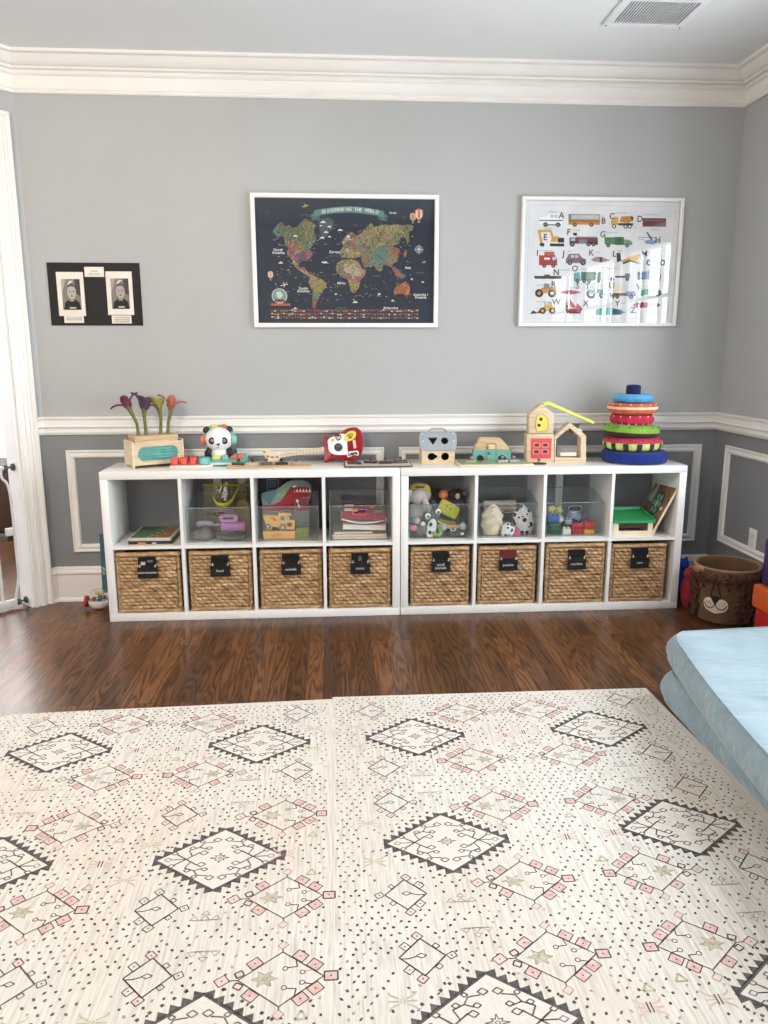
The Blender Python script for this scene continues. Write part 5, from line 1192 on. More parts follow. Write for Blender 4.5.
b = B(); p = gpx([(292, 274)])[0]; b.text('loog', p[0], p[1], .030, -.0256, P(36, 34, 36), M=RT, w=.070) if False else b.line(gpx([(294, 252), (298, 274), (308, 270), (312, 256), (322, 254), (326, 268), (316, 268), (322, 254), (334, 252), (340, 264), (330, 264), (336, 252), (350, 246), (358, 258), (346, 262), (352, 248), (364, 262), (354, 272)]), .004, -.0256, P(36, 34, 36), M=RT); b.build('sticker_print', gt)
hpx = lambda pts: ol([(240 + x / 7.68, 430 + y / 7.68) for x, y in pts], GY, gl)
b = B(); b.prism(hpx([(306, 180), (640, 132), (700, 128), (700, 158), (640, 160), (312, 214)]), -.017, -.004, PINEL, 'y', RT); nk = b.build('neck', gt)
b = B()
for q in range(12):
    t = q / 12; x = 330 + 310 * t; b.line(hpx([(x, 178 - 47 * t), (x + 3, 210 - 50 * t)]), .0022, -.0176, P(150, 128, 100), M=RT)
b.build('frets', nk)
b = B()
for q in range(3): b.line(hpx([(312, 188 + q * 9), (690, 136 + q * 8)]), .0012, -.0185, P(200, 196, 190), M=RT)
b.build('strings', nk)
hs = hpx([(156, 146), (176, 140), (260, 166), (300, 180), (314, 214), (300, 236), (262, 246), (232, 242), (206, 226), (188, 200)])
b = B(); b.prism(hs, -.016, -.003, PINEL, 'y', RT, bev=.002); hd = b.build('headstock', gt)
for q, p in enumerate(hpx([(188, 168), (214, 202), (250, 208), (288, 206)])): B().prism(circ(p[0], p[1], .0052, 12), -.022, -.016, P(132, 104, 66), 'y', RT).build('tuning_peg', hd)
for q, p in enumerate(hpx([(220, 236), (254, 246)])): B().prism(rrect(p[0] - .007, p[1] - .012, p[0] + .007, p[1] + .004, .003), -.013, -.006, P(214, 190, 150), 'y', RT).build('tuning_key', hd)

# shape sorter house
sx0 = at(421.7, 464, .135).x; sx1 = at(454.6, 464, .135).x; wS = sx1 - sx0
so = thing('shape_sorter', 'wooden shape sorting box with a grey slanted lid and grey carry handle', 'toy', (sx0, .135, ZS + .0003))
def spx(pts, Y=.135): return ol([(410 + x / 12.8, 420 + y / 12.8) for x, y in pts], Y, (sx0, 0, ZS))
GRYP = P(152, 159, 164); INNER_SHADE = paint((44, 26, 26), .9); BTH = .0085
fz = .074
b = B()
tri_ = [(.028, 0), (.064, 0), (.046, .0)]
sh1 = [(wS * .22 + .020 * cos(a) * (1.25 if abs(a) < .3 else 1), .038 + .020 * sin(a)) for a in [2 * pi * q / 20 - .001 for q in range(20)]]
b.plate([[(0, 0), (wS, 0), (wS, fz), (0, fz)], [(wS * .30 + .021 * cos(2 * pi * q / 24) + (.009 if q in (23, 0, 1) else 0), .040 + .019 * sin(2 * pi * q / 24)) for q in range(24)][::-1], circ(wS * .71, .040, .0205, 24)[::-1]], 0, BTH, PINE); b.build('front_panel', so)
B().box((0, .125, 0), (wS, .133, fz + .06), PINE).build('rear_panel', so)
for x in (0, wS - BTH): B().prism([(BTH, 0), (.125, 0), (.125, fz + .06), (.09, fz + .075), (.055, fz + .07), (BTH, fz)], x, x + BTH, PINE, 'x').build('side_panel', so)
B().box((BTH, BTH, 0), (wS - BTH, .125, .006), PINE).box((BTH, .10, .006), (wS - BTH, .11, fz + .05), INNER_SHADE).build('floor_panel', so)  # upright dark sheet paints the shade seen through the cut-outs
# lid: slanted grey plate with cut-outs
ML = T(0, -.004, fz - .002) @ Matrix.Rotation(rad(-24), 4, 'X')
lw0, lw1, lh = -.010, wS + .010, .098
tri_ = [(wS * .18, lh * .72), (wS * .50, lh * .72), (wS * .34, lh * .30)]
flw = [(wS * .70 + (.0175 if q % 3 else .0215) * cos(2 * pi * q / 24), lh * .52 + (.0175 if q % 3 else .0215) * sin(2 * pi * q / 24)) for q in range(24)]
b = B(); b.plate([[(lw0 + .006, 0), (lw1 - .006, 0), (lw1 + .002, lh * .5), (lw1, lh * .88), (lw1 - .010, lh), (lw0 + .010, lh), (lw0, lh * .88), (lw0 - .002, lh * .5)], tri_[::-1] if False else tri_, flw[::-1]], -.004, .004, GRYP, 'y', ML); ld = b.build('lid', so, label='grey slanted lid')
b = B(ML)
for x, z in ((.006, lh * .5), (wS - .006, lh * .5), (.004, lh * .93), (wS - .006, lh * .93)): b.prism(circ(x, z, .0028, 10, .0052), -.0052, -.004, P(214, 218, 222))
b.build('rivet', ld)
hz = at(437, 431, .18).z - ZS
b = B(); b.tube(curve3([Vector((wS * .20, .055, hz - .012)), Vector((wS * .27, .055, hz + .004)), Vector((wS * .36, .055, hz + .011)), Vector((wS * .64, .055, hz + .011)), Vector((wS * .75, .055, hz + .004)), Vector((wS * .82, .055, hz - .012))], 5), .0048, P(170, 174, 174), 8); b.build('carry_handle', so, label='grey carry handle')

# wooden camper
cY = .205
def cpx(pts, Y=cY): return ol([(450 + x / 8.53, 430 + y / 8.53) for x, y in pts], Y, cl)
cl = (at(491.5, 461, cY).x, cY, ZS); ca = thing('toy_camper', 'teal and plain wood toy camper van', 'toy car', (cl[0], cY, at(491.5, 461.3, cY).z if False else ZS + .0003))
zz0 = min(z for x, z in cpx([(205, 268)])); 
def cps(pts): return [(x, z - zz0 + .004) for x, z in cpx(pts)]
b = B(); b.prism(cps([(200, 172), (520, 172), (520, 264), (484, 264), (478, 236), (462, 218), (438, 214), (414, 226), (404, 262), (294, 262), (286, 230), (268, 214), (248, 214), (230, 232), (226, 262), (198, 258)]), 0, .038, P(106, 168, 156), 'y'); b.build('body', ca, label='teal lower body')
b = B(); b.prism(cps([(204, 172), (212, 146), (254, 70), (270, 66), (420, 68), (446, 84), (502, 146), (510, 158), (502, 168), (506, 172)]), 0, .038, PLY, 'y', bev=.002); b.build('roof_block', ca, label='plain wood roof')
for u in (262, 444): 
    p = cps([(u, 246)])[0]; b = B(); b.cyl((p[0], .003, .017), (p[0], .035, .017), .0165, P(26, 26, 28), 18); b.build('wheel', ca)
b = B(); b.line(cps([(308, 256), (308, 126), (316, 116), (384, 116), (392, 126), (392, 220), (380, 236)]), .0024, -.0006, P(70, 96, 90)); b.build('door_outline', ca)
b = B(); b.flat(cps([(336, 128), (386, 128), (386, 166), (336, 166)]), -.0007, P(226, 196, 160)); b.line(cps([(320, 124), (320, 168), (390, 168)]), .0022, -.0009, P(120, 96, 70)).flat(cps(circ(318, 154, 7, 8)), -.001, P(40, 36, 34)); b.build('window', ca)
b = B(); b.line(cps([(318, 196), (344, 206)]), .006, -.0009, P(40, 76, 80)).line(cps([(330, 188), (330, 212)]), .005, -.0009, P(40, 76, 80)).flat(cps(circ(392, 208, 5, 8)), -.0009, P(60, 80, 76)); b.build('door_handle', ca)

# wooden play house with yellow slide
hY = .150
def hpx2(pts, Y=hY): return ol([(515 + x / 8.53, 395 + y / 8.53) for x, y in pts], Y, hl)
hl = (at(526.5, 461.5, hY).x, hY, ZS); zz1 = hpx2([(300, 574)])[0][1]
def hh(pts): return [(x, z - zz1 + .0005) for x, z in hpx2(pts)]
ho = thing('play_house', 'wooden toy house with red shutter block, open gable room and yellow slide on its roof', 'toy house', (hl[0], hY, ZS + .0002), rad(0))
HD = .062
b = B(); b.prism(hh([(102, 330), (332, 330), (332, 578), (102, 570)]), 0, HD, PINE, 'y', bev=.002); b.build('lower_block', ho)
b = B(); b.prism(hh([(136, 368), (314, 366), (306, 540), (134, 538)]), -.002, .001, P(206, 72, 72), 'y'); rd_ = b.build('shutter_panel', ho, label='red shutter panel')
b = B()
for x, y in ((186, 424), (258, 424), (182, 480), (256, 480)): b.plate([hh(rrect(x - 30, y - 20, x + 30, y + 20, 8)), hh(rrect(x - 20, y - 12, x + 20, y + 12, 5))[::-1]], -.0035, -.002, P(214, 130, 120)).flat(hh(rrect(x - 20, y - 12, x + 20, y + 12, 5)), -.0024, P(64, 36, 36))
b.build('window_openings', rd_)
b = B(); b.prism(hh([(120, 326), (122, 166), (228, 74), (338, 160), (328, 326)]), .004, HD - .004, PINE, 'y', bev=.002); b.build('tower_block', ho)
b = B(); b.prism(hh(smoothpoly([(182, 304), (182, 196), (204, 168), (236, 160), (262, 182), (282, 208), (280, 296), (246, 302), (230, 306)], 2)), .002, .005, P(232, 206, 92), 'y'); yo = b.build('door', ho, label='yellow arched door')
b = B(); b.line(hh(smoothpoly([(182, 304), (182, 196), (204, 168), (236, 160), (262, 182), (282, 208), (280, 296), (246, 302), (230, 306)], 2)), .0022, .0015, P(96, 76, 40), closed=True)
for x, y in ((222, 204), (206, 256)): b.flat(hh(circ(x, y, 15, 14)), .0012, P(74, 60, 40)).flat(hh(circ(x, y, 7, 10)), .0008, P(40, 36, 30))
b.build('peep_holes', yo)
b = B(); b.plate([hh([(338, 576), (338, 348), (470, 232), (608, 344), (604, 582)]), hh([(346, 530), (560, 534), (564, 362), (466, 276), (352, 372)])[::-1]], 0, HD, PINE); b.build('gable_frame', ho)
b = B(); b.box((hh([(392, 520)])[0][0], .012, hh([(392, 528)])[0][1] + .003), (hh([(530, 520)])[0][0], .052, hh([(392, 492)])[0][1]), P(226, 214, 196), .002); b.build('inner_step', ho)
b = B(); b.prism(hh([(500, 246), (566, 250), (548, 284)]), .02, .05, P(66, 44, 36)).prism(hh([(478, 286), (520, 318), (500, 330), (480, 320)]), .02, .045, P(110, 70, 50)); b.build('hinge_block', ho)
b = B(); b.box((hh([(574, 300)])[0][0], HD + .001, hh([(574, 340)])[0][1]), (hh([(606, 300)])[0][0], HD + .006, hh([(574, 296)])[0][1]), P(236, 236, 236)); b.build('paper_flap', ho)
b = B(); YL = paint((214, 222, 90), .4); s0, s1, s2 = hh([(246, 82)])[0], hh([(300, 76)])[0], hh([(676, 238)])[0]
th_ = .007
b.prism([(s0[0], s0[1] - .004), (s1[0] - .006, s1[1] - .002), (s2[0], s2[1] - .006), (s2[0] + .003, s2[1] + .002), (s1[0], s1[1] + .006), (s0[0], s0[1] + .004)], .008, .046, YL, 'y', bev=.002)
for y in (.006, .043): b.prism([(s0[0], s0[1] - .004), (s1[0] - .006, s1[1] - .002), (s2[0], s2[1] - .004), (s2[0] + .003, s2[1] + .008), (s1[0], s1[1] + .012), (s0[0], s0[1] + .008)], y, y + .005, YL)
b.build('slide', ho, label='yellow slide')

# plush stacking rings: each ring lifts off
rY = .168; rcx = 2.716
SR = 'plush stacking rings'
def zat(v): return at(633, v, rY - .12).z
NAVY = fab((9, 42, 124)); st = thing('ring_stack_base', 'royal blue plush base of the stacking ring toy with a dark blue post on top', 'toy', (rcx, rY, ZS + .0003), 0, SR)
z1 = .066
b = B(); b.lathe([(0, 0), (.150, 0), (.164, .008), (.168, .022), (.168, .046), (.160, .058), (.120, .064), (.0, .064)], NAVY, 48); b.build('base', st)
ztop = at(632, 384.5, rY).z - ZS
b = B(); b.lathe([(.036, .064), (.037, ztop - .010), (.032, ztop - .003), (.012, ztop), (0, ztop)], fab((14, 26, 78)), 24, T(-.024, 0, 0)); b.build('post', st, label='dark blue post')
def ring(lab, R, z0_, z1_, parts, dx=0.0, tilt=0.0):
    t = thing('stacking_ring', lab, 'toy', (rcx - .024 + dx, rY, ZS + (z0_ + z1_) / 2), 0, SR); r = (R - .036) / 2; h = (z1_ - z0_) / 2
    t.rotation_euler = (0, rad(tilt), 0)
    for nm, t0, t1, mat, lb in parts:                     # arcs of the tube section, angle from outside (0) up over the top (90)
        n, k = 48, 10; vs = []; fs = []
        for i in range(n):
            for j in range(k + 1):
                a = 2 * pi * i / n; c = rad(t0 + (t1 - t0) * j / k)
                vs.append((((R + .036) / 2 + r * sq(cos(c))) * cos(a), ((R + .036) / 2 + r * sq(cos(c))) * sin(a), h * sq(sin(c))))
        for i in range(n):
            for j in range(k): fs.append([i * (k + 1) + j, ((i + 1) % n) * (k + 1) + j, ((i + 1) % n) * (k + 1) + j + 1, i * (k + 1) + j + 1])
        o = B().add(vs, fs, mat).build(nm, t, ang=180, label=lb)
    return t, (R + .036) / 2, r, h
def sq(x): return math.copysign(abs(x) ** .72, x)
def specks(t, Rm, r, h, n, ang, mat, nm, size=.005, off=0.0, lb=None):
    """little woven specks, printed into the mesh of the ring's upper part (or of its underside)"""
    b = B()
    for i in range(n):
        a = 2 * pi * (i + .5) / n + off; c = rad(ang); p = Vector(((Rm + r * sq(cos(c))) * cos(a), (Rm + r * sq(cos(c))) * sin(a), h * sq(sin(c))))
        b.ball(p, (size, size, size * 1.15), mat, 8)
    want = ('underside',) if ang < 0 else ('topping', 'flesh')
    o = [q for q in bpy.data.objects if q.parent == t and q.name.split('.')[0] in want][0]
    me = b.mesh('specks'); k = len(o.data.materials); o.data.materials.append(mat)
    for p in me.polygons: p.material_index = k
    bm = bmesh.new(); bm.from_mesh(o.data); bm.from_mesh(me); bm.to_mesh(o.data); bm.free(); bpy.data.meshes.remove(me)
zz = [zat(v) - ZS for v in (449.5, 436.0, 423.8, 413.8, 403.2, 394)]
m_, Rm, r_, h_2 = ring('watermelon stacking ring with pink top and striped green rind, on the blue base', .152, .0655, .134, [('rind', -180, 8, fab((206, 214, 130)), 'pale green rind'), ('flesh', 8, 180, fab((190, 48, 78)), None)], .012)
b = B(); 
for i in range(14):
    vs = []; fs = []
    for j in range(7):
        c = rad(-78 + 85 * j / 6)
        for s_ in (0, 1):
            a = 2 * pi * (i + .40 * s_) / 14; vs.append(((Rm + (r_ + .0012) * sq(cos(c))) * cos(a), (Rm + (r_ + .0012) * sq(cos(c))) * sin(a), (h_2 + .0008) * sq(sin(c))))
    for j in range(6): fs.append([j * 2, j * 2 + 1, j * 2 + 3, j * 2 + 2])
    b.add(vs, fs, fab((26, 66, 38)))
b.build('rind_stripes', m_); specks(m_, Rm, r_, h_2, 14, 42, fab((40, 26, 26)), 'seed_pattern', .0042)
k_, Rm, r_, h_2 = ring('lime green stacking ring with a dark brown underside', .143, .135, .198, [('underside', -180, -6, fab((74, 36, 30)), 'dark brown underside'), ('topping', -6, 180, fab((122, 172, 66)), None)], .002, 2.0); specks(k_, Rm, r_, h_2, 14, 34, fab((44, 52, 24)), 'seed_pattern', .004)
k_, Rm, r_, h_2 = ring('small crimson stacking ring with white dots, between the green and orange rings', .112, .199, .252, [('underside', -180, -30, fab((150, 24, 50)), None), ('topping', -30, 180, fab((190, 34, 66)), None)]); specks(k_, Rm, r_, h_2, 14, 30, fab((226, 214, 200)), 'seeds', .0042); specks(k_, Rm, r_, h_2, 18, -48, fab((232, 190, 160)), 'lower_seeds', .005, .2)
k_, Rm, r_, h_2 = ring('orange stacking ring with a cream seam, under the light blue ring', .127, .253, .309, [('underside', -180, -2, fab((206, 104, 66)), None), ('cream_seam', -2, 14, fab((238, 210, 184)), 'cream seam'), ('topping', 14, 180, fab((200, 96, 58)), None)]); specks(k_, Rm, r_, h_2, 14, 44, fab((240, 216, 196)), 'seeds', .004)
k_, Rm, r_, h_2 = ring('light blue stacking ring at the top of the stack', .100, .310, .354, [('underside', -180, 0, fab((74, 152, 204)), None), ('topping', 0, 180, fab((90, 166, 214)), None)])
b = B()
for i in range(4):
    a = rad(-150 + 40 * i); b.add([((Rm + r_ * .55 * cos(t) * s) * cos(a + .16 * sin(t) * s), (Rm + r_ * .55 * cos(t) * s) * sin(a + .16 * sin(t) * s), h_2 * 1.02 * sqrt(max(0, 1 - (.55 * cos(t) * s) ** 2))) for s in (1,) for t in [2 * pi * q / 12 for q in range(12)]], [list(range(12))], fab((30, 60, 140)))
b.build('drip_spots', k_)

# ================================================================== what stands in the upper cubes
ZM = MZ1 + .0005                    # top of the shelf board
ZB = ZM + .0035                     # floor of a clear bin
# flat books in the first cube
x0_ = .113
t = thing('picture_book', 'dark flat book lying under the green and brown game box in the open cube', 'book', (.216, .165, ZM), rad(0))
b = B(); b.box((-.108, -.142, 0), (.108, .125, .004), P(186, 150, 120), .001).box((-.105, -.139, .004), (.106, .123, .014), P(40, 34, 32)).box((-.06, -.1395, .005), (-.02, -.139, .013), P(206, 140, 60)).box((.01, -.1395, .005), (.03, -.139, .013), P(190, 180, 170)); b.build('pages', t)
B().box((-.108, -.142, .0142), (.108, .125, .018), P(52, 44, 42), .001).build('cover', t)
t = thing('game_box', 'thin green and brown game box lying on a dark book in the open cube', 'game box', (.214, .168, ZM + .0185), rad(-1))
b = B(); b.prism(rrect(-.104, -.140, .106, .130, .012), 0, .016, P(196, 190, 186), 'z', bev=.002); b.build('box', t)
b = B(); n = 8
b.flat([(-.094, -.132), (.0, -.132), (.012, -.06), (.03, .0), (.05, .06), (.06, .122), (-.094, .122)], .0164, P(84, 116, 92), 'z'); b.flat([(.0, -.132), (.098, -.132), (.098, .122), (.06, .122), (.05, .06), (.03, .0), (.012, -.06)], .0164, P(142, 100, 66), 'z')
for x, y in ((-.01, -.12), (.0, -.08), (.016, -.03), (.034, .02), (.056, .08), (.03, -.10), (.06, -.05)): b.flat([(x - .006, y - .006), (x + .006, y - .004), (x + .008, y + .010), (x - .004, y + .012)], .0168, P(214, 196, 110), 'z')
b.flat([(-.09, .03), (-.02, .03), (.02, .118), (-.09, .118)], .0166, P(56, 86, 60), 'z'); b.build('cover_picture', t)

def bx(i): return cube_x(i) + CW / 2
# ---- bin 2: pouch, tubes, zip bags
CLEARB = glass_mat('soft_clear_vinyl', .15, (.84, .82, .70), 1.8, .22, (120, 110, 70))
cx = bx(1)
def inb(x, y, z): return (cx + x, .05 + y, ZB + z)
t = thing('vinyl_bag', 'large clear vinyl zip bag with an olive yellow carry handle', 'bag', inb(.02, .165, 0))
vs = []; fs = []; n, m_ = 16, 14
b = B()
for s_ in (-1, 1):
    P_ = [[Vector((-.115 + .23 * i / n, s_ * (.006 + .050 * sin(pi * i / n) * (1 - .75 * j / m_) + .004 * sin(3.1 * i + 1.7 * j)), .004 + (.262 + .014 * sin(i * .9)) * j / m_)) for i in range(n + 1)] for j in range(m_ + 1)]
    b.add([q for r in P_ for q in r], [[j * (n + 1) + i, j * (n + 1) + i + 1, (j + 1) * (n + 1) + i + 1, (j + 1) * (n + 1) + i] for j in range(m_) for i in range(n)], CLEARB)
b.build('bag_body', t, ang=180)
OL = fab((158, 152, 46))
b = B(); hpts = curve3([Vector((-.060, -.070, .252)), Vector((-.056, -.086, .215)), Vector((-.034, -.092, .180)), Vector((.004, -.094, .176)), Vector((.036, -.090, .194)), Vector((.060, -.080, .236)), Vector((.072, -.068, .262))], 6)
vs = []; fs = []
for i, p in enumerate(hpts): w = .016; vs += [p + Vector((0, 0, w * .7)), p + Vector((0, -.004, 0)), p + Vector((0, 0, -w * .7))]
for i in range(len(hpts) - 1): fs += [[i * 3, i * 3 + 1, i * 3 + 4, i * 3 + 3], [i * 3 + 1, i * 3 + 2, i * 3 + 5, i * 3 + 4]]
b.add(vs, fs, OL); b.tube([(-.115, -.005, .262), (-.06, -.030, .268), (.04, -.030, .266), (.115, -.005, .262)], .006, OL, 6); o = b.build('carry_handle', t, ang=180, label='olive yellow strap handle'); so = o.modifiers.new('thick', 'SOLIDIFY'); so.thickness = .003
VIO = paint((176, 112, 186), .35)
t = thing('toy_tube', 'purple plastic tube with a glossy highlight lying in the clear bin', 'toy', inb(.060, .070, .062), rad(2))
B().cyl((-.058, 0, 0), (.058, 0, 0), .024, VIO, 20).build('tube', t); b = B(); b.cyl((.050, 0, 0), (.061, 0, 0), .0262, P(160, 92, 170), 20); b.build('end_cap', t)
t = thing('toy_case', 'small translucent lilac case on top of the purple tube', 'toy', inb(.040, .075, .0872), rad(3))
b = B(); b.plate([rrect(-.046, 0, .046, .038, .014), rrect(-.034, .014, .034, .026, .006)[::-1]], -.014, .014, P(182, 134, 178)); b.build('case', t); B().cyl((.03, -.012, .020), (.03, -.020, .020), .005, P(226, 200, 226), 10).build('button', t)
t = thing('hair_brush_toy', 'small pinkish grey toy brush pointing at the purple tube', 'toy', inb(-.052, .060, .060), rad(4))
b = B(); b.tube([(-.07, 0, .012), (-.03, 0, .016), (.05, 0, .014)], .006, P(160, 120, 140), 8); b.build('grip', t); b = B(); b.ball((-.03, 0, .026), (.045, .012, .012), P(150, 146, 160), 12); b.build('head', t)
t = thing('toy_phone', 'dark maroon toy block lying above the lilac case', 'toy', inb(.018, .090, .126), rad(-4))
B().prism(rrect(-.040, 0, .040, .026, .006), -.012, .012, P(76, 40, 40), 'y', bev=.002).build('body', t); b = B(); b.line(rrect(-.040, 0, .040, .026, .006), .002, -.0125, P(170, 150, 150), closed=True); b.build('edge_trim', t)
t = thing('cloth_bundle', 'crumpled grey brown cloth in the corner of the clear bin', 'cloth', inb(-.095, .075, .001))
rn = random.Random(2); b = B(); b.lathe([(.002, 0), (.045, .0), (.052, .012), (.047, .030), (.036, .046), (.018, .058), (.002, .062)], fab((112, 104, 96)), 20, None, 1.0, 1.1)
for i, v in enumerate(b.v): v.x += .006 * sin(v.z * 160 + v.y * 80); v.y += .006 * cos(v.z * 130 + v.x * 90); v.z *= 1 + .12 * sin(v.x * 120)
b.build('cloth', t, ang=180)
t = thing('toy_plate', 'dark green oval toy lying flat at the bottom of the clear bin', 'toy', inb(.055, .062, .001))
b = B(); b.lathe([(.0, 0), (.060, 0), (.070, .010), (.068, .018), (.05, .022), (.0, .024)], P(66, 86, 70), 28, None, 1, .7); b.build('body', t)
t = thing('snack_packet', 'shiny brown packet leaning in the clear bin behind the purple tube', 'packet', inb(.098, .115, .002), rad(-30))
b = B(); b.prism([(-.045, 0), (.045, 0), (.055, .17), (.03, .20), (-.02, .185), (-.05, .10)], -.010, .010, paint((104, 84, 52), .25), 'y', bev=.006); b.build('packet', t)

# ---- bin 3: dinosaur board, dump truck board and blocks
cx = bx(2)
def b3(pts, Y): return ol([(255 + x / 10.24, 475 + y / 10.24) for x, y in pts], Y, (cx, 0, ZB))
Yd = .135
dino = smoothpoly([(62, 240), (80, 206), (140, 186), (200, 176), (246, 150), (300, 110), (350, 84), (420, 74), (500, 78), (552, 100), (578, 140), (580, 190), (566, 260), (548, 300), (556, 360), (560, 430), (554, 520), (548, 632), (410, 640), (330, 620), (200, 610), (90, 600), (80, 480), (76, 400), (72, 320)], 3)
def shift(pts): zmin = min(z for x, z in pts); return [(x, z - zmin) for x, z in pts]
pd_ = b3(dino, Yd); zm = min(z for x, z in pd_)
def d3(pts): return [(x, z - zm + .002) for x, z in b3(pts, Yd)]
t = thing('dinosaur_board', 'grey board cut in the shape of a red mouthed dinosaur, standing in the clear bin', 'toy board', (cx, Yd, ZB))
B().prism(d3(dino), 0, .020, P(112, 128, 128), 'y', bev=.003).build('board', t)
b = B(); L0 = -.0008
b.flat(d3(smoothpoly([(88, 330), (150, 330), (240, 300), (290, 250), (340, 160), (380, 132), (430, 140), (556, 150), (560, 230), (500, 250), (420, 262), (410, 310), (400, 380), (250, 384), (110, 378)], 2)), L0, PR(146, 40, 50))
b.flat(d3(smoothpoly([(210, 240), (240, 196), (320, 150), (360, 120), (370, 136), (320, 200), (290, 244), (240, 236)], 2)), L0 - .0002, PR(120, 156, 120))
b.flat(d3(smoothpoly([(64, 240), (100, 208), (200, 184), (220, 200), (200, 250), (170, 300), (150, 340), (130, 290), (90, 270)], 2)), L0 - .0003, PR(84, 110, 116))
b.flat(d3([(410, 250), (560, 260), (550, 380), (420, 390)]), L0 - .0001, PR(128, 66, 78))
for k in range(5): x = 420 + k * 32; b.flat(d3([(x, 196), (x + 26, 190), (x + 10, 156)]), L0 - .0005, PR(236, 232, 224))
b.flat(d3([(382, 132), (420, 124), (424, 142), (388, 146)]), L0 - .0005, PR(230, 226, 214)); b.flat(d3([(402, 172), (410, 190), (400, 196)]), L0 - .0005, PR(226, 220, 210))
b.flat(d3([(418, 268), (450, 276), (440, 300), (456, 330), (470, 350), (446, 352), (430, 310)]), L0 - .0006, PR(232, 230, 226)); b.flat(d3([(430, 300), (442, 310), (438, 332), (428, 326)]), L0 - .0007, PR(40, 36, 38))
for x, y in ((300, 340), (330, 350), (370, 320), (280, 360)): b.flat(d3([(x - 26, y + 6), (x + 16, y - 20), (x + 26, y + 6), (x, y + 22)]), L0 - .0004, PR(110, 36, 40))
for k in range(16): x, y = random.uniform(430, 540), random.uniform(420, 530); b.flat(d3(circ(x, y, 5, 6)), L0 - .0004, PR(84, 96, 98))
b.build('printed_picture', t)
Yt = .092
dt = [(78, 440), (100, 434), (232, 440), (240, 412), (370, 416), (376, 432), (352, 440), (356, 484), (404, 488), (410, 500), (404, 580), (300, 582), (290, 596), (262, 596), (240, 560), (180, 552), (172, 578), (130, 588), (104, 572), (108, 520)]
pt = b3(dt, Yt); zt_ = min(z for x, z in pt)
BLKH = .046
def t3(pts): return [(x, z - zt_ + .0005) for x, z in b3(pts, Yt)]
t = thing('wooden_block', 'pale orange wooden block with faint lettering, under the dump truck', 'block', (cx, Yt, ZB))
px_ = b3([(78, 600), (412, 600), (410, 676), (90, 676)], Yt); hB = px_[0][1] - px_[3][1]
B().prism([(px_[3][0], 0), (px_[2][0], 0), (px_[1][0], hB), (px_[0][0], hB)], 0, .03, P(228, 166, 96), 'y', bev=.002).build('body', t)
b = B(); b.text('DUMP', px_[3][0] + .040, hB * .32, .020, -.0004, P(150, 110, 70)); b.build('block_lettering', t)
t = thing('dump_truck_board', 'yellow wooden dump truck shape standing on the orange block', 'toy truck', (cx, Yt + .003, ZB + hB + .0003))
B().prism(t3(dt), 0, .018, P(232, 178, 104), 'y', bev=.002).build('body', t)
for u, v, r_ in ((134, 548, 30), (284, 556, 36)):
    p = t3([(u, v)])[0]; w_r = r_ / 10.24 * .0049; b = B(); b.prism(circ(p[0], p[1], w_r, 20), -.004, .0, P(120, 112, 104)).prism(circ(p[0], p[1], w_r * .5, 14), -.0055, -.004, P(190, 184, 172)); b.build('wheel', t)
b = B(); b.flat(t3([(258, 446), (302, 446), (302, 488), (262, 488)]), -.0006, PR(96, 130, 140)).flat(t3([(308, 444), (346, 444), (350, 484), (308, 486)]), -.0006, PR(150, 186, 190)); b.build('window', t)
b = B(); b.flat(t3([(330, 512), (380, 512), (376, 548), (334, 550)]), -.0006, PR(120, 70, 40)).flat(t3([(146, 466), (190, 454), (216, 480), (230, 496), (200, 492), (180, 474)]), -.0006, PR(214, 106, 50)); b.line(t3([(100, 450), (240, 450), (250, 520), (404, 520)]), .0016, -.0007, PR(170, 120, 60)); b.build('painted_marks', t)
px_ = b3([(414, 542), (552, 542), (550, 640), (414, 640)], .118); hG = px_[0][1] - px_[3][1]
t = thing('wooden_block', 'olive green wooden block at the dinosaur feet', 'block', (cx, .100, ZB)); B().prism([(px_[3][0] + .002, 0), (px_[2][0], 0), (px_[1][0], hG), (px_[0][0] + .002, hG)], .004, .030, P(134, 150, 66), 'y', bev=.002).build('body', t)
t = thing('picture_book', 'dark blue book with a pale outlined square, standing behind the dinosaur', 'book', (cx, .205, ZB))
px_ = b3([(60, 690), (300, 690), (300, 40), (60, 40)], .205); 
B().box((px_[0][0], 0, 0), (px_[1][0], .014, .318), P(30, 32, 40), .001).build('cover', t); b = B(); q = b3([(124, 150), (236, 150), (236, 48), (124, 48)], .205); b.line(q, .003, -.0006, P(110, 124, 140), closed=True).flat([(q[0][0] + .01, q[0][1] + .012), (q[1][0] - .01, q[0][1] + .012), (q[1][0] - .01, q[2][1] - .01), (q[0][0] + .01, q[2][1] - .01)], -.0005, P(48, 66, 104)); b.build('cover_print', t)

# ---- bin 4: stacked picture books
cx = bx(3)
def book(lab, x, y, z, w, d, h, cover, page, rz=0, tilt=0, nm='picture_book'):
    t = thing(nm, lab, 'book', (cx + x, .05 + y, ZB + z), rad(rz), 'picture books in the clear bin'); t.rotation_euler = (0, rad(tilt), rad(rz))
    b = B(); b.box((-w / 2 + .002, -d / 2 + .002, .0016), (w / 2 - .002, d / 2 - .001, h - .0016), page); b.build('pages', t)
    b = B(); b.box((-w / 2, -d / 2, 0), (w / 2, d / 2, .0015), cover).box((-w / 2, -d / 2, h - .0015), (w / 2, d / 2, h), cover).box((-w / 2, d / 2 - .002, .0015), (w / 2, d / 2, h - .0015), cover); b.build('cover', t); return t
PGE = P(226, 214, 196); 
book('wide cream book at the very bottom of the stack in the clear bin', .006, .128, .0005, .276, .24, .011, P(214, 190, 166), PGE)
book('wide tan book lying second from the bottom of the stack in the clear bin', .002, .126, .012, .278, .23, .012, P(206, 168, 128), PGE, -.5)
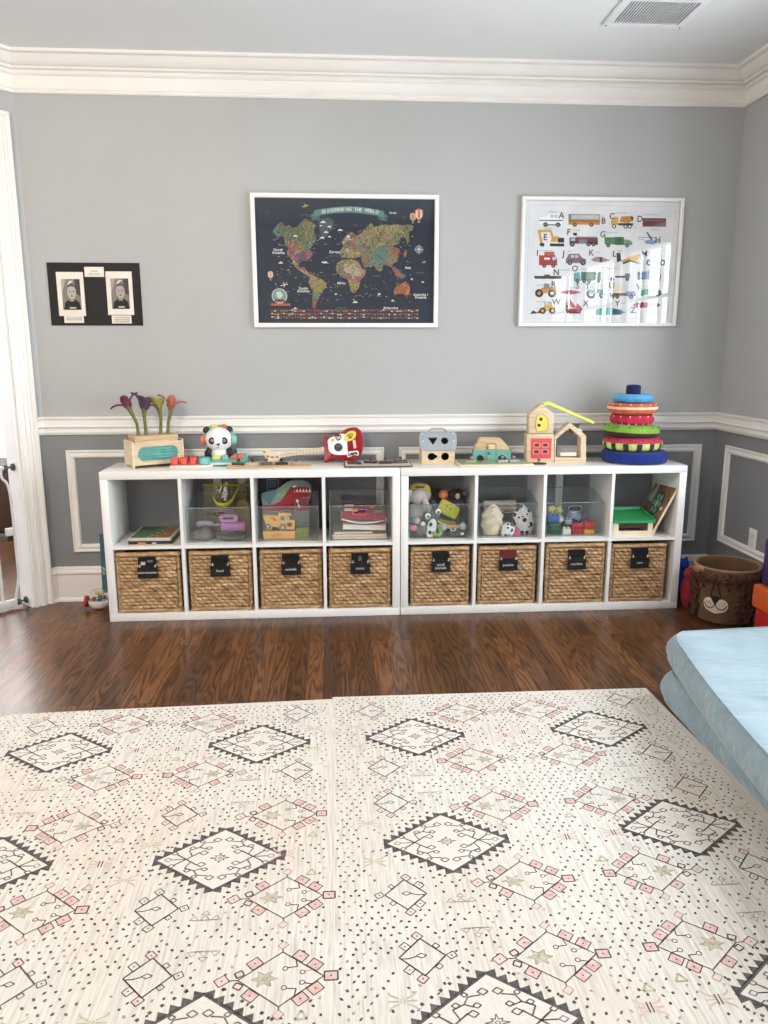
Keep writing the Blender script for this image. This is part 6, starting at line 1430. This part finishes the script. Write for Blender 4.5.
book('pale green grey book in the middle of the stack, peeping out toward the cube side', -.030, .130, .0245, .20, .22, .012, P(164, 160, 140), PGE, 1.5)
book('white and pale pink book, tilted, in the upper half of the stack', .030, .130, .0445, .222, .22, .026, P(222, 196, 188), P(236, 226, 220), -1, 2.2)
t = thing('magazine', 'white softcover magazine curling down at the middle between two books', 'magazine', (cx + .026, .175, ZB + .074), 0)
vs = []; fs = []; n = 20
for i in range(n + 1):
    u = i / n; z = .020 * (2 * u - 1) ** 2 + .006 * (1 - u); 
    for y in (-.105, .095): vs += [(-.115 + .23 * u, y, z), (-.115 + .23 * u, y, z + .007)]
for i in range(n): a = i * 4; c = a + 4; fs += [[a, c, c + 1, a + 1], [a + 2, a + 3, c + 3, c + 2], [a + 1, c + 1, c + 3, a + 3], [a, a + 2, c + 2, c]]
fs += [[0, 1, 3, 2], [n * 4, n * 4 + 2, n * 4 + 3, n * 4 + 1]]
B().add(vs, fs, P(232, 228, 222)).build('pages', t, ang=60)
tb = thing('picture_book', 'crimson picture book with a busy cover, tilted up on top of the stack', 'book', (cx + .024, .068, ZB + .100), rad(-2)); tb.rotation_euler = (rad(20), rad(3), rad(-2))
B().box((-.112, 0, 0), (.112, .135, .010), P(176, 40, 64), .001).build('cover', tb)
b = B(); b.flat([(-.110, .040), (.110, .046), (.110, .132), (-.110, .132)], .0106, P(120, 40, 70), 'z')
for x, y, w2, h2_, c in ((-.10, .10, .05, .025, (220, 190, 160)), (-.055, .105, .03, .026, (40, 36, 110)), (-.10, .055, .045, .03, (206, 200, 180)), (-.06, .05, .03, .03, (226, 160, 60)), (-.02, .06, .03, .03, (96, 40, 110)), (.01, .09, .03, .03, (170, 40, 90)), (.03, .10, .025, .02, (206, 190, 90)), (.05, .05, .05, .03, (110, 140, 110)), (.08, .10, .02, .02, (140, 110, 60)), (-.03, .03, .05, .02, (214, 60, 80))): b.flat([(x, y), (x + w2, y + .004), (x + w2, y + h2_), (x, y + h2_ - .004)], .0109, P(*c), 'z')
b.build('cover_picture', tb)

# ---- bin 5: soft toys
cx = bx(4)
def pos5(x, y, Y): p = at(402 + x / 10.52, 475 + y / 10.52, Y); return (p.x, p.y, p.z)
ELE = fab((168, 160, 158))
p = pos5(180, 330, .110); t = thing('plush_elephant', 'pale grey plush elephant slumped at the side of the bin', 'soft toy', (p[0], p[1], ZB + .05), rad(20), 'soft toys in the bin')
z_ = p[2] - ZB - .05
b = B(); b.ball((0, .02, z_ - .03), (.052, .045, .055), ELE, 20).ball((.0, 0, z_ + .05), (.046, .042, .042), ELE, 20); b.tube(curve3([Vector((.01, -.035, z_ + .045)), Vector((.02, -.055, z_ + .01)), Vector((.03, -.05, z_ - .02))], 5), .012, ELE, 10, rs=[.016 - .0007 * i for i in range(11)]); b.build('body', t)
for s_ in (-1, 1): b = B(); b.ball((s_ * .048, .012, z_ + .055), (.028, .010, .034), fab((176, 168, 162)), 14); b.build('ear', t)
for x, z in ((-.03, z_ - .065), (.035, z_ - .055)): B().ball((x, -.030, z), (.020, .026, .020), ELE, 14).build('leg', t)
def blob(name, lab, x, y, Y, r, mat, parts=(), cat='soft toy'):
    p = pos5(x, y, Y); t = thing(name, lab, cat, p, 0, 'soft toys in the bin'); B().ball((0, 0, 0), r, mat, 18).build('body', t)
    for nm, c, rr2, m2 in parts: B().ball(c, rr2, m2, 12).build(nm, t)
    return t
WHT_ = P(232, 230, 226); BLK_ = P(24, 22, 24); GYF = fab((92, 92, 98))
blob('plush_toy', 'dark grey plush toy with two big white goggling eyes', 310, 430, .100, (.046, .034, .036), GYF, (('eye', (-.022, -.028, .006), (.016, .010, .016), WHT_), ('eye', (.030, -.028, .028), (.015, .010, .015), WHT_), ('pupil', (-.020, -.0375, .005), (.006, .003, .006), BLK_), ('pupil', (.032, -.0375, .027), (.006, .003, .006), BLK_)))
blob('rattle_toy', 'hot pink oval toy at the bottom corner of the bin', 118, 555, .075, (.022, .018, .018), paint((226, 110, 150), .4), (('tail', (.024, 0, -.014), (.018, .008, .007), paint((214, 96, 120), .5)),), 'toy')
blob('plush_toy', 'charcoal grey plush toy with a white paw beside the pink toy', 205, 565, .085, (.038, .030, .034), fab((106, 104, 112)), (('paw', (.004, -.022, .030), (.014, .012, .014), fab((206, 204, 204))),))
p = pos5(315, 560, .066); t = thing('leaf_rattle', 'white oval soft rattle with black eye spots', 'toy', p, 0, 'soft toys in the bin')
b = B(); b.prism(smoothpoly([(-.022, -.046), (.006, -.044), (.022, -.01), (.024, .03), (.008, .05), (-.008, .044), (-.024, .01), (-.028, -.02)], 3), 0, .016, fab((226, 224, 222)), 'y', bev=.004); b.build('body', t)
for x, z in ((-.006, .020), (-.010, -.022)): B().prism(circ(x, z, .009, 14, .011), -.001, .001, BLK_).build('eye_spot', t)
t = thing('caterpillar_rattle', 'leaf green curved teether next to the white rattle', 'toy', pos5(382, 590, .064), 0, 'soft toys in the bin')
for q, (x, z) in enumerate(((-.022, -.012), (-.010, -.020), (.006, -.022), (.014, -.010), (.012, .006), (.004, .022))): B().ball((x, .004, z), (.011, .010, .012), P(126, 166, 76), 12).build('segment', t)
pa_, pb_ = Vector(pos5(432, 548, .085)), Vector(pos5(642, 540, .085)); t = thing('dumbbell_rattle', 'pale blue dumbbell shaped rattle with a peach grip', 'toy', (pa_ + pb_) / 2, 0, 'soft toys in the bin'); hv = (pb_ - pa_) / 2
b = B(); b.cyl(-hv, hv, .010, P(196, 150, 124), 14); b.build('grip', t)
for s_ in (-1, 1): B().ball(hv * s_, (.018, .022, .022), P(160, 190, 196), 14).build('end_knob', t)
b = B(); b.torus((.0, -.004, -.010), .012, .004, WHT_, 16, 8, Matrix.Rotation(rad(80), 4, 'X')); b.build('ring', t)
t = thing('drum_rattle', 'lime yellow soft drum rattle with a smiling face, lying slanted', 'toy', pos5(498, 365, .095), 0, 'soft toys in the bin'); t.rotation_euler = (0, rad(24), 0)
b = B(); b.prism(smoothpoly([(-.052, -.018), (-.050, .026), (-.030, .036), (.030, .030), (.052, .022), (.052, -.026), (.036, -.036), (-.030, -.032)], 3), 0, .05, fab((196, 194, 62)), 'y', bev=.006); b.build('body', t)
b = B(); b.line([(-.054, -.020), (-.054, .024), (-.034, .038)], .004, -.002, P(226, 220, 150)).line([(.054, -.028), (.054, .022)], .005, -.002, P(52, 44, 30)); b.build('trim', t)
b = B(); 
for x, z in ((-.018, .010), (.004, .006)): b.flat(circ(x, z, .004, 8), -.0006, BLK_)
b.line([(-.020, -.008), (-.006, -.014), (.008, -.010)], .0022, -.0006, P(120, 110, 40)); b.build('face', t)
blob('ball_toy', 'orange ball resting at the back of the soft toys', 436, 208, .165, (.026, .026, .026), paint((214, 118, 78), .5), (), 'ball')
p = pos5(190, 150, .150); t = thing('bath_toy', 'mustard yellow rounded toy piled on top of the plush elephant', 'toy', p, 0, 'soft toys in the bin'); b = B(); b.prism(smoothpoly([(-.052, -.016), (-.046, .022), (-.010, .032), (.034, .026), (.052, .006), (.046, -.026), (.0, -.034)], 3), -.02, .03, fab((190, 168, 76)), 'y', bev=.010); b.build('body', t); B().box((-.028, -.024, .010), (.022, -.019, .022), P(96, 80, 40), .002).build('slot', t)
blob('plush_toy', 'teal and navy plush toy half hidden behind the goggle eyed one', 318, 335, .140, (.030, .028, .034), fab((40, 88, 104)), (('patch', (-.016, -.022, -.004), (.014, .010, .022), fab((110, 150, 110))),))
blob('plush_toy', 'dark brown plush toy with a pale beak lying at the back of the bin', 575, 205, .165, (.055, .035, .030), fab((54, 40, 40)), (('beak', (.0, -.034, -.004), (.012, .010, .016), fab((216, 206, 196))), ('foot', (.04, -.026, .01), (.012, .012, .012), fab((110, 90, 84)))))
p = pos5(450, 470, .105); t = thing('band_toy', 'yellow brown striped crescent toy under the lime drum', 'toy', p, 0, 'soft toys in the bin'); b = B(); b.tube(curve3([Vector((-.06, 0, .022)), Vector((-.03, 0, -.004)), Vector((.02, 0, -.020)), Vector((.055, 0, -.022))], 5), .013, fab((150, 126, 50)), 10); b.build('body', t)
b = B(); b.tube(curve3([Vector((-.05, -.012, .006)), Vector((-.02, -.013, -.016)), Vector((.03, -.013, -.030))], 5), .004, P(206, 190, 110), 6); b.build('stripe', t)
blob('plush_toy', 'dark slate plush toy under the others at the bottom of the bin', 560, 610, .105, (.055, .05, .024), fab((70, 70, 82)), (('tag', (.03, -.046, .006), (.010, .004, .008), WHT_),))
blob('plush_toy', 'blue grey plush toy at the bottom below the elephant', 120, 480, .120, (.045, .04, .026), fab((92, 116, 128)))

# ---- bin 6: drawstring bags
cx = bx(5)
def pos6(x, y, Y): p = at(472 + x / 10.52, 475 + y / 10.52, Y); return Vector((p.x, p.y, p.z))
def spots_mat(name, base, ink, sc, th_):
    m, nt, b = nmat(name); L = nt.links.new; v = coords(nt); vo = N(nt, 'ShaderNodeTexVoronoi', Scale=sc); vo.feature = 'F1'; L(v, vo.inputs['Vector'])
    r = ramp(nt, [(0, ink), (th_, ink), (th_ + .02, base)]); L(vo.outputs['Distance'], r.inputs['Fac']); L(r.outputs['Color'], b.inputs['Base Color']); b.inputs['Roughness'].default_value = .9; return m
def pouch(name, lab, base, w, h, dp, mat, seed, folds, lean=0.0, tie=None):
    t = thing(name, lab, 'bag', base, 0, 'drawstring bags in the bin'); b = B(); n, k = 24, 14; vs = []; fs = []
    for j in range(k + 1):
        v = j / k; wd = (.70 + .30 * sin(pi * min(1, v * 1.15))) if v < .62 else (1.0 - ((v - .62) / .38) ** 1.4 * .80)
        for i in range(n):
            a = 2 * pi * i / n; f = 1 + folds * sin(v * 20 + 2.4 * sin(a * 2 + seed)) * .085 + (.10 * sin(a * 7 + seed) * max(0, v - .6) / .4)
            vs.append((w / 2 * wd * cos(a) * f + lean * v, dp / 2 * wd * sin(a) * f, h * v))
    for j in range(k):
        for i in range(n): fs.append([j * n + i, j * n + (i + 1) % n, (j + 1) * n + (i + 1) % n, (j + 1) * n + i])
    fs += [list(range(n))[::-1], [k * n + i for i in range(n)]]; b.add(vs, fs, mat); b.build('bag', t, ang=180)
    b = B(); b.torus((lean * .93, 0, h * .93), w * .13, .004, tie or mat, 16, 8); b.ball((lean, 0, h * 1.0), (w * .10, dp * .12, h * .05), mat, 12)
    b.tube(curve3([Vector((lean - .006, -w * .14, h * .93)), Vector((lean - .014, -dp * .36, h * .80)), Vector((lean - .004, -dp * .47, h * .62))], 5), .0018, tie or mat, 6); b.build('drawstring', t); return t
p = pos6(205, 660, .105); pouch('drawstring_bag', 'plain cream cotton drawstring bag, wavy with folds', (p.x, .112, ZB + .0005), .110, .158, .080, fab((226, 208, 182)), 1, 1.0, .006, fab((180, 160, 130)))
TRI_ = spots_mat('black_marks_cloth', (228, 222, 222), (36, 34, 38), 34, .38); DOT_ = spots_mat('black_dots_cloth', (224, 222, 224), (40, 38, 44), 58, .36)
p = pos6(553, 660, .105); pouch('drawstring_bag', 'white drawstring bag with bold black marks', (p.x, .125, ZB + .0005), .108, .150, .085, TRI_, 4, .7, -.014, fab((206, 190, 196)))
p = pos6(360, 660, .09); pouch('drawstring_bag', 'small white bag with tiny black dots between two taller bags', (p.x + .004, .080, ZB + .0005), .078, .066, .05, DOT_, 6, .6, 0)
p = pos6(465, 610, .082); t = thing('cloth_pouch', 'raspberry pink cloth folded against the marked bag', 'cloth', (p.x, .078, ZB + .0005)); b = B(); b.lathe([(.0, 0), (.022, 0), (.024, .012), (.014, .032), (.004, .044), (0, .046)], fab((190, 92, 120)), 14, None, 1, .7); b.build('cloth', t)
p = pos6(400, 475, .14); t = thing('toy_shaker', 'small mustard yellow toy between the two drawstring bags', 'toy', (p.x - .01, .165, p.z - .034), rad(10)); b = B(); b.prism(rrect(-.034, -.026, .040, .020, .008), 0, .03, P(206, 172, 60), 'y', bev=.004); b.build('body', t); b = B(); b.cyl((.010, -.001, .004), (.010, -.006, .004), .012, P(232, 206, 110), 14); b.build('disc', t)
t = thing('rolled_mat', 'clear sleeve with rolled pale cloths lying behind the drawstring bags', 'roll', (bx(5) + .0, .245, ZB + .118), rad(0))
b = B(); b.cyl((-.09, 0, .020), (.085, 0, .020), .016, fab((214, 196, 180)), 16).cyl((-.085, -.004, -.012), (.09, -.004, -.012), .015, fab((200, 180, 168)), 16); b.build('roll', t)
b = B(); b.box((-.10, .010, -.117), (.10, .018, -.028), P(120, 116, 112)); b.build('backing_card', t)

# ---- bin 7: building blocks
cx = bx(6)
def brick(lab, x, y, z, c, nx, ny, u=.021, h=.026, rz=0, tilt=(0, 0), window=False, extra=None):
    t = thing('toy_brick', lab, 'building block', (cx + x, .05 + y, ZB + z), rad(rz), 'building blocks in the clear bin'); t.rotation_euler = (rad(tilt[0]), rad(tilt[1]), rad(rz))
    w, d = nx * u / 2, ny * u / 2; m = P(*c); b = B(); b.box((-w, -d, 0), (w, d, h), m, .0018); b.build('body', t)
    b = B()
    for i in range(nx):
        for j in range(ny): b.lathe([(u * .30, h), (u * .30, h + .0075), (u * .26, h + .009), (0, h + .009)], m, 14, T(-w + (i + .5) * u, -d + (j + .5) * u, 0))
    b.build('studs', t)
    if window:
        b = B(); dk = P(*[int(q * .55) for q in c])
        for rrow in range(2):
            for i in range(nx): b.box((-w + (i + .18) * u, -d - .0006, .005 + rrow * h * .47), (-w + (i + .82) * u, -d + .0002, .005 + rrow * h * .47 + h * .30), dk)
        b.build('window_print', t)
    return t
brick('tall green building block with square openings at the side of the bin', -.093, .055, .0008, (38, 96, 62), 3, 2, .020, .056, 2, window=True)
brick('blue building block stacked on the green one', -.098, .055, .0665, (44, 92, 168), 3, 2, .020, .028, 2)
brick('white building block on the bin floor beside the green one', -.030, .040, .0008, (224, 218, 206), 2, 2, .021, .028, -4)
brick('white building block tipped up behind another white one', -.046, .100, .0555, (214, 208, 198), 2, 2, .017, .024, 10, (0, -24))
brick('red building block with two rows of openings, nearest the middle of the bin', .027, .036, .0008, (190, 34, 44), 3, 2, .0185, .050, 0, window=True)
brick('low yellow building block under a red one', .092, .046, .0008, (232, 176, 66), 3, 2, .018, .020, -3)
brick('red building block sitting on the yellow one', .092, .046, .0298, (196, 50, 52), 3, 2, .0185, .030, -3)
brick('grey blue building block lying tilted on top of the pile', .030, .115, .070, (150, 166, 200), 3, 2, .020, .024, 20, (18, 24))
brick('pale lilac building block behind the red block with openings', .0, .105, .040, (176, 170, 190), 2, 2, .018, .024, -12, (8, 0))
brick('dark plum building block at the back of the pile', .085, .120, .052, (110, 84, 96), 2, 2, .020, .024, 14, (10, 8))
brick('dark navy building block at the back beneath the tilted grey blue one', .048, .135, .022, (44, 48, 70), 4, 2, .020, .024, 4)
brick('large dark green plate block lying at the bottom behind the others', -.02, .150, .0008, (50, 84, 60), 6, 4, .021, .018, 0)
for q, (x, z, c, l) in enumerate(((-.092, .118, (206, 186, 96), 'yellow flower shaped block standing on the blue block'), (-.052, .112, (176, 172, 96), 'olive yellow flower shaped block beside the brighter one'))):
    t = thing('flower_brick', l, 'building block', (cx + x, .05 + .110, ZB + z), 0, 'building blocks in the clear bin'); b = B()
    for k in range(5): a = 2 * pi * k / 5; b.ball((.012 * cos(a), 0, .012 * sin(a)), (.010, .008, .010), P(*c), 10)
    b.ball((0, -.004, 0), (.008, .008, .008), P(226, 206, 130), 10); b.build('petals', t); B().cyl((0, 0, -.012), (0, 0, -.048), .007, P(*[int(v * .8) for v in c]), 10).build('stem', t)

# ---- cube 8: toy tray and leaning activity board
cx = bx(7)
t = thing('ball_tray', 'cream toy tray with a sloping green top and red beads inside its front opening', 'toy', (cx - .064, .125, ZM)); CRMP = P(232, 218, 192); GRNP = P(52, 150, 92)
w_ = .108
def p8(pts, Y): return ol([(608 + x / 9.974, 470 + y / 9.974) for x, y in pts], Y, (cx - .064, 0, ZM))
fr = p8([(44, 650), (448, 650), (444, 500), (60, 500)], .027); op = p8([(106, 596), (398, 592), (402, 510), (108, 510)], .027)
z0_ = fr[0][1]; fr = [(x, z - z0_) for x, z in fr]; op = [(x, z - z0_) for x, z in op]
b = B(); b.plate([fr, op[::-1] if False else op], -.098, -.090, CRMP); b.build('front_panel', t)
xL, xR_ = fr[0][0], fr[1][0]; zT_ = fr[2][1]
for x in (xL, xR_ - .008): B().prism([(-.090, 0), (.075, 0), (.075, zT_ + .014), (-.090, zT_)], x, x + .008, CRMP, 'x').build('side_panel', t)
B().box((xL + .008, .067, 0), (xR_ - .008, .075, zT_ + .012), CRMP).build('rear_panel', t); b = B(); b.box((xL + .008, -.090, 0), (xR_ - .008, .067, .006), P(120, 60, 44)); b.build('floor_panel', t)
MT = T(0, 0, 0); b = B(); b.prism([(-.108, zT_ - .004), (.080, zT_ + .016), (.080, zT_ + .030), (-.108, zT_ + .008)], xL + .002, xR_ - .004, GRNP, 'x'); 
for x in (xL - .003, xR_ - .006): b.prism([(-.110, zT_ - .004), (.082, zT_ + .016), (.082, zT_ + .042), (-.110, zT_ + .018)], x, x + .009, GRNP, 'x')
b.box((xL, .078, zT_ + .014), (xR_, .086, zT_ + .044), P(84, 170, 116)); b.build('sloping_top', t, label='green sloping top')
for q, (x, c, l) in enumerate(((.022, (206, 90, 80), 'coral bead near the side of the cream tray opening'), (.062, (214, 110, 92), 'salmon bead in the middle of the cream tray opening'), (.115, (150, 70, 40), 'brown bead at the far end of the cream tray opening'))):
    tb_ = tag(B().ball((0, 0, 0), .0115, P(*c), 16).build('bead', None, (cx - .064 + xL + .022 + x, .058, ZM + .0182)), l, 'bead', 'beads in the tray')
t = thing('activity_board', 'brown wooden activity board with a green turtle shell picture, leaning in the last cube', 'toy board', (cx + .050, .155, ZM + .001), rad(-64))
t.rotation_euler = (0, 0, 0); 
# board plane: leans to the right (+x) at its top, long side running into the cube
MA = Matrix.Rotation(rad(-2), 4, 'Z') @ Matrix.Rotation(rad(26), 4, 'Y')
bo = rrect(-.125, 0, .135, .292, .022)
b = B(MA); b.prism(bo, .0, .012, wood((150, 112, 82)), 'x', bev=.001); b.build('board', t)
b = B(MA); b.tube([(.006, y, z) for y, z in bo], .0068, P(226, 206, 176), 6, True); b.build('pale_edge', t)
b = B(MA); dsc = circ(-.010, .165, .062, 28, .070); b.prism(dsc, -.003, 0, P(44, 84, 66), 'x'); sh_ = b.build('shell_disc', t, label='green shell picture')
b = B(MA)
for k in range(6): a = 2 * pi * k / 6; b.flat(circ(-.010 + .040 * cos(a), .165 + .044 * sin(a), .015, 7, .017), -.0036, P(130, 160, 140), 'x')
b.flat(circ(-.010, .165, .020, 6, .023), -.0036, P(176, 190, 176), 'x'); b.build('shell_plates', sh_)
b = B(MA); b.prism(smoothpoly([(.065, .18), (.070, .23), (.085, .262), (.098, .258), (.104, .22), (.115, .20), (.112, .165), (.08, .160)], 2), -.003, 0, P(186, 190, 184), 'x'); b.build('grey_figure', t, label='pale grey animal figure')
b = B(MA)
for y, z in ((-.090, .225), (-.112, .205), (-.085, .080), (-.105, .060), (-.075, .10)): b.ball((0, y, z), (.004, .007, .009), P(90, 62, 46), 10)
b.build('peg_holes', t); b = B(MA); b.cyl((-.006, -.088, .150), (0, -.088, .150), .010, P(226, 210, 184), 14); b.build('peg', t)
t = thing('card_packet', 'small cream card leaning on the foot of the brown activity board', 'card', (cx + .066, .050, ZM + .0005), rad(-20)); B().box((-.008, -.002, 0), (.012, .002, .052), P(226, 214, 196), .0008, M=Matrix.Rotation(rad(14), 4, 'Y')).build('card', t)

# ================================================================== light and view
w = bpy.data.worlds.new('world'); S.world = w; w.use_nodes = True
bg = w.node_tree.nodes['Background']; bg.inputs[0].default_value = (0.62, 0.78, 1.0, 1); bg.inputs[1].default_value = 0.5
lp = thing('ceiling_lamp', 'warm white glass ceiling lamp behind the viewer', 'lamp', (-0.35, -2.2, ZC))
b = B(); b.lathe([(.0, -.06), (.05, -.055), (.07, -.03), (.075, -.0005)], P(220, 216, 208), 24); b.build('canopy', lp)
point('lamp_light', (-0.35, -2.2, 2.45), L_WARM, (1.0, 0.85, 0.69), .14)
point('hall_light', (-2.9, 1.2, 2.4), L_HALL, (0.95, 0.97, 1.0), .3)
point('hall_light', (-1.9, 3.2, 2.2), L_HALL * .5, (1.0, 0.97, 0.94), .3)
S.view_settings.view_transform = 'Standard'; S.view_settings.look = 'None'; S.view_settings.exposure = EXPO; S.view_settings.gamma = 1.0
S.view_settings.use_curve_mapping = False
S.cycles.transparent_max_bounces = 24; S.cycles.max_bounces = 10; S.cycles.use_denoising = True
S.cycles.sample_clamp_indirect = 6.0; S.cycles.blur_glossy = 0.5
bpy.context.view_layer.update()
